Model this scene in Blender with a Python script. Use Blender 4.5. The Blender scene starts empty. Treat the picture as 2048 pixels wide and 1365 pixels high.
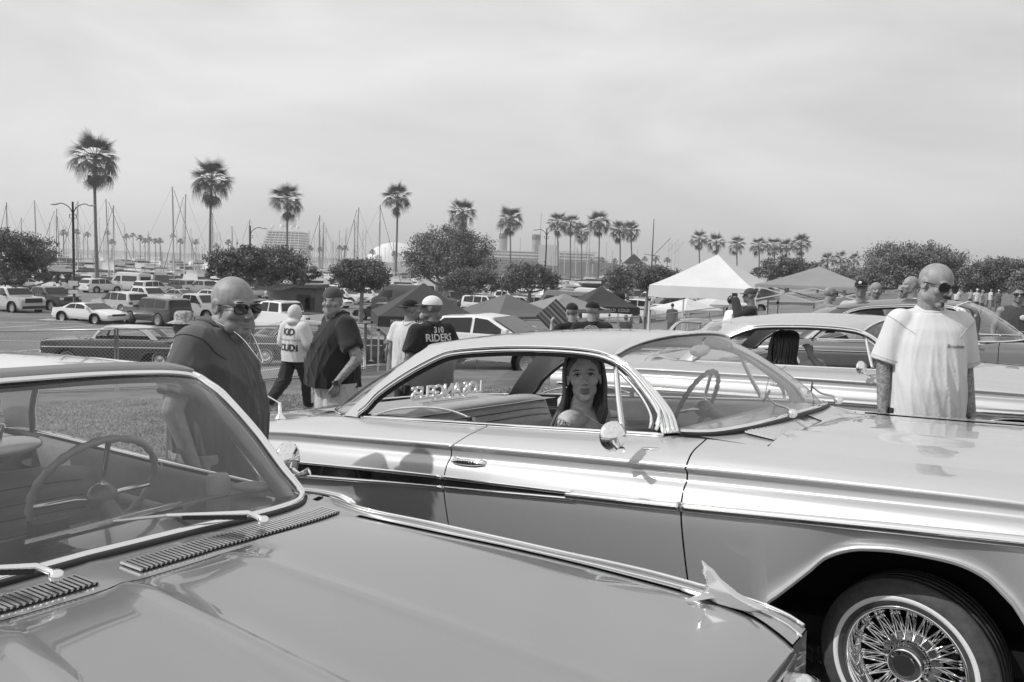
import bpy, bmesh, math, random
import numpy as np
from mathutils import Vector, Matrix, Euler
from mathutils.bvhtree import BVHTree
random.seed(7); RNG = np.random.default_rng(7)
S = bpy.context.scene
COL = S.collection
R = math.radians
# ------------------------------------------------------------------ camera
FPX, PITCH, ROLL, CAMH = 1600.0, math.atan(148 / 1600.0), R(1.95), 1.65   # focal length in photo pixels (2048 wide)
def cam_axes():
    f = Vector((0, math.cos(PITCH), -math.sin(PITCH))); r = Vector((1, 0, 0)); u = r.cross(f)
    return math.cos(ROLL) * r + math.sin(ROLL) * u, -math.sin(ROLL) * r + math.cos(ROLL) * u, f
CR, CU, CF = cam_axes(); CC = Vector((0, 0, CAMH))
cd = bpy.data.cameras.new('camera'); cam = bpy.data.objects.new('camera', cd); COL.objects.link(cam)
cd.sensor_width = 36; cd.lens = FPX / 2048 * 36; cd.clip_start = .05; cd.clip_end = 6000
cam.matrix_world = Matrix(((CR.x, CU.x, -CF.x, CC.x), (CR.y, CU.y, -CF.y, CC.y), (CR.z, CU.z, -CF.z, CC.z), (0, 0, 0, 1)))
S.camera = cam
# ------------------------------------------------------------------ sky and sun (a black-and-white photograph: every colour is a grey)
SUN_EL, SUN_AZ = R(43), R(189)                                   # azimuth counted from +X towards +Y
sun_dir = Vector((math.cos(SUN_EL) * math.cos(SUN_AZ), math.cos(SUN_EL) * math.sin(SUN_AZ), math.sin(SUN_EL)))
wd = bpy.data.worlds.new('World'); S.world = wd; wd.use_nodes = True
nt = wd.node_tree; nt.nodes.clear()
out = nt.nodes.new('ShaderNodeOutputWorld'); bg = nt.nodes.new('ShaderNodeBackground')
sky = nt.nodes.new('ShaderNodeTexSky'); sky.sky_type = 'NISHITA'; sky.sun_disc = False
sky.sun_elevation = SUN_EL; sky.sun_rotation = math.atan2(sun_dir.x, sun_dir.y)
sky.air_density = 1.0; sky.dust_density = 3.0; sky.ozone_density = 1.0
bw = nt.nodes.new('ShaderNodeRGBToBW'); nt.links.new(sky.outputs[0], bw.inputs[0])
tc = nt.nodes.new('ShaderNodeTexCoord')
mp = nt.nodes.new('ShaderNodeMapping'); mp.inputs['Scale'].default_value = (1.0, 1.0, 3.2)
mp.inputs['Rotation'].default_value = (0, R(10), 0)
nz = nt.nodes.new('ShaderNodeTexNoise'); nz.inputs['Scale'].default_value = 2.3; nz.inputs['Detail'].default_value = 5; nz.inputs['Distortion'].default_value = .5
nt.links.new(tc.outputs['Generated'], mp.inputs[0]); nt.links.new(mp.outputs[0], nz.inputs['Vector'])
rm = nt.nodes.new('ShaderNodeMapRange'); rm.inputs[1].default_value = .3; rm.inputs[2].default_value = .72
rm.inputs[3].default_value = 7.4; rm.inputs[4].default_value = 10.6   # brightness of the thin cloud layer
nt.links.new(nz.outputs[0], rm.inputs[0])
mx = nt.nodes.new('ShaderNodeMix'); mx.data_type = 'FLOAT'; mx.inputs[0].default_value = .80
nt.links.new(bw.outputs[0], mx.inputs[2]); nt.links.new(rm.outputs[0], mx.inputs[3])
nt.links.new(mx.outputs[0], bg.inputs[0]); bg.inputs[1].default_value = .1
nt.links.new(bg.outputs[0], out.inputs[0])
sl = bpy.data.lights.new('sun', 'SUN'); sl.energy = 3.4; sl.angle = R(.9); sl.color = (1, 1, 1)
so = bpy.data.objects.new('sun', sl); COL.objects.link(so)
so.rotation_euler = sun_dir.to_track_quat('Z', 'Y').to_euler(); so.location = (0, 0, 60)
S.view_settings.view_transform = 'Standard'; S.view_settings.look = 'None'
S.view_settings.exposure = 0.0; S.view_settings.gamma = 1
S.cycles.use_denoising = True; S.cycles.max_bounces = 8; S.cycles.transparent_max_bounces = 16
S.cycles.caustics_reflective = False; S.cycles.caustics_refractive = False; S.cycles.sample_clamp_indirect = 6
# ------------------------------------------------------------------ helpers
def ray(px, py):
    return CF + CR * ((px - 1024) / FPX) + CU * ((682.5 - py) / FPX)
def at(px, py, depth):
    """the point seen at photo pixel (px,py) at a distance of `depth` metres along the ground axis"""
    d = ray(px, py); return CC + d * (depth / d.y)
GD = [(-60, .6), (-5, .25), (0, .08), (1.3, .03), (3.4, -.12), (6.3, -.34), (12.8, -.9), (17, -1.25), (20, -1.5), (26, -1.95), (32, -2.35), (46, -2.75), (80, -3.2), (130, -3.25), (4000, -3.25)]
def gz(x, y):
    d = -.64 * x + .77 * y
    z = float(np.interp(d, [a for a, b in GD], [b for a, b in GD]))
    t = min(1, max(0, (x / max(y, 1.0) - .12) / .3)); t = t * t * (3 - 2 * t)
    if y > 8 and t > 0:
        k = min(1, (y - 8) / 10)
        zr = max(z, -.62) if y < 45 else max(z, -.62 - (y - 45) * .004)
        z = z * (1 - t * k) + zr * t * k
    return z
def gnd(px, depth):
    """ground point below photo column px at that depth"""
    p = at(px, 560, depth); return Vector((p.x, depth, gz(p.x, depth)))
def col(v): return (v, v, v, 1)
M = {}
def mat(name, base, rough=.6, metal=0, coat=0, coatr=.03, noise=0, scale=8, bump=0, bscale=40, spec=.5, trans=0, alpha=1, ior=1.45, detail=4, stretch=None, sheen=0):
    if name in M: return M[name]
    m = bpy.data.materials.new(name); m.use_nodes = True; n = m.node_tree; b = n.nodes['Principled BSDF']
    I = b.inputs
    I['Base Color'].default_value = col(base); I['Roughness'].default_value = rough; I['Metallic'].default_value = metal
    I['Coat Weight'].default_value = coat; I['Coat Roughness'].default_value = coatr; I['Specular IOR Level'].default_value = spec
    I['Transmission Weight'].default_value = trans; I['Alpha'].default_value = alpha; I['IOR'].default_value = ior
    if sheen: I['Sheen Weight'].default_value = sheen
    if noise or bump:
        t = n.nodes.new('ShaderNodeTexCoord'); src = t.outputs['Object']
        if stretch:
            mpn = n.nodes.new('ShaderNodeMapping'); mpn.inputs['Scale'].default_value = stretch; n.links.new(src, mpn.inputs[0]); src = mpn.outputs[0]
    if noise:
        x = n.nodes.new('ShaderNodeTexNoise'); x.inputs['Scale'].default_value = scale; x.inputs['Detail'].default_value = detail
        n.links.new(src, x.inputs['Vector'])
        r = n.nodes.new('ShaderNodeMapRange'); r.inputs[1].default_value = .3; r.inputs[2].default_value = .7
        r.inputs[3].default_value = base * (1 - noise); r.inputs[4].default_value = base * (1 + noise)
        n.links.new(x.outputs[0], r.inputs[0]); n.links.new(r.outputs[0], I['Base Color'])
    if bump:
        x = n.nodes.new('ShaderNodeTexNoise'); x.inputs['Scale'].default_value = bscale; x.inputs['Detail'].default_value = 5
        n.links.new(src, x.inputs['Vector'])
        bp = n.nodes.new('ShaderNodeBump'); bp.inputs['Strength'].default_value = bump; bp.inputs['Distance'].default_value = .01
        n.links.new(x.outputs[0], bp.inputs['Height']); n.links.new(bp.outputs[0], I['Normal'])
    M[name] = m; return m
def thin_glass(name, tint=.9, refl=1.0, rough=0.0, ior=1.5, painted_haze=0.0):
    """a window pane: sheet of glass that passes light straight through and mirrors by Fresnel"""
    if name in M: return M[name]
    m = bpy.data.materials.new(name); m.use_nodes = True; n = m.node_tree; n.nodes.clear()
    o = n.nodes.new('ShaderNodeOutputMaterial'); t = n.nodes.new('ShaderNodeBsdfTransparent'); g = n.nodes.new('ShaderNodeBsdfGlossy')
    t.inputs[0].default_value = col(tint); g.inputs[0].default_value = col(refl); g.inputs['Roughness'].default_value = rough
    f = n.nodes.new('ShaderNodeFresnel'); k = n.nodes.new('ShaderNodeMixShader')
    ge = n.nodes.new('ShaderNodeNewGeometry'); io = n.nodes.new('ShaderNodeMapRange'); io.inputs[3].default_value = ior; io.inputs[4].default_value = 1 / ior
    n.links.new(ge.outputs['Backfacing'], io.inputs[0]); n.links.new(io.outputs[0], f.inputs[0])
    n.links.new(f.outputs[0], k.inputs[0]); n.links.new(t.outputs[0], k.inputs[1]); n.links.new(g.outputs[0], k.inputs[2]); n.links.new(k.outputs[0], o.inputs[0])
    if painted_haze:  # mottled pale diffuse layer, imitates the hazy reflection on the windscreen
        df = n.nodes.new('ShaderNodeBsdfDiffuse'); df.inputs[0].default_value = col(.6); k2 = n.nodes.new('ShaderNodeMixShader'); tcn = n.nodes.new('ShaderNodeTexCoord'); ns = n.nodes.new('ShaderNodeTexNoise'); ns.inputs['Scale'].default_value = 3.5; ns.inputs['Detail'].default_value = 6; mr = n.nodes.new('ShaderNodeMapRange'); mr.inputs[1].default_value = .3; mr.inputs[2].default_value = .75; mr.inputs[3].default_value = painted_haze * .3; mr.inputs[4].default_value = painted_haze * 1.8
        n.links.new(tcn.outputs['Object'], ns.inputs['Vector']); n.links.new(ns.outputs[0], mr.inputs[0]); n.links.new(mr.outputs[0], k2.inputs[0]); n.links.new(k.outputs[0], k2.inputs[1]); n.links.new(df.outputs[0], k2.inputs[2]); n.links.new(k2.outputs[0], o.inputs[0])
    M[name] = m; return m
def link(name, me, m=None, parent=None, smooth=False, label=None, cat=None, group=None, kind=None):
    o = bpy.data.objects.new(name, me); COL.objects.link(o)
    if m is not None and not me.materials: me.materials.append(m)
    if smooth and len(me.polygons): me.polygons.foreach_set('use_smooth', np.ones(len(me.polygons), bool))
    if parent is not None: o.parent = parent
    return tag(o, label, cat, group, kind)
def tag(o, label=None, cat=None, group=None, kind=None):
    if label: o['label'] = label
    if cat: o['category'] = cat
    if group: o['group'] = group
    if kind: o['kind'] = kind
    return o
def thing(name, label, cat, group=None, loc=(0, 0, 0), rz=0, mw=None):
    o = bpy.data.objects.new(name, None); COL.objects.link(o); o.empty_display_size = .2
    if mw is not None: o.matrix_world = mw
    else: o.location = loc; o.rotation_euler = (0, 0, rz)
    return tag(o, label, cat, group)
def dup(o, parent=None):
    c = o.copy(); COL.objects.link(c)
    if parent is not None: c.parent = parent
    for ch in o.children: dup(ch, c)
    return c
class MB:
    """collects vertices and faces of one mesh"""
    def __init__(s): s.v = []; s.f = []; s.n = 0
    def add(s, v, f):
        v = np.asarray(v, float).reshape(-1, 3)
        s.v.append(v); s.f += [tuple(i + s.n for i in q) for q in f]; s.n += len(v); return s
    def grid(s, G, closed_u=False, closed_v=False, mask=None):
        G = np.asarray(G, float); a, b = G.shape[:2]; f = []
        for i in range(a if closed_u else a - 1):
            for j in range(b if closed_v else b - 1):
                if mask is not None and not mask[i, j]: continue
                i2, j2 = (i + 1) % a, (j + 1) % b
                f.append((i * b + j, i2 * b + j, i2 * b + j2, i * b + j2))
        return s.add(G.reshape(-1, 3), f)
    def box(s, c, d, rz=0, rot=None):
        d = np.array(d) / 2; v = np.array([[x, y, z] for x in (-1, 1) for y in (-1, 1) for z in (-1, 1)]) * d
        if rot is not None: v = v @ np.array(rot.to_matrix() if hasattr(rot, "to_matrix") else rot.to_3x3()).T
        elif rz: c_, s_ = math.cos(rz), math.sin(rz); v = v @ np.array([[c_, s_, 0], [-s_, c_, 0], [0, 0, 1]])
        return s.add(v + np.array(c), [(0, 1, 3, 2), (4, 6, 7, 5), (0, 4, 5, 1), (2, 3, 7, 6), (0, 2, 6, 4), (1, 5, 7, 3)])
    def bar(s, p, q, w, h=None, up=(0, 0, 1)):
        p, q = Vector(p), Vector(q); d = q - p; L = d.length; h = h or w
        if L < 1e-6: return s
        d /= L; x = d.cross(Vector(up))
        if x.length < 1e-4: x = d.cross(Vector((1, 0, 0)))
        x.normalize(); y = x.cross(d); vs = []
        for e in (p, q):
            for a, b in ((-1, -1), (1, -1), (1, 1), (-1, 1)): vs.append(e + x * a * w / 2 + y * b * h / 2)
        return s.add([tuple(v) for v in vs], [(0, 1, 2, 3), (7, 6, 5, 4), (0, 4, 5, 1), (1, 5, 6, 2), (2, 6, 7, 3), (3, 7, 4, 0)])
    def tube(s, pts, r, n=8, closed=False, cap=True):
        P = np.asarray(pts, float); m = len(P); r = np.broadcast_to(np.asarray(r, float), (m,))
        T = np.gradient(P, axis=0) if not closed else np.roll(P, -1, 0) - np.roll(P, 1, 0)
        T /= np.linalg.norm(T, axis=1)[:, None] + 1e-9
        a = np.array([0, 0, 1.]) if abs(T[0, 2]) < .9 else np.array([1., 0, 0]); N = []
        x = np.cross(T[0], a); x /= np.linalg.norm(x)
        for i in range(m):
            x = x - T[i] * (x @ T[i]); x /= np.linalg.norm(x) + 1e-9; N.append(x)
        N = np.array(N); B = np.cross(T, N); th = np.linspace(0, 2 * np.pi, n, endpoint=False)
        G = P[:, None] + r[:, None, None] * (np.cos(th)[None, :, None] * N[:, None] + np.sin(th)[None, :, None] * B[:, None])
        b0 = s.n; s.grid(G, closed, True)
        if cap and not closed: s.f.append(tuple(b0 + k for k in range(n))[::-1]); s.f.append(tuple(b0 + (m - 1) * n + k for k in range(n)))
        return s
    def lathe(s, prof, n=32, axis='z', c=(0, 0, 0), a0=0, a1=None):
        pr = np.asarray(prof, float); full = a1 is None
        th = np.linspace(a0, 2 * np.pi if full else a1, n, endpoint=not full)
        X = pr[:, 0][:, None] * np.cos(th); Y = pr[:, 0][:, None] * np.sin(th); Z = np.broadcast_to(pr[:, 1][:, None], X.shape)
        G = np.stack([X, Y, Z], -1)
        if axis == 'y': G = G[..., [0, 2, 1]] * np.array([1, 1, -1])
        if axis == 'x': G = G[..., [2, 0, 1]]
        return s.grid(G + np.array(c), False, full)
    def ell(s, c, r, n=12, m=8, rot=None):
        th = np.linspace(0, 2 * np.pi, n, endpoint=False); ph = np.linspace(-np.pi / 2, np.pi / 2, m + 1)[1:-1]
        G = np.stack([np.cos(ph)[:, None] * np.cos(th), np.cos(ph)[:, None] * np.sin(th), np.broadcast_to(np.sin(ph)[:, None], (m - 1, n))], -1)
        v = np.vstack([G.reshape(-1, 3), [[0, 0, -1], [0, 0, 1]]]) * np.array(r); f = []
        for i in range(m - 2):
            for j in range(n): f.append((i * n + j, i * n + (j + 1) % n, (i + 1) * n + (j + 1) % n, (i + 1) * n + j))
        a, b = (m - 1) * n, (m - 1) * n + 1
        for j in range(n): f.append((a, (j + 1) % n, j)); f.append((b, (m - 2) * n + j, (m - 2) * n + (j + 1) % n))
        if rot is not None: v = v @ np.array(rot.to_matrix() if hasattr(rot, "to_matrix") else rot.to_3x3()).T
        return s.add(v + np.array(c), f)
    def cone(s, p, q, r1, r2, n=12, round_=True, sx=1.0, up=None):
        """tapered limb with rounded ends; sx squashes it along `up`"""
        p, q = np.array(p, float), np.array(q, float); d = q - p; L = np.linalg.norm(d); d = d / (L + 1e-9)
        a = np.array(up if up is not None else ([0, 0, 1.] if abs(d[2]) < .9 else [0, 1., 0])); y = a - d * (a @ d); y /= np.linalg.norm(y); x = np.cross(y, d)
        st = []
        if round_:
            for k in (-1, -.8, -.45): st.append((k * r1, r1 * math.sqrt(max(0.02, 1 - k * k))))
        st += [(0, r1), (L * .5, (r1 + r2) / 2), (L, r2)]
        if round_:
            for k in (.45, .8, 1): st.append((L + k * r2, r2 * math.sqrt(max(0.02, 1 - k * k))))
        th = np.linspace(0, 2 * np.pi, n, endpoint=False)
        G = np.array([p + d * t + r * (np.cos(th)[:, None] * x + np.sin(th)[:, None] * y * sx) for t, r in st])
        b0 = s.n; s.grid(G, False, True); k = len(st) - 1
        s.f.append(tuple(b0 + j for j in range(n))[::-1]); s.f.append(tuple(b0 + k * n + j for j in range(n))); return s
    def mesh(s, name='mesh'):
        me = bpy.data.meshes.new(name); v = np.vstack(s.v) if s.v else np.zeros((0, 3))
        me.from_pydata(v.tolist(), [], s.f); me.update(); return me
    def build(s, name, m, parent=None, smooth=False, **k):
        return link(name, s.mesh(name), m, parent, smooth, **k)
def recalc(me):
    b = bmesh.new(); b.from_mesh(me); bmesh.ops.recalc_face_normals(b, faces=b.faces); b.to_mesh(me); b.free(); return me
def weld(me, d=1e-4):
    b = bmesh.new(); b.from_mesh(me); bmesh.ops.remove_doubles(b, verts=b.verts, dist=d); bmesh.ops.recalc_face_normals(b, faces=b.faces); b.to_mesh(me); b.free(); return me
def pchip(x, Y):
    """smooth curve through control points; returns f(t) -> array"""
    x = np.asarray(x, float); Y = np.asarray(Y, float); Y = Y[:, None] if Y.ndim == 1 else Y
    if x[0] > x[-1]: x = x[::-1]; Y = Y[::-1]
    h = np.diff(x)[:, None]; d = np.diff(Y, axis=0) / h; m = np.zeros_like(Y)
    if len(x) > 2:
        w1 = 2 * h[1:] + h[:-1]; w2 = h[1:] + 2 * h[:-1]
        with np.errstate(all='ignore'):
            mm = (w1 + w2) / (w1 / d[:-1] + w2 / d[1:])
        m[1:-1] = np.where(d[:-1] * d[1:] > 0, mm, 0)
        m[0] = d[0]; m[-1] = d[-1]
    else: m[:] = d[0]
    def f(t):
        t = np.clip(np.asarray(t, float), x[0], x[-1]); i = np.clip(np.searchsorted(x, t, 'right') - 1, 0, len(x) - 2)
        s = ((t - x[i]) / (x[i + 1] - x[i]))[..., None]; H = h[i]
        return (2 * s**3 - 3 * s**2 + 1) * Y[i] + (s**3 - 2 * s**2 + s) * H * m[i] + (-2 * s**3 + 3 * s**2) * Y[i + 1] + (s**3 - s**2) * H * m[i + 1]
    return f
def spline(P, n):
    """catmull-rom resampling of a 3-D polyline to n points by chord length"""
    P = np.asarray(P, float); L = np.r_[0, np.cumsum(np.linalg.norm(np.diff(P, axis=0), axis=1))]
    m = np.zeros_like(P); m[1:-1] = (P[2:] - P[:-2]) / (L[2:] - L[:-2])[:, None]
    m[0] = (P[1] - P[0]) / (L[1] - L[0]); m[-1] = (P[-1] - P[-2]) / (L[-1] - L[-2])
    t = np.linspace(0, L[-1], n); i = np.clip(np.searchsorted(L, t, 'right') - 1, 0, len(P) - 2); H = (L[i + 1] - L[i])[:, None]; s = ((t - L[i]) / H[:, 0])[:, None]
    return (2 * s**3 - 3 * s**2 + 1) * P[i] + (s**3 - 2 * s**2 + s) * H * m[i] + (-2 * s**3 + 3 * s**2) * P[i + 1] + (s**3 - s**2) * H * m[i + 1]
def coons(a, b, c, d):
    """patch from edges a (v=0), b (v=1) along u, and c (u=0), d (u=1) along v; each an array of points"""
    n, k = len(a), len(c); u = np.linspace(0, 1, n)[:, None, None]; v = np.linspace(0, 1, k)[None, :, None]
    return (1 - v) * a[:, None] + v * b[:, None] + (1 - u) * c[None] + u * d[None] - ((1 - u) * (1 - v) * a[0] + u * (1 - v) * a[-1] + (1 - u) * v * b[0] + u * v * b[-1])
def ribbon(P, N, w, d, prof='round', flat=False):
    """moulding swept along points P with outward normals N: width w across, depth d out"""
    P = np.asarray(P, float); N = np.asarray(N, float); T = np.gradient(P, axis=0); T /= np.linalg.norm(T, axis=1)[:, None] + 1e-9
    N = N - T * np.sum(N * T, 1)[:, None]; N /= np.linalg.norm(N, axis=1)[:, None] + 1e-9; B = np.cross(T, N)
    w = np.broadcast_to(np.asarray(w, float), (len(P),))
    if prof == 'round': pr = [(-.5, -.3), (-.5, .25), (-.36, .75), (-.13, 1), (.13, 1), (.36, .75), (.5, .25), (.5, -.3)]
    else: pr = [(-.5, -.5), (-.5, 1), (.5, 1), (.5, -.5)]
    G = np.stack([P + B * (a * w)[:, None] + N * (b * d) for a, b in pr], 1)
    m = MB().grid(G, False, True); k = len(pr); nn = len(P)
    m.f.append(tuple(range(k))[::-1]); m.f.append(tuple((nn - 1) * k + j for j in range(k))); return m
def text_mesh(s, size, depth=.004, align='CENTER', bold=0, shear=0, spacing=1.0):
    cu = bpy.data.curves.new('lettering', 'FONT'); cu.body = s; cu.size = size; cu.extrude = depth / 2; cu.align_x = align; cu.align_y = 'CENTER'; cu.offset = bold; cu.shear = shear
    cu.resolution_u = 3; cu.space_character = spacing
    o = bpy.data.objects.new('lettering', cu); COL.objects.link(o); dg = bpy.context.evaluated_depsgraph_get()
    me = bpy.data.meshes.new_from_object(o.evaluated_get(dg)); bpy.data.objects.remove(o); bpy.data.curves.remove(cu); me.materials.clear(); return me
def frame(mid, fwd, up=(0, 0, 1)):
    """matrix with local X = right of a viewer facing the surface, Y = up, Z = outward (fwd)"""
    z = Vector(fwd).normalized(); x = Vector(up).cross(z).normalized(); y = z.cross(x); m = Matrix((x, y, z)).transposed().to_4x4(); m.translation = Vector(mid); return m
# ------------------------------------------------------------------ materials
def paint(name, base, metal=.75, rough=.34, coat=1.0): return mat(name, base, rough, metal, coat, .02, noise=.035, scale=900, detail=1)
CHROME = mat('chrome', .92, .04, 1); CHROME2 = mat('brushed_chrome', .75, .22, 1)
RUBBER = mat('black_rubber', .022, .55); TYRE = mat('tyre_rubber', .06, .62, noise=.25, scale=30, bump=.15, bscale=120)
WHITEWALL = mat('whitewall', .72, .5); DARKGAP = mat('dark_gap', .006, .9, spec=.1); UNDER = mat('underbody', .012, .8, spec=.2)
GLASS = thin_glass('window_glass', .93); WSGLASS = thin_glass('windscreen_glass', .86, 1.0, 0, 1.6, .07); TGLASS = thin_glass('tinted_glass', .35)
DGLASS = mat('dark_car_glass', .025, .06, 0, 0, .02, spec=.5)
VINYL = mat('light_vinyl', .55, .45, noise=.06, scale=20, bump=.05, bscale=300); VINYLD = mat('grey_vinyl', .34, .5, noise=.08, scale=20, bump=.05, bscale=300)
DASH = mat('dash_paint', .10, .3, 0, .5); DASH2 = mat('dash_light', .35, .3, 0, .4); PLASTIC = mat('dark_plastic', .03, .35)
# ------------------------------------------------------------------ ground, lot, water
GRASSM = mat('grass_ground', .14, .95, noise=.35, scale=1.1, bump=.6, bscale=60, spec=.1, detail=9)
ASPH = mat('asphalt', .17, .9, noise=.18, scale=.35, bump=.25, bscale=30, spec=.2, detail=8)
WATERM = mat('harbour_water', .05, .12, bump=.3, bscale=1.5); CONC = mat('concrete', .36, .85, noise=.15, scale=3, bump=.2, bscale=25)
LINEM = mat('road_paint', .62, .7, noise=.25, scale=6)
def build_ground():
    xs = np.r_[np.linspace(-3000, -140, 8), np.linspace(-120, -20, 26), np.linspace(-19, 24, 87), np.linspace(26, 140, 30), np.linspace(180, 3000, 8)]
    ys = np.r_[np.linspace(-400, -12, 6), np.linspace(-10, 34, 89), np.linspace(35.5, 112, 52), [113.5, 115, 118, 125, 160, 300, 900, 3000]]
    G = np.zeros((len(xs), len(ys), 3))
    for i, x in enumerate(xs):
        for j, y in enumerate(ys):
            z = gz(x, y)
            if y > 114.5 and x < .42 * y: z = -7
            G[i, j] = (x, y, z)
    MB().grid(G).build('grass_lawn', GRASSM, smooth=True, kind='structure')
    fx = [-130, -11.2, -7.85, -5.9, -4.35, 0, 8, 20, 30, 46]; fy = [12, 17.6, 18.7, 20.3, 24.8, 27.5, 34, 52, 77, 113]
    xs = np.linspace(-130, 46, 120); t = np.linspace(0, 1, 60) ** 1.3; G = np.zeros((120, 60, 3))
    for i, x in enumerate(xs):
        y0 = np.interp(x, fx, fy)
        for j, a in enumerate(t):
            y = y0 + (114.3 - y0) * a; G[i, j] = (x, y, gz(x, y) + .012)
    lot = MB().grid(G).build('parking_lot', ASPH, smooth=True, kind='structure')
    wv = MB().box((-200, 114.6, -4.6), (700, .5, 2.9)); wv.build('seawall', CONC, kind='structure')
    MB().grid([[(-3000, 114.8, -3.7), (-3000, 4500, -3.7)], [(2200, 114.8, -3.7), (2200, 4500, -3.7)]]).build('harbour_water', WATERM, kind='structure')
    MB().grid([[(-3500, 2600, -4), (-3500, 2600, 12)], [(3500, 2600, -4), (3500, 2600, 9)]]).build('far_shore', mat('far_shore', .3, .9), kind='structure')
    # painted stall lines, each a strip lying on the asphalt
    def line(p, q, w=.12):
        p, q = np.array(p, float), np.array(q, float); d = (q - p) / np.linalg.norm(q - p); n = np.array([-d[1], d[0]]) * w / 2; G = []
        for a in np.linspace(0, 1, 8):
            c = p + (q - p) * a; G.append([(*(c + n), gz(*(c + n)) + .02), (*(c - n), gz(*(c - n)) + .02)])
        MB().grid(G).build('painted_line', LINEM, lot)
    for k in range(26):
        x = -74 + k * 2.75
        line((x, 44.5), (x + 1.2, 49.5))
    for k in range(15):
        x = -38 + k * 2.75
        line((x, 29.5), (x + 1.6, 34.6))
    for k in range(8): line((-13.2 + k * 2.7, 21.7 + k * .75), (-12 + k * 2.7, 26 + k * .75))
    line((-60, 50.5), (-4, 50.5), .14); line((-40, 39.5), (-9, 37), .12)
    # short dry blades on the lawn close to the camera
    n = 150000; xs = RNG.uniform(-9, 8, n); ys = RNG.uniform(.6, 20, n) ** 1.0
    k = (ys < 17 + .15 * xs); xs, ys = xs[k], ys[k]; n = len(xs)
    zs = np.array([gz(a, b) for a, b in zip(xs, ys)]); h = RNG.uniform(.012, .038, n); an = RNG.uniform(0, 6.28, n); le = RNG.uniform(.3, 1.3, n) * h
    w = np.where(ys < 5, .0035, .009); dx, dy = np.cos(an), np.sin(an)
    V = np.zeros((n, 3, 3)); V[:, 0] = np.stack([xs - dy * w, ys + dx * w, zs - .002], 1); V[:, 1] = np.stack([xs + dy * w, ys - dx * w, zs - .002], 1)
    V[:, 2] = np.stack([xs + dx * le, ys + dy * le, zs + h], 1)
    me = bpy.data.meshes.new('grass'); me.vertices.add(3 * n); me.vertices.foreach_set('co', V.ravel()); me.loops.add(3 * n); me.loops.foreach_set('vertex_index', np.arange(3 * n))
    me.polygons.add(n); me.polygons.foreach_set('loop_start', np.arange(0, 3 * n, 3)); me.update()
    link('grass', me, mat('grass_blade', .26, .8, noise=.4, scale=3, spec=.2), label='short dry grass between the parked show cars', cat='grass', kind='stuff')
build_ground()
# ------------------------------------------------------------------ wheels
def wheel_parts(parent, c, r=.30, w=.165, side=-1, spokes=0, white=True, steer=0, lite=False):
    """tyre, whitewall, rim and wire spokes; outer face towards y*side"""
    W = bpy.data.objects.new('wheel', None); COL.objects.link(W); W.parent = parent; W.location = c; W.rotation_euler = (0, 0, steer + (math.pi if side < 0 else 0)); W.empty_display_size = .1
    h = w / 2; n = 24 if lite else 72
    pr = [(r * .645, h * .72), (r * .66, h * .92), (r * .73, h * 1.03), (r * .84, h * 1.05), (r * .93, h * .93), (r * .965, h * .80)]
    if not lite:
        for k in range(5):
            a = .72 - k * .36; pr += [(r * (.985 + .012 * (1 - abs(a))), h * (a + .05)), (r * (.985 + .012 * (1 - abs(a))), h * (a - .20)), (r * .968, h * (a - .22)), (r * .968, h * (a - .29))]
    pr += [(r * .965, -h * .8), (r * .9, -h), (r * .645, -h * .8)]
    MB().lathe(pr, n, 'y').build('tyre', TYRE, W, True)
    if white: MB().lathe([(r * .748, h * 1.038), (r * .751, h * 1.058), (r * .800, h * 1.068), (r * .805, h * 1.052)], n, 'y').build('whitewall_band', WHITEWALL, W, True)
    if lite:
        MB().lathe([(r * .62, h * .9), (r * .58, h * .75), (r * .5, h * .4), (r * .3, h * .55), (0.001, h * .65)], 16, 'y').build('rim', CHROME2, W, True); return W
    MB().lathe([(r * .69, h * .90), (r * .685, h * 1.0), (r * .665, h * 1.0), (r * .645, h * .9), (r * .62, h * .45), (r * .585, h * .2), (r * .57, h * .15), (r * .56, -h * .8), (r * .6, -h * .9)], n, 'y').build('rim', CHROME, W, True)
    MB().lathe([(r * .56, -h * .75), (r * .1, -h * .7)], 48, 'y').build('drum', UNDER, W, True)
    MB().lathe([(.001, h * .95), (.034, h * .95), (.040, h * .90), (.048, h * .93), (.055, h * .86), (.058, h * .6), (.064, h * .5), (.070, h * .3), (.05, -h * .3)], 40, 'y').build('hub_cap', CHROME, W, True)
    MB().lathe([(.001, h * .965), (.034, h * .965), (.035, h * .95)], 32, 'y').build('hub_emblem', PLASTIC, W)
    MB().lathe([(.05, -h * .1), (.085, -h * .05), (.092, 0), (.095, -h * .2)], 40, 'y').build('hub_flange', CHROME2, W, True)
    if spokes:
        sm = {}
        for row, (r0, y0, r1, y1, tw) in enumerate(((.058, -h * .35, r * .56, h * .1, .14), (.058, h * .35, r * .57, h * .12, -.2), (.088, 0, r * .565, h * .05, .1))):
            mb = MB(); mb.cone((r0, y0 * 1, 0), (r1 * math.cos(tw) , y1, r1 * math.sin(tw)), .0026, .0026, 6, False)
            mb.cone((r1 * math.cos(tw) * .90 + r0 * .1, y1 * .93, r1 * math.sin(tw) * .92), (r1 * math.cos(tw), y1, r1 * math.sin(tw)), .0038, .0042, 6, False)
            me = mb.mesh('spoke'); me.materials.append(CHROME); me.polygons.foreach_set('use_smooth', np.ones(len(me.polygons), bool))
            mb2 = me.copy(); mb2.transform(Matrix.Scale(-1, 4, (0, 0, 1))); mb2.flip_normals()
            for k in range(spokes):
                o = bpy.data.objects.new('spoke', me if k % 2 else mb2); COL.objects.link(o); o.parent = W; o.rotation_euler = (0, (k + row * .33) * 2 * math.pi / spokes, 0)
    return W
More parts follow.
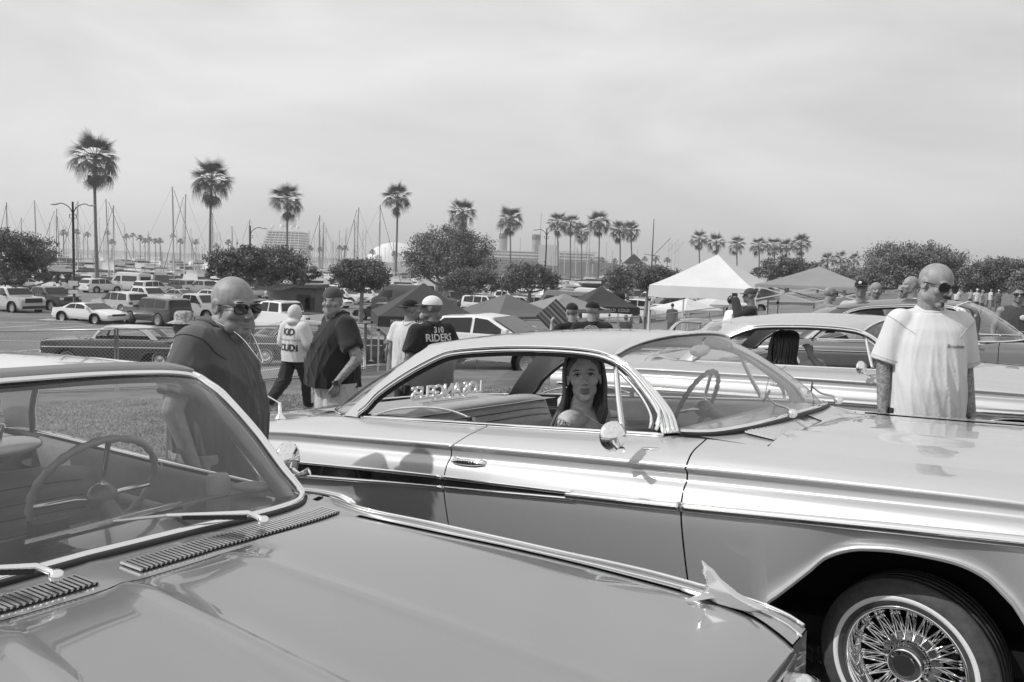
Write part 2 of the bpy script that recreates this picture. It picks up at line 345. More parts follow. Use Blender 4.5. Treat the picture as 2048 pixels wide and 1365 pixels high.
# ------------------------------------------------------------------ big classic cars: local x forward from the front axle, y to the car's left, z up
def car_matrix(p):
    th, ps, ph = (R(a) for a in p[:3]); u = Vector((math.cos(th), -math.sin(th), 0)); v = Vector((-math.sin(th), -math.cos(th), 0)); w = Vector((0, 0, 1))
    u2 = math.cos(ps) * u + math.sin(ps) * w; w2 = -math.sin(ps) * u + math.cos(ps) * w
    v2 = math.cos(ph) * v + math.sin(ph) * w2; w3 = -math.sin(ph) * v + math.cos(ph) * w2; l = -v2
    return Matrix(((u2.x, l.x, w3.x, p[3]), (u2.y, l.y, w3.y, p[4]), (u2.z, l.z, w3.z, p[5]), (0, 0, 0, 1)))
def cyl(a, y): return np.array([(u, y_, z) for u, y_, z in a], float)
def mirror(P, s): P = np.array(P, float); P[..., 1] *= s; return P
class Classic:
    def __init__(s, name, label, pose, spec, cat='car', group=None):
        s.T = thing(name, label, cat, group, mw=car_matrix(pose)); s.p = spec; s.build()
    def rows_at(s, us, i0=0):
        """side of the body: array [row, station, 3] for +y, rows splined across, warped for the slanted door cut"""
        p = s.p; rows = [pchip([q[0] for q in r], [(q[1], q[2]) for q in r])(us) for r in p['rows']]
        mould = rows[-1]; sill = pchip([q[0] for q in p['sill']], [(q[1], q[2]) for q in p['sill']])(us)
        az = np.full(len(us), -9.0); 
        for a in p['arches']: az = np.maximum(az, np.where((us >= a[0][0]) & (us <= a[-1][0]), pchip([q[0] for q in a], [q[1] for q in a])(us)[:, 0], -9))
        inarch = az > sill[:, 1]; zb = np.where(inarch, az, sill[:, 1])
        f = np.clip((zb - sill[:, 1]) / .12, 0, 1)
        yb = sill[:, 0] * (1 - f) + (mould[:, 0] - .012) * f
        low = []
        for t, by in ((.12, .004), (.35, .0), (.6, -.005), (.8, -.008)):
            z = mould[:, 1] + (zb - mould[:, 1]) * t; y = mould[:, 0] + (yb - mould[:, 0]) * t ** 1.7 + by; low.append(np.stack([y, z], 1))
        fl = f * .022
        low.append(np.stack([yb - .006 + fl * .3, zb + (mould[:, 1] - zb) * .09], 1)); low.append(np.stack([yb + fl, zb + .012 * f], 1))
        low.append(np.stack([yb + fl * .8, zb], 1)); low.append(np.stack([yb - .045, zb + .003], 1))
        A = np.array(rows + low)
        nr = len(A); sharp = set(p.get('sharp', [])) | {0, nr - 1, nr - 2, nr - 3, len(rows) - 1}; idx = []; out = []
        sh = sorted(sharp)
        for a, b in zip(sh[:-1], sh[1:]):
            sub = 4 if b - a > 0 else 1; tt = np.linspace(a, b, (b - a) * sub + 1)
            if out: tt = tt[1:]
            F = pchip(np.arange(a, b + 1), A[a:b + 1].reshape(b - a + 1, -1))(tt); out.append(F.reshape(len(tt), len(us), 2)); idx += list(tt)
        B = np.concatenate(out, 0); idx = np.array(idx); s.idx = idx
        U = np.broadcast_to(us, B.shape[:2]).copy()
        for (uc, amt, wd_, rmax) in p.get('warp', []):
            U += amt * np.exp(-((us - uc) / wd_) ** 2)[None] * np.clip(1 - idx / rmax, 0, 1)[:, None]
        return np.concatenate([U[..., None], B], -1)
    def build(s):
        p = s.p; T = s.T; PM = p['paint']; lite = p.get('lite', False)
        u0, u1 = p['ends']; step = .08 if lite else .018
        cuts = p['cuts']; segs = [u0] + sorted(cuts) + [u1]; names = ['quarter_panel', 'door', 'front_fender'] if len(cuts) == 2 else ['quarter_panel', 'rear_door', 'front_door', 'front_fender'][:len(segs) - 1]
        arch_u = [q[0] for a in p['arches'] for q in a]
        for sd in (1, -1):
            for nm, a, b in zip(names, segs[:-1], segs[1:]):
                us = np.unique(np.r_[np.linspace(a + .0035, b - .0035, max(8, int((b - a) / step))), [q for q in arch_u if a + .01 < q < b - .01]])
                G = mirror(s.rows_at(us), sd); me = MB().grid(G).mesh(nm); recalc_out(me, sd); link(nm, me, PM, T, True)
            for cu in cuts:
                G = s.rows_at(np.array([cu - .012, cu + .012]))[:-4]; G[..., 1] -= .012
                MB().grid(mirror(G, sd)).build('shut_line', DARKGAP, T)
        # ends
        for ue, nm in ((u0, 'rear_panel'), (u1, 'front_panel')):
            A = s.rows_at(np.array([ue]))[:, 0]; k = len(A); top = A[0]; C = np.concatenate([A, (A * np.array([1, -1, 1]))[::-1]])
            cen = np.array([[ue + (.06 if ue > 0 else -.06), 0, .55]]); MB().add(np.vstack([C, cen]), [(i, i + 1, len(C)) for i in range(len(C) - 1)]).build(nm, p.get('end_mat', PM), T)
        s.decks(); s.greenhouse(); s.trim(); s.wells()
        if not p.get('no_interior'): s.interior()
    def row(s, k, us): q = s.p['rows'][k]; return np.c_[us, pchip([a[0] for a in q], [(a[1], a[2]) for a in q])(us)]
    def decks(s):
        p = s.p; T = s.T
        # bonnet: rows of (fraction of half width, lift) between centre line and fender edge
        for nm, (ua, ub), lifts, bow in (('hood', p['hood_u'], p['hood_lift'], p.get('hood_bow', 0)), ('trunk_lid', p['trunk_u'], p.get('trunk_lift', [(0, .03), (.35, .027), (.7, .016), (.93, .002), (1, -.004)]), p.get('trunk_bow', 0))):
            us = np.linspace(ua, ub, 46); ed = s.row(0, us); fr = [q[0] for q in lifts]; F = pchip(fr, [q[1] for q in lifts])
            ff = np.unique(np.r_[np.linspace(0, 1, 61), fr]); ff = np.r_[-ff[::-1][:-1], ff]
            G = np.zeros((len(us), len(ff), 3))
            for j, t in enumerate(ff):
                a = abs(t); shrink = (ed[:, 1] - .006)
                G[:, j, 1] = shrink * t; fade = np.ones(len(us))
                if nm == 'hood':
                    fade = np.clip((us - ua) / .12, 0, 1) ** .7 * .6 + .4
                G[:, j, 2] = ed[:, 2] + F(a)[0] * (fade if a < .5 else 1) - .001
                e = (us - ua) / (ub - ua); G[:, j, 0] = us + bow * (1 - a * a) * (e if nm == 'hood' else (1 - e)) + (p.get('hood_rear_bow', 0) * (1 - a * a) * (1 - e) if nm == 'hood' else p.get('trunk_front_bow', 0) * (1 - a ** 2.5) * e)
                if nm == 'hood' and p.get('nose_drop'):
                    k = np.clip((us - (ub - .16)) / .16, 0, 1); G[:, j, 2] -= p['nose_drop'] * k ** 2.2
            h = MB().grid(G).mesh(nm); recalc_up(h); ho = link(nm, h, s.p['paint'], T, True)
            if nm == 'hood':
                # front lip turning down under the bonnet edge
                e = G[-1]; L = np.stack([e, e + np.array([.006, 0, -.012]), e + np.array([-.02, 0, -.10])], 0); me = MB().grid(L).mesh('hood_lip'); link('hood_lip', me, s.p['paint'], ho, True)
            Gd = np.stack([np.c_[us, ed[:, 1] - .010, ed[:, 2] - .016], np.c_[us, ed[:, 1] + .001, ed[:, 2] - .006]], 0)
            for sd in (1, -1): MB().grid(mirror(Gd, sd)).build('shut_line', DARKGAP, T)
        # cowl between bonnet and windscreen, tulip panel behind the rear window
        cw = p['cowl']; ff = np.linspace(-1, 1, 41); ua = p['hood_u'][0]; ed = s.row(0, np.array([ua]))[0]; f2 = pchip([q[0] for q in p['hood_lift']], [q[1] for q in p['hood_lift']])
        front = np.array([(ua + p.get('hood_rear_bow', 0) * (1 - t * t) - .006, (ed[1] - .006) * t, ed[2] + f2(abs(t))[0] * .4 - .002) for t in ff])
        base = s.ws_base(ff); back = base + np.array([-.03, 0, .0]); G = np.stack([front * (1 - a) + back * a + np.array([0, 0, .0]) for a in np.linspace(0, 1, 6)], 0)
        me = MB().grid(G).mesh('cowl'); recalc_up(me); link('cowl', me, p['paint'], T, True); s.cowlG = G
        ta = p['trunk_u'][1]; ed = s.row(0, np.array([ta]))[0]
        if 'bl_base' in p:
            bb = np.array(p['bl_base'], float); n = 21; half = spline(bb, n); full = np.vstack([mirror(half, -1)[:0:-1], half]); t = np.linspace(-1, 1, 2 * n - 1)
            fl = [q for q in p.get('trunk_lift', [(0, .03), (.35, .027), (.7, .016), (.93, .002), (1, -.004)])]; f3 = pchip([q[0] for q in fl], [q[1] for q in fl])
            rear = np.array([(ta + p.get('trunk_front_bow', 0) * (1 - abs(a) ** 2.5) + .006, (ed[1] - .006) * a, ed[2] + f3(abs(a))[0] - .002) for a in t])
            G = np.stack([rear * (1 - a) + full * a for a in np.linspace(0, 1, 5)], 0); me = MB().grid(G).mesh('tulip_panel'); recalc_up(me); link('tulip_panel', me, p['paint'], T, True)
            # small side fill between tulip and shoulder
        for sd in (1, -1):   # fender-top filler between bonnet edge and windscreen corner
            us = np.linspace(p['ws_base'][-1][0] - .04, ua + .01, 10); e = s.row(0, us); inn = e.copy(); inn[:, 1] = np.minimum(e[:, 1], .60); inn[:, 2] -= .012
            me = MB().grid(mirror(np.stack([e, inn], 0), sd)).mesh('cowl_side'); recalc_up(me); link('cowl_side', me, p['paint'], T, True)
    def ws_base(s, ff):
        q = np.array(s.p['ws_base'], float); F = pchip(q[:, 1], q[:, [0, 2]]); y = np.abs(ff) * q[-1, 1]; r = F(y); return np.c_[r[:, 0], y * np.sign(ff), r[:, 1]]
    def greenhouse(s):
        p = s.p; T = s.T; n = 25; nk = 21
        hd = np.array(p['header'], float); head = spline(hd, n)                       # centre -> corner
        ap = spline(p['apillar'], nk)                                                 # top corner -> base (windscreen side)
        base = spline([*p['ws_base'][:-1], p['ws_base'][-1]], n); base[-1] = ap[-1]
        cl = np.linspace(0, 1, nk)[:, None]; c0 = head[0] * (1 - cl) + base[0] * cl + np.array([.035, 0, .012]) * (4 * cl * (1 - cl)) * .6
        ap_ = ap.copy(); ap_[0] = head[-1]
        W = coons(head, base, c0, ap_)
        full = np.concatenate([mirror(W, -1)[:0:-1], W], 0); s.ws = full
        MB().grid(full).build('windscreen', p.get('ws_mat', WSGLASS), T, True)
        # roof: header, centre line, side rail, rear edge, then C pillars
        side = spline(p['rail'], 31); rear = spline(p['roof_rear'], n); cen = spline(p['roof_centre'], 31)
        side[0] = head[-1]; rear[-1] = side[-1]; cen[0] = head[0]; cen[-1] = rear[0]
        Rf = coons(head, rear, cen, side); fullr = np.concatenate([mirror(Rf, -1)[:0:-1], Rf], 0)
        mb = MB().grid(fullr + np.array([0, 0, 0.0]))
        for sd in (1, -1):
            a = mirror(spline(p['cp_in'], 15), sd); b = mirror(spline(p['cp_out'], 15), sd); mid = (a + b) / 2 + mirror(np.array([[-.004, .018, .01]]), sd)
            G = np.stack([a * (1 - t) ** 2 + 2 * mid * t * (1 - t) + b * t * t for t in np.linspace(0, 1, 7)], 0); mb.grid(G)
        me = mb.mesh('roof'); weld(me, .004); recalc_up(me); ro = link('roof', me, p.get('roof_mat', p['paint']), T, True)
        inner = fullr * np.array([1, .985, 1]) - np.array([0, 0, .028]); me = MB().grid(inner).mesh('headliner'); link('headliner', me, p.get('liner_mat', VINYL), T, True)
        if 'bl_base' in p:
            top = spline(p['roof_rear'], n)[: ]; k = p.get('bl_top_n', 20); top = spline(top[:k + 1], n); sidee = spline(p['cp_out'], nk); bot = spline(p['bl_base'], n); sidee[0] = top[-1]; sidee[-1] = bot[-1]
            c1 = np.linspace(0, 1, nk)[:, None]; cc = top[0] * (1 - c1) + bot[0] * c1 + np.array([-.03, 0, .06]) * 4 * c1 * (1 - c1)
            Bk = coons(top, bot, cc, sidee); fb = np.concatenate([mirror(Bk, -1)[:0:-1], Bk], 0); MB().grid(fb).build('rear_window', GLASS, T, True)
            e = np.vstack([mirror(bot, -1)[:0:-1], bot]); s.tubes('rear_window_trim', e + np.array([0, 0, .006]), .009)
        for sd in (1, -1):
            # A pillar: painted strip between windscreen edge and door opening, bright strips on it
            a = mirror(ap, sd); b = mirror(spline(p['win_front'], nk), sd); out_ = mirror(np.array([[.012, .02, .004]]), sd)
            G = np.stack([a * (1 - t) + b * t + out_ * 4 * t * (1 - t) for t in np.linspace(0, 1, 7)], 0); me = MB().grid(G).mesh('windscreen_pillar'); link('windscreen_pillar', me, p.get('pillar_mat', CHROME), T, True)
            inn = mirror(np.array([[-.03, -.045, -.01]]), sd); MB().grid(np.stack([a + inn * .3, (a + b) / 2 + inn, b + inn * .3], 0)).build('pillar_inner', p.get('pillar_in', VINYLD), T, True)
            for q, rr in ((.02, .009), (.3, .007), (.62, .008), (.98, .010)):
                s.tubes('pillar_trim', a * (1 - q) + b * q + out_ * (4 * q * (1 - q) + .25), rr, mt=CHROME)
            # chrome round the door and quarter glass opening
            op = mirror(spline(p['window'], 60), sd); o2 = op + mirror(np.array([[0, .012, .010]]), sd); s.tubes('window_trim', o2, .009)
            s.tubes('window_seal', op - mirror(np.array([[0, .004, .006]]), sd), .011, RUBBER)
            s.tubes('drip_rail', op + mirror(np.array([[0, .010, .030]]), sd), .007)
        hh = np.vstack([mirror(head, -1)[:0:-1], head]); s.tubes('header_trim', hh + np.array([.004, 0, .004]), .011); s.tubes('header_seal', hh + np.array([.012, 0, -.014]), .008, RUBBER)
        bb = np.vstack([mirror(base, -1)[:0:-1], base]); s.tubes('windscreen_trim', bb + np.array([.012, 0, .004]), .011); s.tubes('windscreen_seal', bb + np.array([.026, 0, -.006]), .010, RUBBER)
    def tubes(s, name, P, r, mt=None): return MB().tube(P, r, 8).build(name, mt or CHROME, s.T, True)
    def moulding(s, name, k, ua, ub, w, d, dz=0, dy=0, mt=None, n=80, rows=None, wf=None):
        us = np.linspace(ua, ub, n)
        for sd in (1, -1):
            P = s.row(k, us) if rows is None else rows(us); P = P + np.array([0, dy, dz]); N = np.tile([0, 1.0, .15], (n, 1))
            ww = w if wf is None else wf(us)
            m = ribbon(mirror(P, sd), mirror(N, sd), ww, d); me = m.mesh(name); recalc(me); link(name, me, mt or CHROME, s.T, True)
    def trim(s):
        p = s.p
        q = np.array(p['window'], float)
        us = np.linspace(p['belt'][0], p['belt'][1], 60)
        for sd in (1, -1):
            P = s.row(0, us) + np.array([0, .002, .004]); me = ribbon(mirror(P, sd), np.tile([0, .35 * sd, 1.0], (60, 1)), .022, .010).mesh('belt_moulding'); recalc(me); link('belt_moulding', me, CHROME, s.T, True)
        for f in p.get('extra', []): f(s)
    def wells(s):
        p = s.p
        for a in p['arches']:
            um = (a[0][0] + a[-1][0]) / 2; ra = (a[-1][0] - a[0][0]) / 2 * 1.03
            for sd in (1, -1):
                th = np.linspace(-.15, np.pi + .15, 20); zz = max(q[1] for q in a) + .05
                G = np.stack([np.c_[um + ra * np.cos(th), np.full(20, y), .12 + (zz - .12) * np.maximum(0, np.sin(th)) ** .8] for y in (.90, .55)], 0)
                m = MB().grid(mirror(G, sd)); b0 = m.n; m.add(mirror(G[1], sd), [tuple(range(20))]); m.build('wheel_well', UNDER, s.T)
        MB().box(((p['ends'][0] + p['ends'][1]) / 2, 0, .27), (p['ends'][1] - p['ends'][0] - .3, 1.5, .08)).build('floor_pan', UNDER, s.T)
        for (u, z, st, sp) in p['wheels']:
            for sd in (1, -1): wheel_parts(s.T, (u, sd * p.get('track', .78), z), p.get('wr', .30), .165, sd, sp if sd == -1 else 0, p.get('white', True), st, p.get('lite', False) or sd == 1)
    def seat(s, name, u, zb, zt, hw, lean, n=11, mt=None, ribs=True, thick=.12, parent=None):
        """bench backrest: rounded slab with rolled pleats across"""
        mt = mt or VINYLD; nz, ny = 50, 31; G = []
        for face in (1, -1):
            rows = []
            for i, a in enumerate(np.linspace(0, 1, nz)):
                rr = []
                for t in np.linspace(-1, 1, ny):
                    e = (1 - abs(t) ** 8) * (1 - max(0, (a - .85) / .15) ** 4 * .9); pl = .006 * abs(math.sin(a * math.pi * n)) if ribs and face == 1 else 0
                    z = zb + (zt - zb) * a - .05 * abs(t) ** 6 * a; rr.append((u - lean * a + face * (thick / 2 * e + pl * e), hw * t, z))
                rows.append(rr)
            G.append(rows)
        o = MB().grid(G[0]).grid(G[1]).build(name, mt, s.T, True)
        m = MB()
        for face in (0, 1): pass
        A, B = np.array(G[0]), np.array(G[1]); MB().grid(np.stack([A[-1], B[-1]])).grid(np.stack([A[:, 0], B[:, 0]])).grid(np.stack([A[:, -1], B[:, -1]])).build('seat_edge', mt, o, True)
        if ribs:
            for k in range(1, n):
                i = int(round(k / n * (nz - 1))); P = A[i] + np.array([.0045, 0, 0]); MB().tube(P[2:-2], .0022, 5).build('pleat_seam', PLASTIC, o)
        return o
    def interior(s):
        p = s.p; q = p['int']; T = s.T
        s.seat('front_seat', *q['front']); s.seat('rear_seat', *q['rear'])
        for u, hw, z in ((q['front'][0] + .27, q['front'][3], q['front'][1] + .02), (q['rear'][0] + .30, q['rear'][3], q['rear'][1] + .02)):
            MB().ell((u, 0, z), (.30, hw, .09), 24, 10).build('seat_cushion', VINYLD, T, True)
        # package shelf, dash, door cards
        MB().grid([[(q['shelf'][0], -.62, q['shelf'][2]), (q['shelf'][0], .62, q['shelf'][2])], [(q['shelf'][1], -.66, q['shelf'][2] - .01), (q['shelf'][1], .66, q['shelf'][2] - .01)]]).build('package_shelf', VINYLD, T)
        for sd in (1, -1):
            us = np.linspace(q['rear'][0] - .1, p['ws_base'][-1][0] + .1, 30); e = s.row(0, us); G = np.stack([e + np.array([0, -.025, .0]), e + np.array([0, -.06, -.02]), e + np.array([0, -.075, -.2]), e + np.array([0, -.08, -.55])], 0)
            MB().grid(mirror(G, sd)).build('door_card', q.get('card', VINYL), T, True)
            P = e + np.array([0, -.095, -.14]); MB().tube(mirror(P[8:24], sd), .022, 8).build('arm_rest', VINYLD, T, True)
        dz = q['dash']; hw = .70; ys = np.linspace(-hw, hw, 41); b = s.ws_base(ys / p['ws_base'][-1][1]); G = []
        for fu, fz in ((0.0, -.004), (.25, .0), (.6, -.003), (.9, -.012), (1.0, -.03), (1.03, -.06), (1.0, -.14), (.85, -.30)):
            G.append(np.c_[b[:, 0] * (1 - fu) + dz[0] * fu - .02 * (1 - fu), ys * (1 - .02 * fu), b[:, 2] - .012 + (dz[1] - b[:, 2] + .012) * fu + fz])
        MB().grid(G).build('dashboard', q.get('dash_mat', DASH), T, True)
        # steering wheel with finger grips on the underside
        c = np.array(q['wheel']); rr = .205; tilt = R(q.get('tilt', 28)); th = np.linspace(0, 2 * np.pi, 96, endpoint=False); ax = np.array([-math.cos(tilt), 0, math.sin(tilt)]); e1 = np.array([0, 1., 0]); e2 = np.cross(ax, e1)
        ring = c + rr * (np.cos(th)[:, None] * e1 + np.sin(th)[:, None] * e2); rad = .0125 + .0022 * np.sin(th * 24)
        sw = MB().tube(ring, rad, 10, True).build('steering_wheel', q.get('sw_mat', DASH), T, True)
        hub = c - ax * .06; MB().tube([hub, hub - ax * .35], .025, 12).build('steering_column', DASH, sw, True)
        for a in (0.15, np.pi - .15, -np.pi / 2):
            MB().tube([hub, hub * .4 + .6 * (c + rr * .6 * (math.cos(a) * e1 + math.sin(a) * e2)), c + rr * (math.cos(a) * e1 + math.sin(a) * e2)], .009, 8).build('steering_spoke', CHROME2, sw, True)
        MB().ell(tuple(hub + ax * .01), (.05, .05, .05), 16, 8).build('horn_button', DASH, sw, True)
        if 'mirror' in q:
            mc = q['mirror']; MB().ell(mc, (.012, .115, .032), 24, 10).build('rear_view_mirror', CHROME2, T, True); MB().tube([mc, (mc[0] + .03, mc[1], mc[2] + .07)], .006, 6).build('mirror_stem', CHROME, T, True)
    def door_mirror(s, c, sd, rot=0, r=.062):
        o = MB().lathe([(.001, -.03), (r * .6, -.026), (r * .95, -.006), (r, .004), (r * .97, .008), (.001, .009)], 36, 'x', (0, 0, 0)).build('door_mirror', CHROME, s.T, True)
        o.location = c; o.rotation_euler = (0, R(4), R(180) + rot)
        y0 = s.row(1, np.array([c[0] + .04]))[0]
        MB().tube([(0, 0, -.01), (-.01, 0, -.035), (-.05, 0, -.06), (-.085, -.02 * sd, y0[2] - c[2] + .01)], [.012, .010, .010, .016], 10).build('mirror_arm', CHROME, o, True)
        b = MB().ell((c[0] + .10, sd * (y0[1] - .015), y0[2] + .0), (.055, .02, .008), 20, 8).build('mirror_foot', CHROME, s.T, True); return o
def recalc_up(me):
    recalc(me); n = np.zeros(len(me.polygons) * 3); me.polygons.foreach_get('normal', n)
    if n[2::3].sum() < 0: me.flip_normals()
def recalc_out(me, sd):
    n = np.zeros(len(me.polygons) * 3); me.polygons.foreach_get('normal', n)
    if n[1::3].sum() * sd < 0: me.flip_normals()
# ------------------------------------------------------------------ the four show cars
PB = (37.83, 6.04, 1.49, 1.8673, 3.1854, .1305); PA = (35.935, 1.454, .169, -.4797, 1.5317, -.1055)
PC = (37.76, 3.20, -1.04, 4.4546, 6.712, .015); PD = (35.0, 3.0, 0.0, 6.45, 8.95, .06)
SILVER = paint('silver_metallic_paint', .50, .42, .36); GREYP = paint('grey_car_paint', .24, .5, .28); SILVER2 = paint('pale_silver_paint', .42, .35, .40); DARKP = paint('charcoal_car_paint', .14, .4, .3)
BLACKINS = mat('black_spear_insert', .012, .12, 0, 1)
FA = [(-.47, .27), (-.44, .34), (-.41, .39), (-.36, .435), (-.31, .481), (-.25, .537), (-.20, .586), (-.14, .617), (-.09, .631), (.01, .639), (.11, .635), (.18, .627), (.23, .611), (.27, .588), (.30, .557), (.33, .523), (.355, .478), (.40, .38), (.44, .27)]
RA = [(-3.52, .27), (-3.45, .36), (-3.34, .46), (-3.2, .515), (-3.0, .545), (-2.86, .55), (-2.70, .545), (-2.62, .53), (-2.55, .495), (-2.49, .44), (-2.44, .36), (-2.40, .27)]
WIN_B = [(-2.72, .79, .952), (-2.66, .777, .99), (-2.59, .755, 1.056), (-2.40, .71, 1.165), (-2.21, .675, 1.247), (-2.12, .668, 1.268), (-1.93, .664, 1.280), (-1.66, .664, 1.282), (-1.40, .668, 1.271), (-1.24, .676, 1.252), (-1.16, .686, 1.227), (-1.08, .703, 1.185), (-1.0, .732, 1.118), (-.92, .763, 1.038), (-.895, .78, .995), (-.91, .79, .955)]
def handle(s, u, z, y, sd=-1):
    h = MB().ell((u, sd * (y + .03), z), (.10, .014, .016), 24, 10).build('door_handle', CHROME, s.T, True)
    for du in (-.08, .08): MB().ell((u + du, sd * (y + .012), z), (.022, .02, .018), 14, 8).build('handle_mount', CHROME, h, True)
    for k in range(7): MB().box((u - .045 + k * .015, sd * (y + .0435), z + .002), (.004, .003, .016)).build('handle_flute', PLASTIC, h)
    MB().lathe([(.001, .012), (.011, .011), (.013, 0)], 20, 'y', (u + .02 - .09, 0, 0)).build('door_lock', CHROME2, s.T, True).location = (0, sd * (y + .002), z - .06)
def extras_B(s):
    us = np.linspace(-4.2, -1.22, 90); y = .987
    top = lambda u: np.c_[u, np.full(len(u), y), np.interp(u, [-4.2, -3.06, -2.48, -1.9, -1.22, -.7, 0, .36, .84], [.70, .710, .717, .718, .715, .716, .725, .726, .70])]
    bot = lambda u: np.c_[u, np.full(len(u), y), np.interp(u, [-4.2, -3.09, -2.37, -1.9, -1.22], [.61, .634, .658, .670, .688])]
    for a, b in ((-4.2, -1.929), (-1.919, -1.20)):
        s.moulding('spear_moulding', 0, a, b, .020, .012, rows=top); s.moulding('spear_moulding', 0, a, b, .020, .012, rows=bot)
        n = 60; u = np.linspace(a, b - .03 if b > -1.5 else b, n)
        for sd in (1, -1):
            A, Bm = top(u), bot(u); A[:, 1] += .002; Bm[:, 1] += .002; me = MB().grid(mirror(np.stack([A, Bm]), sd)).mesh('spear_insert'); link('spear_insert', me, BLACKINS, s.T)
    mid = lambda u: np.c_[u, np.full(len(u), y), np.interp(u, [-1.25, -.7, 0, .36, .84], [.703, .707, .718, .721, .70])]
    for a, b in ((-1.23, -.727), (-.715, .84)): s.moulding('side_moulding', 0, a, b, .036, .016, rows=mid)
    handle(s, -1.80, .79, .925)
    s.door_mirror((-1.0, -.985, .955), -1, R(-28))
    # radio aerial base on the rear deck
    a = MB().lathe([(.035, 0), (.03, .008), (.012, .03), (.009, .10), (.001, .10)], 20, 'z', (-3.5, -.74, .905)).build('aerial_base', CHROME, s.T, True); MB().tube([(-3.5, -.74, 1.0), (-3.95, -.76, 1.16)], .004, 6).build('aerial_mast', CHROME, a, True)
    # vent window and quarter glass frames
    for sd in (-1, 1):
        vp = mirror(np.array([(-1.155, .688, 1.215), (-1.12, .735, 1.09), (-1.075, .788, .957)]), sd)
        v = MB().tube(spline(vp, 10), .013, 8).build('vent_post', CHROME, s.T, True)
        fr = mirror(np.array([(-1.145, .69, 1.20), (-1.08, .712, 1.155), (-1.0, .74, 1.085), (-.945, .768, 1.01), (-.945, .785, .965)]), sd); MB().tube(spline(fr, 14), .009, 8).build('vent_frame', CHROME, v, True)
        g = np.vstack([vp, fr[::-1]]); MB().add(g, [tuple(range(len(g)))]).build('vent_glass', GLASS, v)
        qg = mirror(np.array([(-2.62, .785, .96), (-2.50, .772, .99), (-2.36, .766, 1.008), (-2.2, .764, 1.012), (-2.05, .768, 1.0), (-1.93, .775, .972)]), sd); sp = spline(qg, 24)
        q = MB().tube(sp, .007, 8).build('quarter_glass_frame', CHROME, s.T, True); low = sp.copy(); low[:, 2] = .93; MB().grid(np.stack([sp, low])).build('quarter_glass', GLASS, q)
        MB().box((-1.915, sd * .785, .952), (.035, .022, .05)).build('glass_channel', CHROME, q)
    # cowl vents: rows of slats
    slat_row(s, 44, -.58, .58, .12, .0, .07, mat('vent_slat', .7, .3, .3)); wipers(s, [(-.53, -.30), (-.53, .36)], .30)
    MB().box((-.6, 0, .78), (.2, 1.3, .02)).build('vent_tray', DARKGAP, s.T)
def slat_row(s, n, ya, yb, depth, gap, skip=.07, mt=None):
    G = s.cowlG; ff = np.linspace(-1, 1, G.shape[1]); mt = mt or s.p['paint']; me = None
    for k in range(n):
        y = ya + (yb - ya) * (k + .5) / n
        if abs(y) < skip: continue
        j = np.interp(y, G[-1, :, 1], np.arange(G.shape[1])); j0 = int(j); t = j - j0; P = G[:, j0] * (1 - t) + G[:, min(j0 + 1, G.shape[1] - 1)] * t; P = spline(P, 9)[1:5]
        w = (yb - ya) / n
        if me is None:
            L = depth; me = MB().box((0, 0, 0), (L, w * .60, .006)).mesh('louvre_slat'); me.materials.append(mt)
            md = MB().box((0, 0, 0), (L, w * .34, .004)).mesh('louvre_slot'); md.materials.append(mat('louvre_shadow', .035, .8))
        c = P.mean(0); d = P[-1] - P[0]; pit = math.atan2(d[2], -d[0])
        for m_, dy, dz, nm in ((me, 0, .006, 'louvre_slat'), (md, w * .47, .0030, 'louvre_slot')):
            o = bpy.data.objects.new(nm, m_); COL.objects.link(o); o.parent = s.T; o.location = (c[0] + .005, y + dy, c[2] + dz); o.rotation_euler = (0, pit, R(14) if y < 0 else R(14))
def wipers(s, piv, L, park=None):
    for (u, y) in piv:
        pts = np.array([(u, y, 0), (u - .03, y + .04, 0), (u - .13, y + L * .55, 0), (u - .22, y + L, 0)], float); z0 = np.interp(0, [0], [s.p['ws_base'][0][2]])
        pts[:, 2] = [z0 + .03, z0 + .045, z0 + .05, z0 + .075]
        a = MB().tube(spline(pts, 12), .006, 6).build('wiper_arm', CHROME2, s.T, True); tip = pts[-1]
        MB().bar(tip + np.array([.06, -.2, -.005]), tip + np.array([-.06, .2, .008]), .008, .014).build('wiper_blade', RUBBER, a); MB().ell((u, y, z0 + .03), (.022, .022, .02), 12, 6).build('wiper_pivot', CHROME, a, True)
VINYLK = mat('dark_vinyl', .16, .5, noise=.1, scale=20, bump=.05, bscale=300)
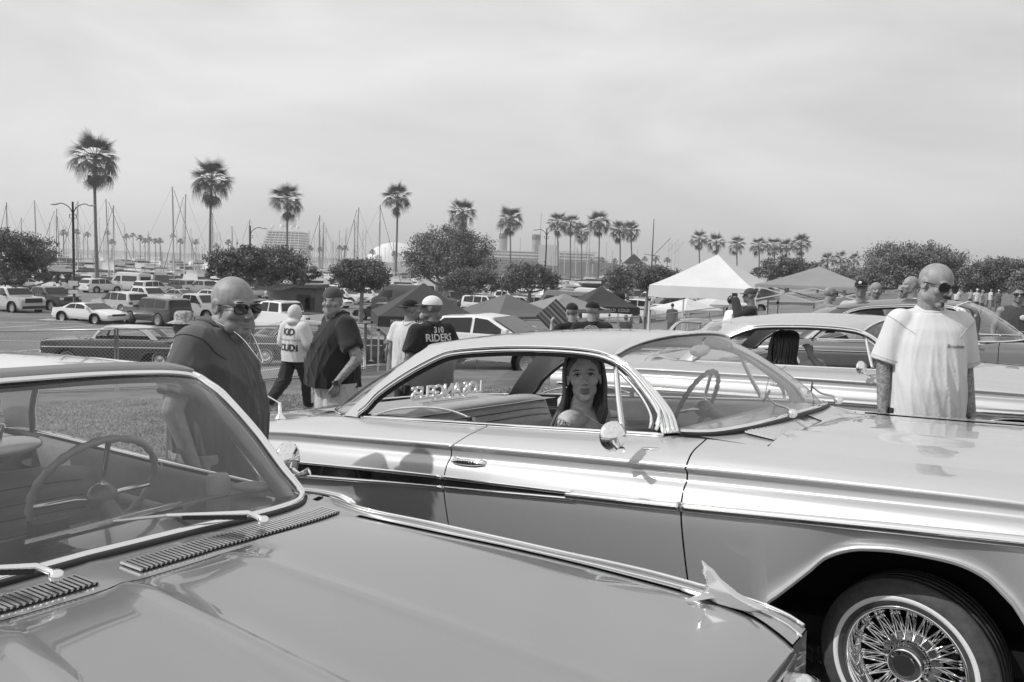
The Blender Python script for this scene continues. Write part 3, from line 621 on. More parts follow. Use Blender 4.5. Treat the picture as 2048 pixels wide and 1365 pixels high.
SB = dict(paint=SILVER, ends=(-4.35, .86), cuts=[-1.924, -.72], warp=[(-1.924, .125, .16, 2.2)],
    rows=[[(-4.4, .62, .84), (-3.6, .69, .90), (-3.0, .745, .935), (-2.72, .785, .946), (-1.8, .79, .942), (-.9, .79, .940), (-.72, .745, .93), (-.55, .69, .912), (0, .68, .880), (.34, .675, .864), (.86, .64, .80)],
          [(-4.4, .80, .84), (-3.4, .86, .893), (-3, .868, .903), (-1.8, .877, .902), (-.7, .877, .893), (0, .875, .868), (.36, .872, .85), (.86, .85, .785)],
          [(-4.4, .86, .80), (-3.45, .925, .848), (-3.06, .935, .857), (-1.93, .938, .855), (-.74, .938, .843), (-.13, .935, .832), (.36, .93, .817), (.86, .90, .755)],
          [(-4.4, .855, .783), (-3.45, .915, .828), (-3.06, .920, .836), (-1.93, .922, .835), (-.74, .922, .823), (-.13, .92, .812), (.36, .915, .797), (.86, .89, .738)],
          [(-4.4, .86, .765), (-3.45, .915, .803), (-3.06, .921, .810), (-1.93, .925, .808), (-.74, .925, .798), (-.13, .923, .789), (.36, .92, .778), (.86, .89, .72)],
          [(-4.4, .89, .735), (-3.06, .952, .770), (-1.93, .957, .770), (-.74, .957, .766), (-.13, .957, .764), (.36, .952, .758), (.86, .92, .71)],
          [(-4.4, .91, .69), (-3.06, .977, .715), (-1.93, .982, .715), (-.74, .982, .715), (-.13, .982, .72), (.36, .978, .722), (.86, .94, .69)]],
    sharp=[2], sill=[(-4.4, .84, .36), (-3.5, .90, .28), (-2.4, .92, .265), (-.5, .92, .265), (.44, .90, .28), (.86, .84, .36)], arches=[RA, FA],
    hood_u=(-.50, .84), hood_lift=[(0, .038), (.3, .036), (.32, .034), (.6, .024), (.85, .008), (.96, -.002), (1, -.006)], hood_bow=.06, hood_rear_bow=-.03, nose_drop=.05,
    trunk_u=(-4.3, -3.30), trunk_front_bow=-.12, cowl=1,
    ws_base=[(-.61, 0, .965), (-.62, .3, .962), (-.66, .55, .956), (-.74, .70, .95), (-.83, .772, .955)],
    header=[(-1.10, 0, 1.345), (-1.11, .25, 1.338), (-1.14, .45, 1.318), (-1.17, .57, 1.290), (-1.19, .640, 1.262)],
    apillar=[(-1.19, .645, 1.261), (-1.10, .667, 1.213), (-.98, .703, 1.129), (-.87, .745, 1.028), (-.83, .772, .955)],
    win_front=[(-1.235, .675, 1.262), (-1.16, .692, 1.237), (-1.08, .709, 1.193), (-1.0, .738, 1.124), (-.915, .769, 1.04), (-.885, .79, .948)],
    window=WIN_B, rail=[(-1.19, .645, 1.262), (-1.30, .675, 1.285), (-1.5, .672, 1.30), (-1.75, .667, 1.308), (-1.95, .667, 1.306), (-2.12, .669, 1.292)],
    roof_rear=[(-2.52, 0, 1.352), (-2.51, .25, 1.347), (-2.47, .46, 1.334), (-2.40, .57, 1.318), (-2.28, .63, 1.303), (-2.12, .669, 1.292)], bl_top_n=14,
    roof_centre=[(-1.10, 0, 1.345), (-1.3, 0, 1.368), (-1.6, 0, 1.386), (-1.9, 0, 1.389), (-2.2, 0, 1.380), (-2.52, 0, 1.352)],
    cp_in=[(-2.12, .669, 1.292), (-2.21, .683, 1.263), (-2.40, .717, 1.18), (-2.59, .762, 1.068), (-2.68, .785, .99), (-2.73, .797, .948)],
    cp_out=[(-2.40, .57, 1.318), (-2.50, .605, 1.258), (-2.64, .655, 1.16), (-2.78, .705, 1.05), (-2.87, .74, .97), (-2.90, .75, .942)],
    bl_base=[(-3.42, 0, .955), (-3.36, .3, .953), (-3.2, .55, .948), (-3.02, .69, .943), (-2.90, .75, .942)],
    belt=(-2.70, -.88), wr=.285, wheels=[(.01, .235, R(-6), 36), (-3.02, .27, 0, 0)], extra=[extras_B],
    int=dict(front=(-1.78, .50, .90, .66, .14, 9, VINYL), rear=(-2.36, .50, .985, .68, .17, 11, VINYL), shelf=(-3.3, -2.42, .955), dash=(-.98, .95), wheel=(-1.28, .36, .955), mirror=(-1.08, 0, 1.26), dash_mat=DASH2, sw_mat=DASH, card=VINYL))
silver_car = Classic('classic_coupe', 'silver two-door classic hardtop with wire wheel, woman looking out of its window', PB, SB)
# club plaque standing on the package shelf, lettered to be read from behind the car
pq = thing('car_club_plaque', 'chrome LOS ANGELES letters standing in the rear window of the silver car', 'plaque'); pq.matrix_world = CBM = car_matrix(PB) @ Matrix.Translation((-2.80, .02, .955))
me = text_mesh('LOS ANGELES', .115, .012, bold=.002, spacing=.92); o = link('letters', me, CHROME2, pq); o.matrix_local = Matrix.Translation((0, 0, .075)) @ frame((0, 0, 0), (-1, 0, .12)); MB().box((0, 0, .012), (.05, .52, .012)).build('base_bar', CHROME2, pq); MB().tube([(.0, .16, .01), (.0, .16, .03), (.0, -.16, .03), (0, -.16, .01)], .006, 6).build('bracket', CHROME2, pq)
# ---- near car with the long bonnet
def extras_A(s):
    T = s.T
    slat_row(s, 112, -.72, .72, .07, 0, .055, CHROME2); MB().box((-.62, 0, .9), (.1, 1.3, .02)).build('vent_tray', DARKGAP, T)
    # far wiper as parked: pivot, sprung arm, blade
    def wiper(u, y, z, mirror_y=1):
        e = (u - .225, y - .33, z + .028); a = MB().tube([(u, y, z), (u - .03, y - .03, z + .02), (u - .16, y - .2, z + .028), e], [.008, .008, .0055, .0045], 8).build('wiper_arm', CHROME, T, True)
        MB().bar((e[0] + .04, e[1] - .23, e[2] + .012), (e[0] - .03, e[1] + .23, e[2] - .004), .006, .010).build('wiper_blade', CHROME2, a); MB().bar((e[0] + .045, e[1] - .23, e[2]), (e[0] - .025, e[1] + .23, e[2] - .016), .005, .008).build('wiper_rubber', RUBBER, a)
        MB().ell((u, y, z - .004), (.018, .018, .015), 16, 8).build('wiper_pivot', CHROME, a, True)
        for k in range(11):
            t = (k + 1) / 14; p = np.array((u - .03, y - .03, z + .02)) * (1 - t) + np.array((u - .16, y - .2, z + .035)) * t; MB().box(tuple(p + np.array([.004, 0, -.012])), (.02, .007, .012), R(50)).build('arm_spring', PLASTIC, a)
    wiper(-.575, .45, 1.022); wiper(-.575, -.12, 1.028)
    # chrome jet ornaments on the fender crests
    for sd in (1, -1):
        pr = [(.57, 1.030), (.585, 1.018), (.60, 1.012), (.62, .992), (.66, .966), (.69, .956), (.735, .946), (.70, .930), (.60, .932), (.575, .945), (.592, .968), (.586, .99), (.572, 1.000), (.575, 1.012)]
        v = []; f = []
        for k, yy in enumerate((-.006, .006)):
            v += [(a, sd * .905 + yy * (1 if z > .99 else 2.2), z) for a, z in pr]
        n = len(pr); f = [tuple(range(n)), tuple(range(2 * n - 1, n - 1, -1))] + [(i, (i + 1) % n, n + (i + 1) % n, n + i) for i in range(n)]
        o = MB().add(v, f).build('fender_ornament', CHROME2, T); me = o.data; recalc(me)
        [MB().add([(.625, sd * .905 + e * .006, .950), (.575, sd * .905 + e * .065, .944), (.555, sd * .905 + e * .068, .944), (.578, sd * .905 + e * .006, .948), (.60, sd * .905 + e * .008, .958)], [(0, 1, 2, 3), (0, 4, 1), (4, 2, 1), (4, 3, 2)]).build('ornament_wing', CHROME2, o) for e in (1, -1)]
        MB().ell((.61, sd * .905, .942), (.10, .013, .009), 18, 8).build('ornament_base', CHROME2, o, True)
        # headlamp pair below the bonnet lip
        for y in (.80, .60):
            h = MB().lathe([(.085, -.07), (.094, .0), (.088, .02), (.076, .016), (.072, -.01)], 36, 'x', (.86, sd * y, .765)).build('headlamp_bezel', CHROME, T, True); MB().lathe([(.001, .018), (.04, .014), (.074, -.006)], 28, 'x', (.86, sd * y, .765)).build('headlamp_lens', mat('lamp_glass', .5, .08, 0, 1), h, True)
    us = np.linspace(-.70, .835, 70)
    for k, w, dz in ((2, .010, .003),):
        s.moulding('fender_crest_trim', k, -.70, .82, w, .006, dz=.004, dy=-.004)
    s.moulding('bonnet_edge_trim', 1, -.66, .83, .006, .004, dz=.002)
    s.door_mirror((-1.16, 1.0, 1.02), 1, R(10), .066)
    hh = spline(SA['header'], 20); hh = np.vstack([mirror(hh, -1)[:0:-1], hh]); me = ribbon(hh + np.array([-.012, 0, .022]), np.tile([.75, 0, .66], (len(hh), 1)), .034 * np.clip((len(hh) / 2 - np.abs(np.arange(len(hh)) - len(hh) / 2)) / 4, .12, 1), .006, 'flat').mesh('header_panel'); recalc(me); link('header_panel', me, s.p['paint'], T, True)
    # grille bars and bumper at the front
    for k in range(5): MB().box((.86, 0, .72 - k * .045), (.03, 1.0, .012)).build('grille_bar', CHROME, T)
    MB().tube([(.74, -.96, .5), (.95, -.8, .5), (1.0, 0, .5), (.95, .8, .5), (.74, .96, .5)], .06, 12).build('front_bumper', CHROME, T, True)
    # vent window frame, camera on the dash and sunglasses case by the pillar
    for sd in (1, -1):
        v = MB().tube([(-1.09, sd * .62, 1.30), (-1.03, sd * .70, 1.13), (-.97, sd * .765, .995)], .012, 8).build('vent_post', CHROME, T, True)
    b = MB().box((-.93, .02, 1.03), (.055, .085, .05)).build('dash_camera', PLASTIC, T); MB().box((-.90, .02, 1.0), (.03, .06, .03)).build('camera_mount', CHROME2, b)
    MB().lathe([(.038, 0), (.04, .045), (.034, .062), (.001, .063)], 24, 'z', (-1.05, .62, .985)).build('dash_speaker_pod', VINYLD, T, True)
    MB().ell((-.94, .68, 1.01), (.07, .022, .02), 18, 8, Euler((0, 0, R(35)))).build('pillar_pod', VINYLD, T, True)
    for k in range(22): MB().box((-.80 - k * .011, -.22, 1.0015 - k * .0006), (.004, .50, .003)).build('dash_grille_bar', PLASTIC, T)
SA = dict(paint=GREYP, roof_mat=mat('white_roof_paint', .72, .3, 0, 1, .03), ends=(-4.3, .83), cuts=[-1.95, -.74],
    rows=[[(-4.4, .62, .86), (-3.4, .69, .93), (-2.75, .745, .965), (-1.8, .765, .97), (-.95, .775, .98), (-.78, .76, .978), (-.62, .752, .978), (-.5, .766, .974), (-.23, .812, .965), (.04, .866, .954), (.30, .90, .944), (.56, .915, .934), (.71, .89, .928), (.78, .85, .923), (.86, .79, .912)],
          [(-4.4, .72, .86), (-2.75, .80, .955), (-.95, .82, .963), (-.72, .785, .980), (-.5, .785, .973), (-.23, .832, .960), (.04, .88, .950), (.30, .918, .941), (.56, .938, .931), (.71, .928, .925), (.78, .905, .921), (.86, .84, .912)],
          [(-4.4, .80, .85), (-2.75, .87, .945), (-.95, .86, .955), (-.72, .812, .986), (-.57, .80, .981), (-.26, .855, .968), (.13, .915, .953), (.46, .960, .941), (.68, .965, .931), (.76, .95, .926), (.82, .92, .920), (.86, .88, .908)],
          [(-4.4, .86, .80), (-2.75, .94, .89), (-.72, .93, .91), (-.26, .94, .915), (.13, .955, .91), (.46, .975, .90), (.70, .975, .885), (.86, .90, .82)],
          [(-4.4, .90, .68), (-2.75, .97, .70), (-.72, .975, .70), (.46, .98, .70), (.86, .92, .68)]],
    sharp=[1, 2], sill=[(-4.4, .84, .36), (-2.4, .92, .265), (-.5, .92, .265), (.44, .90, .28), (.86, .84, .4)], arches=[RA, FA],
    hood_u=(-.52, .835), hood_lift=[(0, .036), (.012, .034), (.03, .026), (.09, .021), (.2, .021), (.33, .022), (.355, .026), (.375, .027), (.42, .022), (.6, .018), (.8, .012), (.95, .004), (1, -.003)], hood_bow=.02, hood_rear_bow=.015, nose_drop=.0,
    trunk_u=(-4.3, -3.30), trunk_front_bow=-.1, cowl=1,
    ws_base=[(-.70, 0, 1.012), (-.695, .3, 1.008), (-.69, .5, 1.003), (-.70, .62, 1.0), (-.725, .69, .998), (-.77, .738, 1.003)],
    header=[(-1.12, 0, 1.415), (-1.12, .25, 1.411), (-1.12, .45, 1.400), (-1.12, .54, 1.388), (-1.12, .583, 1.376)],
    apillar=[(-1.12, .583, 1.376), (-1.07, .59, 1.355), (-1.01, .605, 1.322), (-.91, .652, 1.213), (-.83, .708, 1.081), (-.79, .731, 1.03), (-.77, .738, 1.003)],
    win_front=[(-1.20, .605, 1.362), (-1.12, .618, 1.34), (-1.06, .630, 1.29), (-.97, .672, 1.19), (-.90, .722, 1.07), (-.86, .76, .985)],
    window=[(-2.75, .755, .975), (-2.62, .70, 1.10), (-2.40, .64, 1.26), (-2.2, .61, 1.33), (-1.9, .60, 1.355), (-1.5, .60, 1.362), (-1.22, .605, 1.358), (-1.12, .618, 1.335), (-1.06, .633, 1.285), (-.97, .675, 1.19), (-.90, .725, 1.07), (-.87, .76, .985)],
    rail=[(-1.12, .583, 1.376), (-1.25, .60, 1.385), (-1.5, .605, 1.388), (-1.8, .605, 1.385), (-2.1, .605, 1.375), (-2.3, .61, 1.345)],
    roof_rear=[(-2.6, 0, 1.38), (-2.59, .25, 1.375), (-2.55, .45, 1.362), (-2.45, .56, 1.352), (-2.3, .61, 1.345)], bl_top_n=14,
    roof_centre=[(-1.12, 0, 1.415), (-1.4, 0, 1.447), (-1.8, 0, 1.46), (-2.2, 0, 1.44), (-2.6, 0, 1.38)],
    cp_in=[(-2.3, .61, 1.345), (-2.40, .65, 1.27), (-2.62, .71, 1.11), (-2.78, .765, .97)], cp_out=[(-2.5, .50, 1.357), (-2.66, .57, 1.25), (-2.82, .65, 1.1), (-2.96, .72, .965)],
    bl_base=[(-3.42, 0, .975), (-3.36, .3, .973), (-3.22, .55, .97), (-2.96, .72, .965)],
    belt=(-2.7, -.86), pillar_mat=GREYP, wheels=[(0, .29, 0, 0), (-3.02, .29, 0, 0)], extra=[extras_A],
    int=dict(front=(-1.80, .50, .98, .64, .12, 9, VINYLK), rear=(-2.5, .50, 1.0, .66, .2, 9, VINYLK), shelf=(-3.3, -2.6, .975), dash=(-1.14, .985), wheel=(-1.36, .36, 1.0), mirror=(-1.05, -.05, 1.245), dash_mat=mat('dark_dash', .05, .25, 0, .6), sw_mat=DASH2, card=VINYLK))
GREYP.node_tree.nodes['Principled BSDF'].inputs['Coat IOR'].default_value = 2.0
near_car = Classic('classic_car', 'grey classic car with long glossy bonnet, chrome fender ornament and white roof', PA, SA)

def extras_C(s):
    low = lambda u: np.c_[u, np.full(len(u), .987), np.interp(u, [-4.2, -2, .36, .84], [.665, .675, .68, .67])]
    for a, b in ((-4.2, -1.929), (-1.919, -.727), (-.715, .84)): s.moulding('side_moulding', 0, a, b, .042, .014, rows=low)
    handle(s, -1.80, .79, .925); s.door_mirror((-1.12, -.96, .975), -1, R(-20))
    for sd in (-1, 1):
        vp = mirror(np.array([(-1.155, .688, 1.215), (-1.12, .735, 1.09), (-1.075, .788, .957)]), sd); v = MB().tube(spline(vp, 10), .013, 8).build('vent_post', CHROME, s.T, True)
        fr = mirror(np.array([(-1.145, .69, 1.20), (-1.0, .74, 1.085), (-.945, .785, .965)]), sd); MB().tube(spline(fr, 14), .009, 8).build('vent_frame', CHROME, v, True)
        g = np.vstack([vp, fr[::-1]]); MB().add(g, [tuple(range(len(g)))]).build('vent_glass', GLASS, v)
    wipers(s, [(-.53, -.30), (-.53, .36)], .30)
SC = dict(SB, paint=SILVER2, extra=[extras_C], wheels=[(0, .29, 0, 0), (-3.02, .29, 0, 0)])
far_silver_car = Classic('classic_coupe', 'pale silver classic hardtop behind the white T-shirt man, dark-haired woman in it', PC, SC)
def extras_D(s):
    s.moulding('side_moulding', 0, -4.2, .84, .03, .012, rows=lambda u: np.c_[u, np.full(len(u), .975), np.full(len(u), .72)])
    s.door_mirror((-1.0, -.93, 1.01), -1, R(-20)); wipers(s, [(-.5, -.30), (-.5, .36)], .30)
SD = dict(SA, paint=DARKP, roof_mat=mat('dark_roof_paint', .05, .35, 0, .6, .08), pillar_mat=CHROME2, extra=[extras_D], ws_mat=GLASS,
    ws_base=[(-.52, 0, 1.0), (-.54, .35, .998), (-.64, .62, .99), (-.82, .77, .985), (-1.08, .80, .985)],
    header=[(-1.13, 0, 1.415), (-1.13, .25, 1.411), (-1.15, .45, 1.40), (-1.17, .54, 1.388), (-1.2, .583, 1.376)],
    apillar=[(-1.2, .583, 1.376), (-1.10, .64, 1.33), (-1.06, .70, 1.2), (-1.07, .76, 1.08), (-1.08, .80, .985)],
    win_front=[(-1.28, .605, 1.362), (-1.16, .64, 1.33), (-1.12, .70, 1.2), (-1.14, .75, 1.08), (-1.16, .79, .985)],
    window=[(-2.75, .755, .975), (-2.62, .70, 1.10), (-2.40, .64, 1.26), (-2.2, .61, 1.33), (-1.9, .60, 1.355), (-1.5, .60, 1.362), (-1.28, .61, 1.355), (-1.17, .645, 1.32), (-1.13, .70, 1.2), (-1.15, .75, 1.08), (-1.17, .79, .985)],
    rail=[(-1.2, .583, 1.376), (-1.35, .60, 1.385), (-1.5, .605, 1.388), (-1.8, .605, 1.385), (-2.1, .605, 1.375), (-2.3, .61, 1.345)],
    roof_centre=[(-1.13, 0, 1.415), (-1.4, 0, 1.447), (-1.8, 0, 1.46), (-2.2, 0, 1.44), (-2.6, 0, 1.38)])
dark_roof_car = Classic('classic_car', 'classic car with dark roof and wrap-around windscreen, farthest of the four large show cars', PD, SD)
# ------------------------------------------------------------------ people
SKIN = lambda v: mat('skin_%d' % int(v * 1000), v, .48, noise=.16, scale=34, bump=.12, bscale=320, spec=.4)
def tattoo_skin(v):
    nm = 'tattooed_skin_%d' % int(v * 1000)
    if nm in M: return M[nm]
    m = mat(nm, v, .5, bump=.08, bscale=260, spec=.4); n = m.node_tree; b = n.nodes['Principled BSDF']; t = n.nodes.new('ShaderNodeTexCoord')
    x = n.nodes.new('ShaderNodeTexNoise'); x.inputs['Scale'].default_value = 26; x.inputs['Detail'].default_value = 4; x.inputs['Distortion'].default_value = 2.2; n.links.new(t.outputs['Object'], x.inputs['Vector'])
    r = n.nodes.new('ShaderNodeValToRGB'); e = r.color_ramp.elements; e[0].position = .40; e[0].color = col(v * .55); e[1].position = .56; e[1].color = col(v); n.links.new(x.outputs[0], r.inputs[0]); n.links.new(r.outputs[0], b.inputs['Base Color']); return m
def cloth(nm, v, rough=.9, noise=.08): return mat(nm, v, rough, noise=noise * .4, scale=10, bump=.12, bscale=55, spec=.15, sheen=.15)
SHADES = mat('sunglass_lens', .008, .03, 0, 1, .02); SHFRAME = mat('sunglass_frame', .012, .25)
HAIRD = mat('dark_hair', .018, .38, noise=.5, scale=60, stretch=(6, 6, .6), spec=.6); HAIRB = mat('brown_hair', .13, .38, noise=.55, scale=60, stretch=(6, 6, .5), spec=.6); STUB = mat('beard_hair', .05, .8, noise=.4, scale=200)
GREYBEARD = mat('grey_beard', .35, .8, noise=.5, scale=120)
def voxel(mb, size, smooth=4, fac=.5):
    me = mb.mesh('tmp'); o = bpy.data.objects.new('tmp', me); COL.objects.link(o)
    r = o.modifiers.new('r', 'REMESH'); r.mode = 'VOXEL'; r.voxel_size = size; r.use_smooth_shade = True
    if smooth: k = o.modifiers.new('s', 'SMOOTH'); k.factor = fac; k.iterations = smooth
    dg = bpy.context.evaluated_depsgraph_get(); out = bpy.data.meshes.new_from_object(o.evaluated_get(dg)); bpy.data.objects.remove(o); bpy.data.meshes.remove(me); return out
def coords(me):
    c = np.zeros(len(me.vertices) * 3); me.vertices.foreach_get('co', c); return c.reshape(-1, 3)
def setc(me, c): me.vertices.foreach_set('co', np.ascontiguousarray(c).ravel()); me.update()
def normals(me):
    c = np.zeros(len(me.vertices) * 3); me.vertices.foreach_get('normal', c); return c.reshape(-1, 3)
def folds(me, amp=.006, seed=0, drape=1.0):
    """soft ridges of hanging cloth"""
    c = coords(me); n = normals(me); r = np.random.default_rng(seed); d = np.zeros(len(c)); ph0 = np.arctan2(c[:, 0], -c[:, 1] + .02)
    for k in range(8):
        m_ = (5 + 2 * k) * r.choice([-1, 1]); ph = m_ * .5 * ph0 + c[:, 2] * r.uniform(3, 11) + .9 * np.sin(c[:, 2] * r.uniform(4, 9) + r.uniform(0, 6)) + .7 * np.sin(c[:, 0] * 13 + k) + r.uniform(0, 6)
        env = np.clip(.25 + .9 * np.sin(c[:, 2] * r.uniform(4, 8) + ph0 * r.uniform(-1.2, 1.2) + r.uniform(0, 6)), 0, 1); d += ((1 - np.abs(np.sin(ph))) ** 3) * env * (1.2 - .06 * k)
    z = np.clip((1.42 - c[:, 2]) / .22, .2, 1); setc(me, c + n * ((d - .55) * amp * 1.25 * z)[:, None])
def cut(me, co, no):
    b = bmesh.new(); b.from_mesh(me); bmesh.ops.bisect_plane(b, geom=b.verts[:] + b.edges[:] + b.faces[:], plane_co=co, plane_no=no, clear_outer=True); b.to_mesh(me); b.free(); return me
def finish(me, name, m, parent): return link(name, me, m, parent, True)
def head_blobs(mb, X, fat=0, fem=0, ears=True):
    """X maps head-local points; head centre at eye height"""
    def E(c, r, n=14, k=10): mb.ell(tuple(X @ Vector(c)), r, n, k, X.to_3x3().to_4x4())
    def Cn(p, q, a, b): mb.cone(tuple(X @ Vector(p)), tuple(X @ Vector(q)), a, b, 10)
    f = 1 + fat * .22; w = .95 if fem else 1
    E((0, .012, .030), (.077 * w, .098, .088), 22, 14); E((0, -.024, -.042), ((.060 - .004 * fem) * w * f, .063, .074), 18, 12); E((0, -.066, -.098), (.026 * w, .022, .020)); E((0, -.05, -.02), (.06 * w, .045, .05))
    for s in (-1, 1):
        E((s * (.044 - .008 * fem) * f, -.012, -.066 + .008 * fem), (.020 * f, .036, .032)); E((s * (.040 - .004 * fem), -.060 + .004 * fem, -.026 + .004 * fem), (.026 * (1 + fat * .25), .026 - .003 * fem, .026)); E((s * .028, -.079, .022), (.028, .017, .010 if not fem else .007)); E((s * .012, -.103, -.034), (.0105, .011, .008))
        if ears: E((s * .079 * w, .010, -.008), (.009, .021, .032)); E((s * .083 * w, .018, .004), (.008, .014, .022))
    Cn((0, -.088, .014), (0, -.113, -.027), .008, .0125 if not fem else .010); E((0, -.110, -.030), (.013, .011, .010))
    E((0, -.088, -.0595), (.024, .014, .0065 + .002 * fem)); E((0, -.087, -.0725), (.021, .013, .0072 + .003 * fem))
    if fat > .5: Cn((0, -.052, -.092), (0, -.005, -.128), .040 * f, .062); E((0, .058, -.075), (.058, .045, .05)); E((-.035, -.045, -.075), (.035, .032, .035)); E((.035, -.045, -.075), (.035, .032, .035))
def sculpt_head(me, X, k=1.0, fem=0):
    c = coords(me); Xi = X.inverted(); A = np.array(Xi.to_3x3()); l = c @ A.T + np.array(Xi.translation); d = np.zeros_like(l)
    for s in (-1, 1):
        g = np.exp(-(((l[:, 0] - s * .031) / .017) ** 2 + ((l[:, 2] - .003) / .011) ** 2)) * (l[:, 1] < -.05); d[:, 1] += g * .010
    g = np.exp(-((l[:, 2] + .0660) / .0026) ** 2 - (l[:, 0] / .024) ** 4) * (l[:, 1] < -.06); d[:, 1] += g * .0045
    g = np.exp(-((l[:, 2] + .086) / .006) ** 2 - (l[:, 0] / .02) ** 2) * (l[:, 1] < -.06); d[:, 1] += g * .004
    for s in (-1, 1):
        g = np.exp(-((l[:, 1] - .006) / .012) ** 2 - ((l[:, 2] + .004) / .018) ** 2) * (np.abs(l[:, 0]) > .074) * (l[:, 0] * s > 0); d[:, 0] -= s * g * .007
        g = np.exp(-(((l[:, 0] - s * (.030 + .35 * (-.045 - l[:, 2]))) / .004) ** 2)) * (l[:, 2] < -.03) * (l[:, 2] > -.075) * (l[:, 1] < -.055); d[:, 1] += g * .0022
    setc(me, c + (d * k) @ A)
class Person:
    def __init__(s, label, hx, hy, depth, fa, head=(0, 0, 0), build=0.0, wide=1.0, skin=.30, arm_tat=False, vox=.008, pose={}, legs=True, group=None, H=None, base=None, hs=1.0, fem=0, face=None, name='person', cat='person', hair=None):
        hc = at(hx, hy, depth); ho = Vector(pose.get('hoff', (0, 0, 0)))
        if H: k = H / 1.75; g = hc.z - (1.632 + ho.z) * k
        else: g = gz(hc.x, hc.y); k = (hc.z - g) / (1.632 + ho.z)
        o2 = Vector((ho.x, ho.y - .015, 0)) * k; o2.rotate(Euler((0, 0, fa + math.pi / 2)))
        s.k = k; s.hs = hs / k * 1.0; s.T = thing(name, label, cat, group, (hc.x - o2.x, hc.y - o2.y, g), fa + math.pi / 2); s.T.scale = (k, k, k); s.fat = build; s.wide = wide; s.vox = vox; s.lab = label
        b = build; w = wide
        J = dict(pelvis=(0, 0, .95), belly=(0, 0, 1.10), chest=(0, 0, 1.27), neck=(0, .015, 1.46), shR=(-.178 * w, .01, 1.40), shL=(.178 * w, .01, 1.40),
                 elR=(-.235 * w - .06 * b, .03, 1.14), wrR=(-.245 * w - .08 * b, -.05, .90), elL=(.235 * w + .06 * b, .03, 1.14), wrL=(.245 * w + .08 * b, -.05, .90),
                 hiR=(-.095, 0, .92), hiL=(.095, 0, .92), knR=(-.11, -.02, .50), knL=(.11, -.02, .50), anR=(-.115, .03, .09), anL=(.115, .03, .09))
        J.update(pose); s.J = {a: np.array(v, float) for a, v in J.items()}
        hl = Vector(s.J.get('head', (0, 0, 0))) if 'head' in J else Vector((0, 0, 0)); s.hoff = Vector(J.get('hoff', (0, 0, 0)))
        X = Matrix.Translation(Vector((0, -.015, 1.632)) + s.hoff) @ Euler((R(head[1]), R(head[2]), R(head[0])), 'XYZ').to_matrix().to_4x4()
        s.X = Matrix.Translation(Vector((0, .02, -.0))) @ X if False else X; s.Xs = s.X @ Matrix.Scale(s.hs, 4)
        mb = MB(); s.body_blobs(mb, 0, legs); head_blobs(mb, s.Xs, min(1, b * 1.3) if face is None else face, fem); hd = s.Xs
        J = s.J; nb = J['neck'] + np.array(s.hoff) * .4; mb.cone(tuple(nb + np.array([0, .015, -.06])), tuple(hd @ Vector((0, .02, -.07))), .058 + .03 * b, .054 + .02 * b, 14)
        s.traps(mb, 0)
        s.hands(mb, pose)
        me = voxel(mb, vox, 3); sculpt_head(me, s.Xs, 1, fem)
        s.body = finish(me, 'body', tattoo_skin(skin) if arm_tat else SKIN(skin), s.T)
    def body_blobs(s, mb, g=0.0, legs=True, arms=True):
        J, b, w = s.J, s.fat, s.wide; ch, be, pe = J['chest'], J['belly'], J['pelvis']
        mb.ell(ch + np.array([0, -.02 * b, 0]), (.168 * w + .04 * b + g, .108 + .06 * b + g, .19 + g), 22, 14)
        mb.ell(ch + np.array([0, .0, .09]), (.175 * w + g, .085 + .04 * b + g, .09 + g), 22, 12)
        mb.ell(be + np.array([0, -.10 * b, 0]), (.150 * w + .10 * b + g, .105 + .14 * b + g, .17 + g), 22, 14)
        mb.ell(pe, (.165 + .07 * b + g, .118 + .09 * b + g, .13 + g), 22, 12)
        mb.cone(J['shR'], J['shL'], .062 + g, .062 + g, 14)
        if arms:
            for q in 'RL':
                mb.cone(J['sh' + q], J['el' + q], .052 + .018 * b + g, .041 + .012 * b + g, 12); mb.cone(J['el' + q], J['wr' + q], .041 + .010 * b + g, .027 + .005 * b + g, 12)
        if legs:
            for q in 'RL':
                mb.cone(J['hi' + q], J['kn' + q], .088 + .02 * b + g, .056 + .01 * b + g, 14); mb.cone(J['kn' + q], J['an' + q], .055 + g, .036 + g, 12)
                a = J['an' + q]; f = np.array(J.get('toe' + q, a + np.array([0, -.15, -.05]))); mb.cone(a + np.array([0, .03, -.05]), f, .042, .034, 10)
    def traps(s, mb, g):
        J, b = s.J, s.fat
        for q in 'RL': mb.cone(tuple(J['neck'] + np.array([0, .02, -.035 + .03 * b])), tuple(J['sh' + q] * np.array([.8, 1, 1]) + np.array([0, .005, .005])), .052 + .02 * b + g, .050 + .01 * b + g, 14)
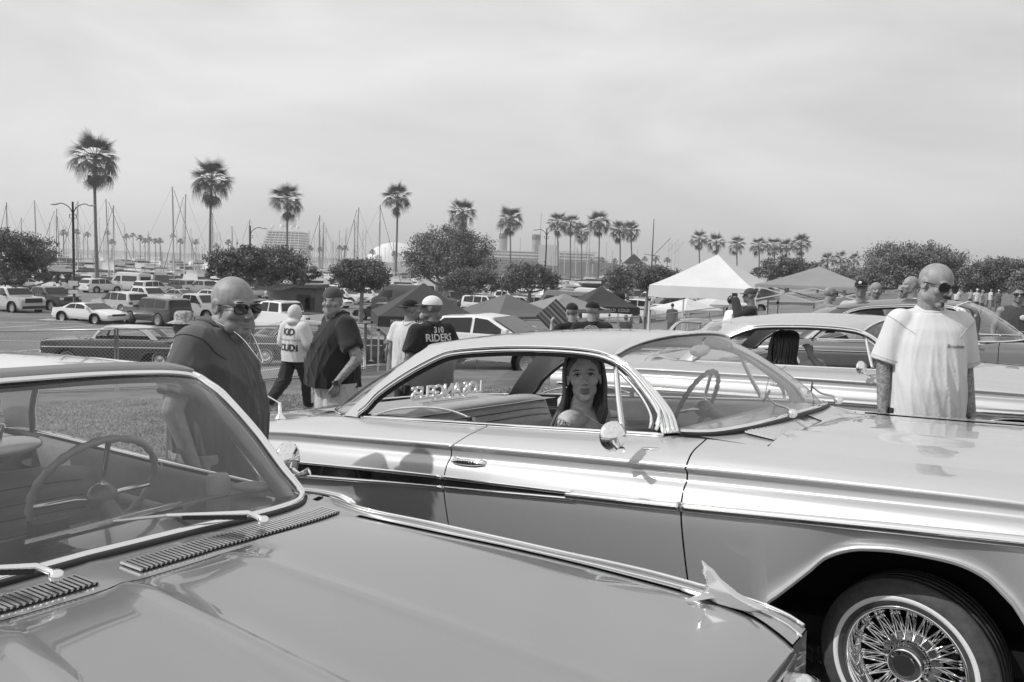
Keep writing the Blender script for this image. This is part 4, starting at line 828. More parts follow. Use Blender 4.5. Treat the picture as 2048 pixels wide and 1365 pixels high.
    def hands(s, mb, pose):
        for q, sg in (('R', -1), ('L', 1)):
            w = s.J['wr' + q]; e = s.J['el' + q]; d = (w - e) / np.linalg.norm(w - e); d = np.array(pose.get('hd' + q, d), float); d /= np.linalg.norm(d)
            nrm = np.array(pose.get('hn' + q, (sg * 1.0, 0, 0)), float); nrm -= d * (nrm @ d); nrm /= np.linalg.norm(nrm) + 1e-9; x = np.cross(d, nrm) * sg     # nrm: back of hand, x: towards thumb? decided below
            th = x if x[1] < 0 or abs(x[1]) < .3 else -x; th = np.array(pose.get('thumb' + q, th))
            pm = w + d * .05; mb.cone(w + d * .012, w + d * .075, .030, .036, 12, True, .5, nrm)
            cl = pose.get('curl' + q, .5)
            for i, (off, L) in enumerate(((.030, .070), (.010, .078), (-.010, .072), (-.028, .058))):
                p0 = w + d * .082 + th * off; p1 = p0 + (d * math.cos(cl * .7) - nrm * math.sin(cl * .7)) * L * .5; p2 = p1 + (d * math.cos(cl * 2.0) - nrm * math.sin(cl * 2.0)) * L * .5
                mb.cone(p0 - d * .03, p1, .0095, .0088, 8); mb.cone(p1, p2, .0088, .0075, 8)
            p0 = w + d * .03 + th * .026; p1 = p0 + (d * .75 + th * .6 - nrm * .2) * .04; p2 = p1 + (d * .95 + th * .15 - nrm * .25) * .035; mb.cone(p0, p1, .0125, .0105, 8); mb.cone(p1, p2, .0105, .0085, 8)
    # ---- clothes
    def tee(s, m, hem=.80, sleeve=.62, name='tee_shirt', loose=.018, amp=.006, collar=True, seed=1, neck_z=1.475, vox=None, sl_open=.03, print_=None):
        """shirt: one hanging tube of cloth round the trunk, sleeves and shoulder yoke"""
        J, b, w = s.J, s.fat, s.wide; mb = MB(); th = np.linspace(0, 2 * np.pi, 28, endpoint=False); sq = lambda v, e: np.sign(v) * np.abs(v) ** e; G = []
        sz = J['shR'][2] + .012
        for z, rx, ry, cy in ((hem - .04, .172, .132, -.05 * b), (.92, .170, .132, -.07 * b), (1.05, .166, .130, -.09 * b), (1.18, .168, .124, -.06 * b), (1.29, .174, .116, -.03 * b), (1.37, .172, .098, 0), (sz, .150, .078, .005), (sz + .05, .085, .055, .01)):
            z = max(z, hem - .04); f = np.clip((1.40 - z) / .3, 0, 1); bx = rx * w + .095 * b * f + loose; by = ry + .16 * b * f + loose; t = np.clip((z - .95) / .4, 0, 1); c0 = J['pelvis'] * (1 - t) + J['chest'] * t
            G.append(np.stack([c0[0] + bx * sq(np.cos(th), .85), c0[1] + cy + by * sq(np.sin(th), .85), np.full(28, z)], 1))
        G = np.array([g for i, g in enumerate(G) if i == 0 or g[0, 2] > G[i - 1][0, 2] + .01]); mb.grid(G, False, True); k = len(G); mb.f.append(tuple(range(28))[::-1]); mb.f.append(tuple((k - 1) * 28 + j for j in range(28)))
        for q in 'RL':
            if sleeve > 0:
                sh, el = J['sh' + q], J['el' + q]; wr = J['wr' + q]
                if sleeve <= 1: e = sh + (el - sh) * sleeve; mb.cone(sh + (sh - el) * .05, e, .062 + .02 * b + loose * .6, .056 + .018 * b + sl_open, 16, False); mb.ell(sh, np.array([1, 1, 1]) * (.064 + .016 * b + loose * .5), 14, 10)
                else: mb.cone(sh, el, .075 + loose, .062 + loose, 16); mb.cone(el, el + (wr - el) * (sleeve - 1), .060 + loose, .045 + loose, 14); mb.ell(sh, np.array([1, 1, 1]) * (.08 + loose * .5), 14, 10)
        nb = np.array(J['neck']); s.traps(mb, .012 + loose * .15)
        vv = vox or s.vox * 1.2; me = voxel(mb, vv, int(np.clip(.10 / vv, 4, 14))); folds(me, amp, seed); cut(me, (0, 0, hem), (0, .0, -1))
        o = finish(me, name, m, s.T); s.shirt = o
        if collar:
            bv = BVHTree.FromPolygons([v.co.copy() for v in me.vertices], [tuple(q.vertices) for q in me.polygons]); P = []; hx = np.array(s.hoff); cx, cy = nb[0] + hx[0] * .4, nb[1] + hx[1] * .4 + .012
            for t in np.linspace(0, 2 * np.pi, 36, endpoint=False):
                q = Vector((cx + math.cos(t) * (.068 + .024 * b), cy + math.sin(t) * (.070 + .026 * b), 1.75)); h = bv.ray_cast(q, Vector((0, 0, -1)), 1.0)
                if h[0] is not None: P.append(tuple(h[0] + Vector((0, 0, .003))))
            if len(P) > 30: MB().tube(P, .009, 8, True).build('collar', m, o, True)
        return o
    def trousers(s, m, name='trousers', length=1.0, loose=.022, amp=.006, seed=2, top=.92):
        J, b = s.J, s.fat; mb = MB(); mb.ell(J['pelvis'], (.175 + .07 * b + loose * .4, .126 + .09 * b + loose * .4, .14), 20, 12)
        for q in 'RL':
            h, k, a = J['hi' + q], J['kn' + q], J['an' + q]
            mb.cone(h, k, .094 + .02 * b + loose, .068 + loose, 16); 
            if length >= .99: mb.cone(k, a + np.array([0, 0, .0]), .068 + loose, .050 + loose, 14)
            else: mb.cone(k, k + (a - k) * (length - .5) * 2, .07 + loose, .072 + loose, 14, False)
        me = voxel(mb, s.vox * 1.3, 4); folds(me, amp, seed); cut(me, (0, 0, top), (0, 0, 1)); o = finish(me, name, m, s.T)
        return o
    def shoes(s, m):
        for q in 'RL':
            a = s.J['an' + q]; mb = MB(); mb.cone(a + np.array([0, .03, -.045]), a + np.array([0, -.14, -.058]), .047, .038, 12); mb.cone(a + np.array([0, .01, .0]), a + np.array([0, .02, -.05]), .045, .05, 12); me = voxel(mb, .012, 2); finish(me, 'shoe', m, s.T)
    def glasses(s, curve=.0, lens=(.030, .021), name='sunglasses', m=None, dz=0):
        X = s.Xs; fr = None
        def P(p): return tuple(X @ Vector(p))
        mb = MB(); mb.cone(P((-.012, -.100, .010 + dz)), P((.012, -.100, .010 + dz)), .0035, .0035, 8)
        for sg in (-1, 1): mb.cone(P((sg * .066, -.088, .010 + dz)), P((sg * .080, .0, .006 + dz)), .0034, .003, 6); mb.cone(P((sg * .080, 0, .006 + dz)), P((sg * .082, .03, -.012 + dz)), .003, .0025, 6)
        T = mb.build(name, SHFRAME, s.T, True)
        for sg in (-1, 1):
            c = np.array([sg * .036, -.099, .002 + dz]); n = 24; th = np.linspace(0, 2 * np.pi, n, endpoint=False); sq = lambda v: np.sign(v) * np.abs(v) ** .55
            x = c[0] + lens[0] * sq(np.cos(th)); z = c[2] + lens[1] * sq(np.sin(th)) * np.where(np.cos(th) * sg > 0, 1, .92); y = c[1] + .010 * ((np.abs(x)) / .066) ** 2
            ring = np.stack([x, y, z], 1); rw = [P(q) for q in ring]; MB().tube(rw, .0028, 6, True).build('frame', SHFRAME, T, True)
            f = [P(q) for q in ring - np.array([0, .002, 0])]; bk = [P(q) for q in ring + np.array([0, .001, 0])]; MB().add(f + bk, [tuple(range(n)), tuple(range(2 * n - 1, n - 1, -1))] + [(i, (i + 1) % n, n + (i + 1) % n, n + i) for i in range(n)]).build('lens', m or SHADES, T)
        return T
    def eyes(s, lid=.5):
        for sg in (-1, 1):
            c = s.Xs @ Vector((sg * .031, -.0725, .003)); e = MB().ell(tuple(c), (.0135, .0135, .0125), 16, 10).build('eye', mat('eye_white', .5, .2), s.T, True)
            MB().ell(tuple(s.Xs @ Vector((sg * .031, -.0815, .004))), (.0068, .0050, .0068), 12, 8).build('iris', mat('iris', .015, .1, 0, 1), e, True)
            P = [tuple(s.Xs @ Vector((sg * .031 + a, -.083 + .0045 * (a / .015) ** 2, .0065 + .005 * (1 - (a / .015) ** 2)))) for a in np.linspace(-.017, .017, 9)]; MB().tube(P, .0024, 6).build('eyelid', mat('lash', .01, .6), e, True)
            P = [tuple(s.Xs @ Vector((sg * .033 + a, -.0905 + .012 * (abs(a) / .02) ** 2, .0245 + .004 * (1 - (a / .02) ** 2)))) for a in np.linspace(-.019, .019, 9)]; MB().tube(P, [.0012, .0028, .0032, .0032, .0032, .003, .0028, .002, .001], 6).build('eyebrow', HAIRD, s.T, True)
    def cap(s, m, brim_dir=0, name='cap', brim=True, bm=None):
        X = s.Xs; mb = MB(); mb.ell(tuple(X @ Vector((0, .012, .035))), (.086 * s.hs, .107 * s.hs, .095 * s.hs), 26, 16, X.to_3x3().normalized().to_4x4()); me = mb.mesh('cap'); n = X.to_3x3() @ Vector((0, 0, -1)); cut(me, tuple(X @ Vector((0, 0, .038))), tuple(n)); o = finish(me, name, m, s.T)
        if brim:
            ang = R(brim_dir); G = []
            for i, t in enumerate(np.linspace(-1, 1, 13)):
                a = t * 1.05; row = []
                for k, q in enumerate((0, .35, .7, 1)):
                    rad = .096 + q * .072 * math.sqrt(max(.0, 1 - (abs(t)) ** 2.6)); x = math.sin(a) * rad * .88; y = -math.cos(a) * rad * 1.05 + .012; z = .040 - .012 * q - .012 * t * t
                    v = Vector((x, y - .012, 0)); v.rotate(Euler((0, 0, ang))); row.append(tuple(X @ Vector((v.x, v.y + .012, z))))
                G.append(row)
            b = MB().grid(G); o2 = b.build('brim', bm or m, o, True); mo = o2.modifiers.new('t', 'SOLIDIFY'); mo.thickness = .005
        return o
    def hair_cap(s, m, z=.02, grow=.006, name='hair', back=True):
        X = s.Xs; g = grow; mb = MB(); mb.ell(tuple(X @ Vector((0, .016, .034))), ((.078 + g) * s.hs, (.098 + g) * s.hs, (.088 + g) * s.hs), 26, 16, X.to_3x3().normalized().to_4x4()); me = mb.mesh('h'); cut(me, tuple(X @ Vector((0, -.05, z + .05))), tuple(X.to_3x3() @ Vector((0, -.55, -.83)))); return finish(me, name, m, s.T)
    def long_hair(s, m, n=160, length=.55, seed=3, sway=(0, .12), front=True):
        """strands combed from the parting down over the shoulders"""
        X = s.Xs; r = np.random.default_rng(seed); mb = MB()
        for i in range(n):
            sg = -1 if i % 2 else 1; a = r.uniform(.15, 2.75 if front else 3.0); a = a if not front else 1.4 + a * .52
            th = a * sg; up = r.uniform(.25, 1.0); rad = 1.05 + r.uniform(0, .10)
            p0 = Vector((.004 * sg, -.04 + .09 * r.uniform(-.4, 1), .122)); side = Vector((math.sin(th) * .083 * rad, .012 - math.cos(th) * .102 * rad, .03)); mid = (p0 + side) * .5 + Vector((math.sin(th) * .024, -math.cos(th) * .022, .022)); low = side + Vector((math.sin(th) * .004, .012, -.11))
            pts = [X @ p0, X @ mid, X @ side, X @ low]; L = length * r.uniform(.75, 1.05); q = pts[-1]
            for k in (.35, .7, 1.0): pts.append(q + Vector((sway[0] * k * L + math.sin(th) * .03 * k + r.normal() * .012, sway[1] * k * k * L + .02 * k + r.normal() * .012, -L * k)))
            P = spline([tuple(p) for p in pts], 15); w = .0075 * np.r_[np.linspace(.5, 1, 4), np.ones(7), np.linspace(.9, .25, 4)]; mb.tube(P, w, 5)
        o = mb.build('hair', m, s.T, True); mb2 = MB(); mb2.ell(tuple(X @ Vector((0, .022, .032))), (.083 * s.hs, .102 * s.hs, .094 * s.hs), 48, 32, X.to_3x3().normalized().to_4x4()); me = mb2.mesh('h'); cut(me, tuple(X @ Vector((0, -.070, .072))), tuple(X.to_3x3() @ Vector((0, -.74, -.67)))); finish(me, 'scalp_hair', m, o); return o
    def print_text(s, txt, size, c, fwd, m, up=(0, 0, 1), shear=0, bold=0, target=None, name='print', spacing=1.0, off=.003, arc=None):
        """lettering laid onto the shirt: c and fwd in body coordinates"""
        tg = target or s.shirt; me = text_mesh(txt, size, 0, bold=bold, shear=shear, spacing=spacing); Fm = frame(c, fwd, up); bv = BVHTree.FromPolygons([v.co.copy() for v in tg.data.vertices], [tuple(p.vertices) for p in tg.data.polygons])
        b = bmesh.new(); b.from_mesh(me); bmesh.ops.triangulate(b, faces=b.faces); bmesh.ops.subdivide_edges(b, edges=[e for e in b.edges if e.calc_length() > size * .25], cuts=1); z = Vector(fwd).normalized()
        for v in b.verts:
            if arc: rr = arc + v.co.y; a = v.co.x / arc; v.co = Vector((math.sin(a) * rr, math.cos(a) * rr - arc, 0))
            p = Fm @ v.co; h = bv.ray_cast(p + z * .4, -z, .8); v.co = (h[0] if h[0] is not None else p) + z * off
        b.to_mesh(me); b.free(); return link(name, me, m, tg)
    def seam(s, c, axis, m, r=.003, name='seam', reach=.35):
        """stitched seam: a thin cord laid round the cloth where a plane across `axis` cuts it"""
        bv = BVHTree.FromPolygons([v.co.copy() for v in s.shirt.data.vertices], [tuple(q.vertices) for q in s.shirt.data.polygons]); ax = Vector(axis).normalized(); a = ax.orthogonal().normalized(); b = ax.cross(a); P = []
        for t in np.linspace(0, 2 * np.pi, 48, endpoint=False):
            d = a * math.cos(t) + b * math.sin(t); h = bv.ray_cast(Vector(c), d, reach)
            P.append(tuple(h[0] + d * .001) if h[0] is not None else None)
        run = []
        for q in P + [P[0]]:
            if q is not None and (not run or (Vector(q) - Vector(run[-1])).length < .07): run.append(q)
            else:
                if len(run) > 4: MB().tube(run, r, 5).build(name, m, s.shirt)
                run = [q] if q is not None else []
        if len(run) > 4: MB().tube(run, r, 5).build(name, m, s.shirt)
    def seams(s, m, sleeve):
        for q in 'RL':
            sh, el = s.J['sh' + q], s.J['el' + q]; ax = el - sh; s.seam(sh + ax * .06, (ax / np.linalg.norm(ax) + np.array([-.5 if q == 'R' else .5, 0, 0])), m, .0028, 'armhole_seam', .16); s.seam(sh + ax * (sleeve - .09), ax, m, .002, 'sleeve_hem', .15)
    def brows(s, m):
        for sg in (-1, 1):
            P = [tuple(s.Xs @ Vector((sg * .034 + a, -.0925 + .014 * (abs(a) / .02) ** 2, .0265 + .003 * (1 - (a / .02) ** 2)))) for a in np.linspace(-.018, .018, 9)]; MB().tube(P, [.001, .0024, .003, .003, .003, .003, .0026, .002, .001], 6).build('eyebrow', m, s.T, True)
INKW = mat('white_ink', .6, .8); INKD = mat('dark_ink', .03, .8); INKG = mat('grey_ink', .12, .8)
def P_(*a): return np.array(a, float)
for o in [q for q in bpy.data.objects if q.name.startswith('fender_ornament')]:      # round the cast edges
    mb = MB(); mb.add(coords(o.data), [tuple(q.vertices) for q in o.data.polygons]); me = voxel(mb, .0028, 3); me.materials.clear(); me.materials.append(CHROME2); o.data = me
# ---- heavy man in the dark T-shirt beside the near car
p = Person('bald man in dark T-shirt and sunglasses beside the near car', 468, 612, 3.64, R(-2), (-32, 6, 0), .28, 1.0, .25, vox=.0055, hs=1.12, face=.75, pose=dict(hoff=(0, -.075, -.075), elR=(-.29, .06, 1.12), wrR=(-.30, -.04, .88), curlR=.7))
p.tee(cloth('charcoal_tee', .11), .76, .78, amp=.009, loose=.030, seed=4, vox=.008); p.seams(cloth('charcoal_seam', .06), .78); p.brows(STUB); p.trousers(cloth('light_shorts', .36), 'shorts', .62, .05); p.shoes(cloth('white_shoe', .6)); p.glasses(lens=(.029, .019))
P = [tuple(v) for v in spline([(-.085, -.02, 1.50), (-.07, -.14, 1.43), (0, -.22, 1.30), (.07, -.14, 1.43), (.085, -.02, 1.50)], 24)]; MB().tube(P, .0035, 6).build('necklace', CHROME, p.T, True)
# ---- man in the white T-shirt
p = Person('bald man in white T-shirt and dark sunglasses standing behind the silver bonnet', 1872, 570, 4.56, R(-95), (26, 13, 5), .18, .90, .27, True, vox=.0055, hs=1.02, pose=dict(hoff=(0, -.015, -.015), elR=(-.222, .03, 1.13), wrR=(-.235, -.03, .90), elL=(.222, .03, 1.13), wrL=(.235, -.05, .90), curlR=.9, curlL=.9, hnR=(-1, -.3, 0), hnL=(1, -.3, 0)))
sk = p.body; sk.data.materials.append(SKIN(.26)); c = coords(sk.data); pol = np.array([c[list(q.vertices)].mean(0)[2] > 1.42 for q in sk.data.polygons]); sk.data.polygons.foreach_set('material_index', pol.astype(np.int32)); sk.data.update()
p.tee(cloth('white_tee', .60), .84, .86, amp=.0055, loose=.026, seed=14, vox=.008, sl_open=.026); p.seams(cloth('white_seam', .42), .86); p.brows(STUB); p.trousers(cloth('black_jeans', .03)); p.shoes(cloth('black_shoe', .03)); p.glasses(lens=(.033, .022))
p.print_text('Brixiente', .030, (.085, -.15, 1.285), (.35, -1, 0), INKD, shear=.3, name='chest_print')
mu = MB()
for sg in (-1, 1): mu.ell(tuple(p.Xs @ Vector((sg * .014, -.0985, -.0485))), (.016, .006, .006), 10, 6, p.Xs.to_3x3().to_4x4())
mu.build('moustache', STUB, p.T, True); MB().ell(tuple(p.Xs @ Vector((0, -.081, -.094))), (.013, .009, .014), 12, 8).build('goatee', STUB, p.T, True)
# ---- woman in the silver car, seated, looking out
CB = car_matrix(PB); hw = at(1166, 768, 3.92)
p = Person('long-haired woman sitting in the silver car looking out of its side window', 1168, 754, 3.92, R(-37.8), (-56, -9, -5), 0, .92, .46, vox=.0052, H=1.66, fem=1, legs=False, hs=1.06,
           pose=dict(hoff=(-.05, .0, 0), shR=(-.168, -.01, 1.408), elR=(-.215, .03, 1.16), wrR=(-.22, -.2, 1.02), elL=(.20, .0, 1.16), wrL=(.17, -.24, 1.02)))
p.eyes(); p.long_hair(HAIRB, 230, .42, 3, (-.05, .42))
mb = MB(); p.body_blobs(mb, .008, False, False); me = voxel(mb, .008, 3); cut(me, (0, 0, 1.30), (0, 0, 1)); finish(me, 'strapless_top', cloth('black_top', .02), p.T)
P = [tuple(v) for v in spline([(-.075, .02, 1.475), (-.07, -.08, 1.425), (0, -.115, 1.385), (.07, -.08, 1.425), (.075, .02, 1.475)], 20)]; MB().tube(P, .0022, 6).build('necklace', CHROME, p.T, True)
MB().ell(tuple(p.Xs @ Vector((-.083, .0, -.045))), (.006, .006, .006), 10, 8).build('earring', CHROME, p.T, True)
lp = MB(); 
for dz, rz_ in ((-.0595, .0068), (-.0722, .0085)): lp.ell(tuple(p.Xs @ Vector((0, -.0895, dz))), (.0225, .0135, rz_), 14, 8, p.Xs.to_3x3().to_4x4())
lp.build('lips', mat('lips', .2, .35), p.T, True)
def shoulder_tattoo(p, c, fwd, n=9):
    bv = BVHTree.FromPolygons([v.co.copy() for v in p.body.data.vertices], [tuple(q.vertices) for q in p.body.data.polygons]); z = Vector(fwd).normalized(); F = frame(c, fwd); r = random.Random(5)
    T = None
    for i in range(n):
        a0 = r.uniform(0, 6.28); cx, cy = r.uniform(-.05, .05), r.uniform(-.06, .06); P = []
        for k in range(14):
            rad = .012 + .022 * k / 14; q = F @ Vector((cx + rad * math.cos(a0 + k * .5), cy + rad * math.sin(a0 + k * .5) * .8, 0)); h = bv.ray_cast(q + z * .3, -z, .6)
            if h[0] is not None: P.append(tuple(h[0] + z * .0012))
        if len(P) > 4: MB().tube(P, .0016, 4).build('tattoo_line', INKG, p.body)
shoulder_tattoo(p, (-.15, -.01, 1.35), (-1, .25, .15))
# ---- woman in the pale silver car, seen from behind
hw = at(1566, 700, 5.55)
p = Person('dark-haired woman in the pale silver car, hand raised to her head', 1570, 692, 7.7, R(20), (10, 0, 0), .25, .95, .34, vox=.009, H=1.8, hs=1.22, fem=1, legs=False,
           pose=dict(elR=(-.33, -.30, 1.34), wrR=(-.14, -.20, 1.55), hdR=(.25, .2, 1), hnR=(-1, 0, 0), curlR=.8, elL=(.22, 0, 1.16), wrL=(.17, -.2, 1.02)))
p.long_hair(HAIRD, 230, .26, 8, (0, .12), False)
mb = MB(); p.body_blobs(mb, .009, False, False); me = voxel(mb, .010, 3); cut(me, (0, 0, 1.40), (0, 0, 1)); finish(me, 'sleeveless_top', cloth('dark_top', .03), p.T)
# ---- man in black shirt, cap worn backwards, hand in the pocket of pale shorts
p = Person('heavy man in black shirt and backward cap, hand in pocket of pale shorts', 665, 603, 6.9, R(-148), (48, 0, 0), .42, 1.0, .3, True, vox=.0085, pose=dict(hoff=(0, -.03, -.05), elL=(.33, .05, 1.13), wrL=(.26, -.10, .93), hdL=(-.3, .1, -1)))
p.tee(cloth('black_shirt', .026), .88, .72, amp=.008, seed=12, loose=.024); p.trousers(cloth('pale_shorts', .45), 'shorts', .68, .05); p.shoes(cloth('white_shoe', .6)); p.cap(cloth('grey_cap', .07), 180); p.eyes()
w = p.J['wrL']; MB().ell(tuple(w + P_(0, .0, .01)), (.036, .036, .022), 14, 8).build('watch_strap', PLASTIC, p.T, True); MB().box(tuple(w + P_(.035, -.01, .01)), (.012, .036, .04)).build('watch_face', DGLASS, p.T)
# ---- hooded walker
p = Person('walker in pale hooded sweatshirt with lettering and dark striped track pants', 592, 628, 13.4, R(62), (-22, 8, 0), .1, 1.0, .2, vox=.012, pose=dict(elR=(-.27, -.02, 1.15), wrR=(-.20, -.25, 1.08), elL=(.27, .0, 1.15), wrL=(.18, -.25, 1.06), knR=(-.12, -.16, .52), anR=(-.12, -.20, .09), knL=(.10, .14, .52), anL=(.10, .46, .20)))
sh = p.tee(cloth('oatmeal_hoodie', .55), .84, 1.95, 'hooded_sweatshirt', loose=.045, amp=.010, collar=False, seed=5, neck_z=1.50); mb = MB(); mb.ell(tuple(p.Xs @ Vector((0, .02, .01))), (.115, .135, .145), 18, 12); mb.ell((0, .06, 1.50), (.12, .10, .07), 16, 8); me = voxel(mb, .012, 4); folds(me, .006, 3); cut(me, tuple(p.Xs @ Vector((0, -.07, 0))), tuple(p.Xs.to_3x3() @ Vector((0, -1, .2)))); finish(me, 'hood', cloth('oatmeal_hoodie', .55), sh)
tr = p.trousers(cloth('dark_track_pants', .035), 'track_pants', 1, .035, .008); p.shoes(cloth('grey_shoe', .3))
for q, sg in (('R', -1),):
    a, b_, c_ = p.J['hi' + q], p.J['kn' + q], p.J['an' + q]; Pn = spline([a + P_(sg * .135, 0, 0), b_ + P_(sg * .106, 0, 0), c_ + P_(sg * .088, 0, .03)], 20); me = ribbon(Pn, np.tile([sg, 0, 0], (20, 1)), .05, .014, 'flat').mesh('s'); link('side_stripe', me, cloth('white_stripe', .7), tr)
p.print_text('KiD', .155, (0, .2, 1.33), (-.05, 1, 0), INKD, bold=.006, name='back_print', off=.006); p.print_text('CUDi', .155, (0, .2, 1.07), (-.05, 1, 0), INKD, bold=.006, name='back_print', off=.006); p.print_text('MAN ON THE MOON', .045, (0, .2, 1.20), (-.05, 1, 0), INKG, name='back_print', off=.006)
# ---- bucket hat man partly hidden
p = Person('man in patterned bucket hat behind the heavy man in dark T-shirt', 366, 652, 8.4, R(178), (0, 0, 0), .3, 1.05, .09, vox=.012); p.tee(cloth('white_tee2', .55), .8, .65)
X = p.Xs; MB().lathe([(.165, .0), (.10, .03), (.095, .10), (.075, .125), (.001, .13)], 28, 'z').build('bucket_hat', mat('patterned_hat', .30, .9, noise=.8, scale=30), p.T, True).matrix_local = X @ Matrix.Translation((0, .01, .03)); p.trousers(cloth('black_jeans', .03))
# ---- pair talking by the silver car
p = Person('man in plain white T-shirt with his back turned, dark cap, holding a cane', 822, 619, 9.6, R(65), (-35, 0, 0), .15, 1.0, .2, vox=.010, pose=dict(wrR=(-.22, .0, .92))); p.tee(cloth('white_tee2', .55), .78, .66, loose=.03, seed=21); p.trousers(cloth('dark_jeans', .05)); p.shoes(cloth('white_shoe', .6)); p.cap(cloth('black_cap', .02), 170)
MB().tube([(-.20, -.04, .88), (-.32, -.2, .02)], .012, 8).build('cane', mat('cane', .6, .4), p.T, True)
p = Person('man in black work shirt with 310 RIDERS lettering and white cap', 862, 617, 8.1, R(132), (42, 0, 0), .45, 1.1, .15, vox=.009); p.tee(cloth('black_work_shirt', .025), .74, .85, 'work_shirt', loose=.03, seed=23, neck_z=1.50); p.trousers(cloth('dark_jeans', .05)); p.cap(cloth('white_cap', .65), 0, bm=cloth('dark_brim', .04))
MB().ell(tuple(p.Xs @ Vector((0, -.075, -.085))), (.045, .035, .045), 14, 10).build('beard', GREYBEARD, p.T, True)
for t, sz, z in (('310', .085, 1.415), ('RIDERS', .105, 1.335), ('S.C.C.', .07, 1.25)): p.print_text(t, sz, (.03, .3, z), (.22, 1, 0), INKW, bold=.002, name='back_print', off=.006)
th = np.linspace(0, 4.5, 26); bvx = [(-.02 - .10 * math.cos(a * .35) - .03 * math.cos(a * 1.6), 1.14 - .02 * a * .6 + .02 * math.sin(a * 1.6)) for a in th]
def drape(p, pts, r, m, name, z0=.3):
    bv = BVHTree.FromPolygons([v.co.copy() for v in p.shirt.data.vertices], [tuple(q.vertices) for q in p.shirt.data.polygons]); P = []
    for x, z in pts:
        h = bv.ray_cast(Vector((x, .5, z)), Vector((0, -1, 0)), 1.0)
        if h[0] is not None: P.append(tuple(h[0] + Vector((0, .006, 0))))
    if len(P) > 3: MB().tube(P, r, 5).build(name, m, p.shirt)
drape(p, [(.12 - a * .06 , 1.20 + .025 * math.sin(a * 2.2)) for a in np.linspace(0, 4.2, 22)], .009, INKW, 'back_flourish')
p = Person('long-haired girl in grey dress standing by the chain-link fence', 789, 663, 17.0, R(110), (0, 0, 0), 0, .9, .25, vox=.015, fem=1, hs=.92); o = p.tee(cloth('grey_dress', .22), .52, .5, 'dress', loose=.04); p.hair_cap(HAIRB, -.05, .014); p.shoes(cloth('black_shoe', .03))
# ---- pair beyond the silver roof
p = Person('man in black T-shirt with round CYPRESS back print and black cap', 1186, 622, 10.4, R(80), (-40, 4, 0), .35, 1.12, .26, vox=.010); p.tee(cloth('black_tee', .02), .8, .66, loose=.026, seed=31); p.cap(cloth('black_cap', .02), 0); p.trousers(cloth('dark_jeans', .05))
p.print_text('CYPRESS', .048, (0, .25, 1.415), (0, 1, 0), INKW, name='back_print', off=.006, arc=.085); p.print_text('71', .085, (0, .25, 1.33), (0, 1, 0), INKW, name='back_print', off=.006)
for r_ in (.112, .066): drape(p, [(r_ * math.cos(a), 1.33 + r_ * 1.0 * math.sin(a)) for a in np.linspace(0, 6.28, 40)], .0035, INKW, 'back_ring')
p = Person('man in black T-shirt and cap lifting a thumb beside the striped lid', 1143, 624, 11.2, R(112), (0, 0, 0), .15, 1.0, .26, vox=.012, pose=dict(elL=(.26, -.12, 1.22), wrL=(.20, -.26, 1.40), hdL=(0, 0, 1))); p.tee(cloth('black_tee', .02), .8, .62); p.cap(cloth('black_cap', .02), 0); p.trousers(cloth('dark_jeans', .05))
# ---- right hand side
def simple(label, x, y, d, fa, head=(0, 0, 0), shirt=.5, skin=.26, capv=None, capdir=0, sun=False, sleeve=.62, hairv=True, build=.2, pants=.05, group=None, vox=.014, pose={}, hem=.8, nz=1.475):
    p = Person(label, x, y, d, R(fa), head, build, 1.05, skin, vox=vox, pose=pose, group=group); p.tee(cloth('shirt_%d' % int(shirt * 100), shirt), hem, sleeve, collar=False, neck_z=nz); p.trousers(cloth('pants_%d' % int(pants * 100), pants))
    if capv is not None: p.cap(cloth('cap_%d' % int(capv * 100), capv), capdir)
    elif hairv: p.hair_cap(HAIRD, .01)
    if sun: p.glasses()
    return p
p = simple('man in dark tank top with white badge at the edge of the lawn', 2037, 590, 11.5, -108, (-6, 0, 0), .06, .24, sun=True, sleeve=.0, vox=.011, nz=1.44); MB().ell((.05, -.17, 1.32), (.05, .012, .04), 16, 8).build('badge', INKW, p.T, True)
p = simple('shaven man in white T-shirt seen in profile behind the dark roof', 1821, 571, 10.3, 178, (0, 0, 0), .7, .25, hairv=False, vox=.010)
p = simple('man in black cap with white emblem beside the grey canopy leg', 1722, 577, 10.9, -140, (30, 0, 0), .4, .24, capv=.02, vox=.010); MB().ell(tuple(p.Xs @ Vector((-.02, -.094, .075))), (.022, .01, .02), 12, 8).build('cap_emblem', INKW, p.T, True)
p = simple('man in beanie and moustache behind the dark roof', 1752, 581, 13, -100, (0, 0, 0), .35, .22, vox=.012, hairv=False); p.cap(cloth('grey_beanie', .25), 0, 'beanie', False); MB().ell(tuple(p.Xs @ Vector((0, -.1, -.05))), (.03, .008, .007), 12, 6).build('moustache', STUB, p.T, True)
p = simple('man in sunglasses looking past the profile of the shaven man', 1805, 583, 14.5, -95, (0, 0, 0), .3, .24, sun=True, hairv=False)
p = simple('shaven man in sunglasses seen over the pale silver roof, facing right', 1661, 588, 12.6, 10, (0, 0, 0), .2, .24, sun=True, hairv=False, vox=.010)
p = simple('man in white tank top below the white canopy', 1467, 604, 14.8, 5, (0, 0, 0), .72, .22, sleeve=0, nz=1.44)
p = simple('man in dark jacket and cap raising a camera below the white canopy', 1499, 592, 13.2, 165, (0, 0, 0), .03, .22, capv=.06, sleeve=1.9, pose=dict(elR=(-.32, -.16, 1.32), wrR=(-.08, -.22, 1.58), elL=(.32, -.16, 1.32), wrL=(.08, -.22, 1.58))); MB().box((0, -.23, 1.62), (.13, .08, .09)).build('camera', PLASTIC, p.T)
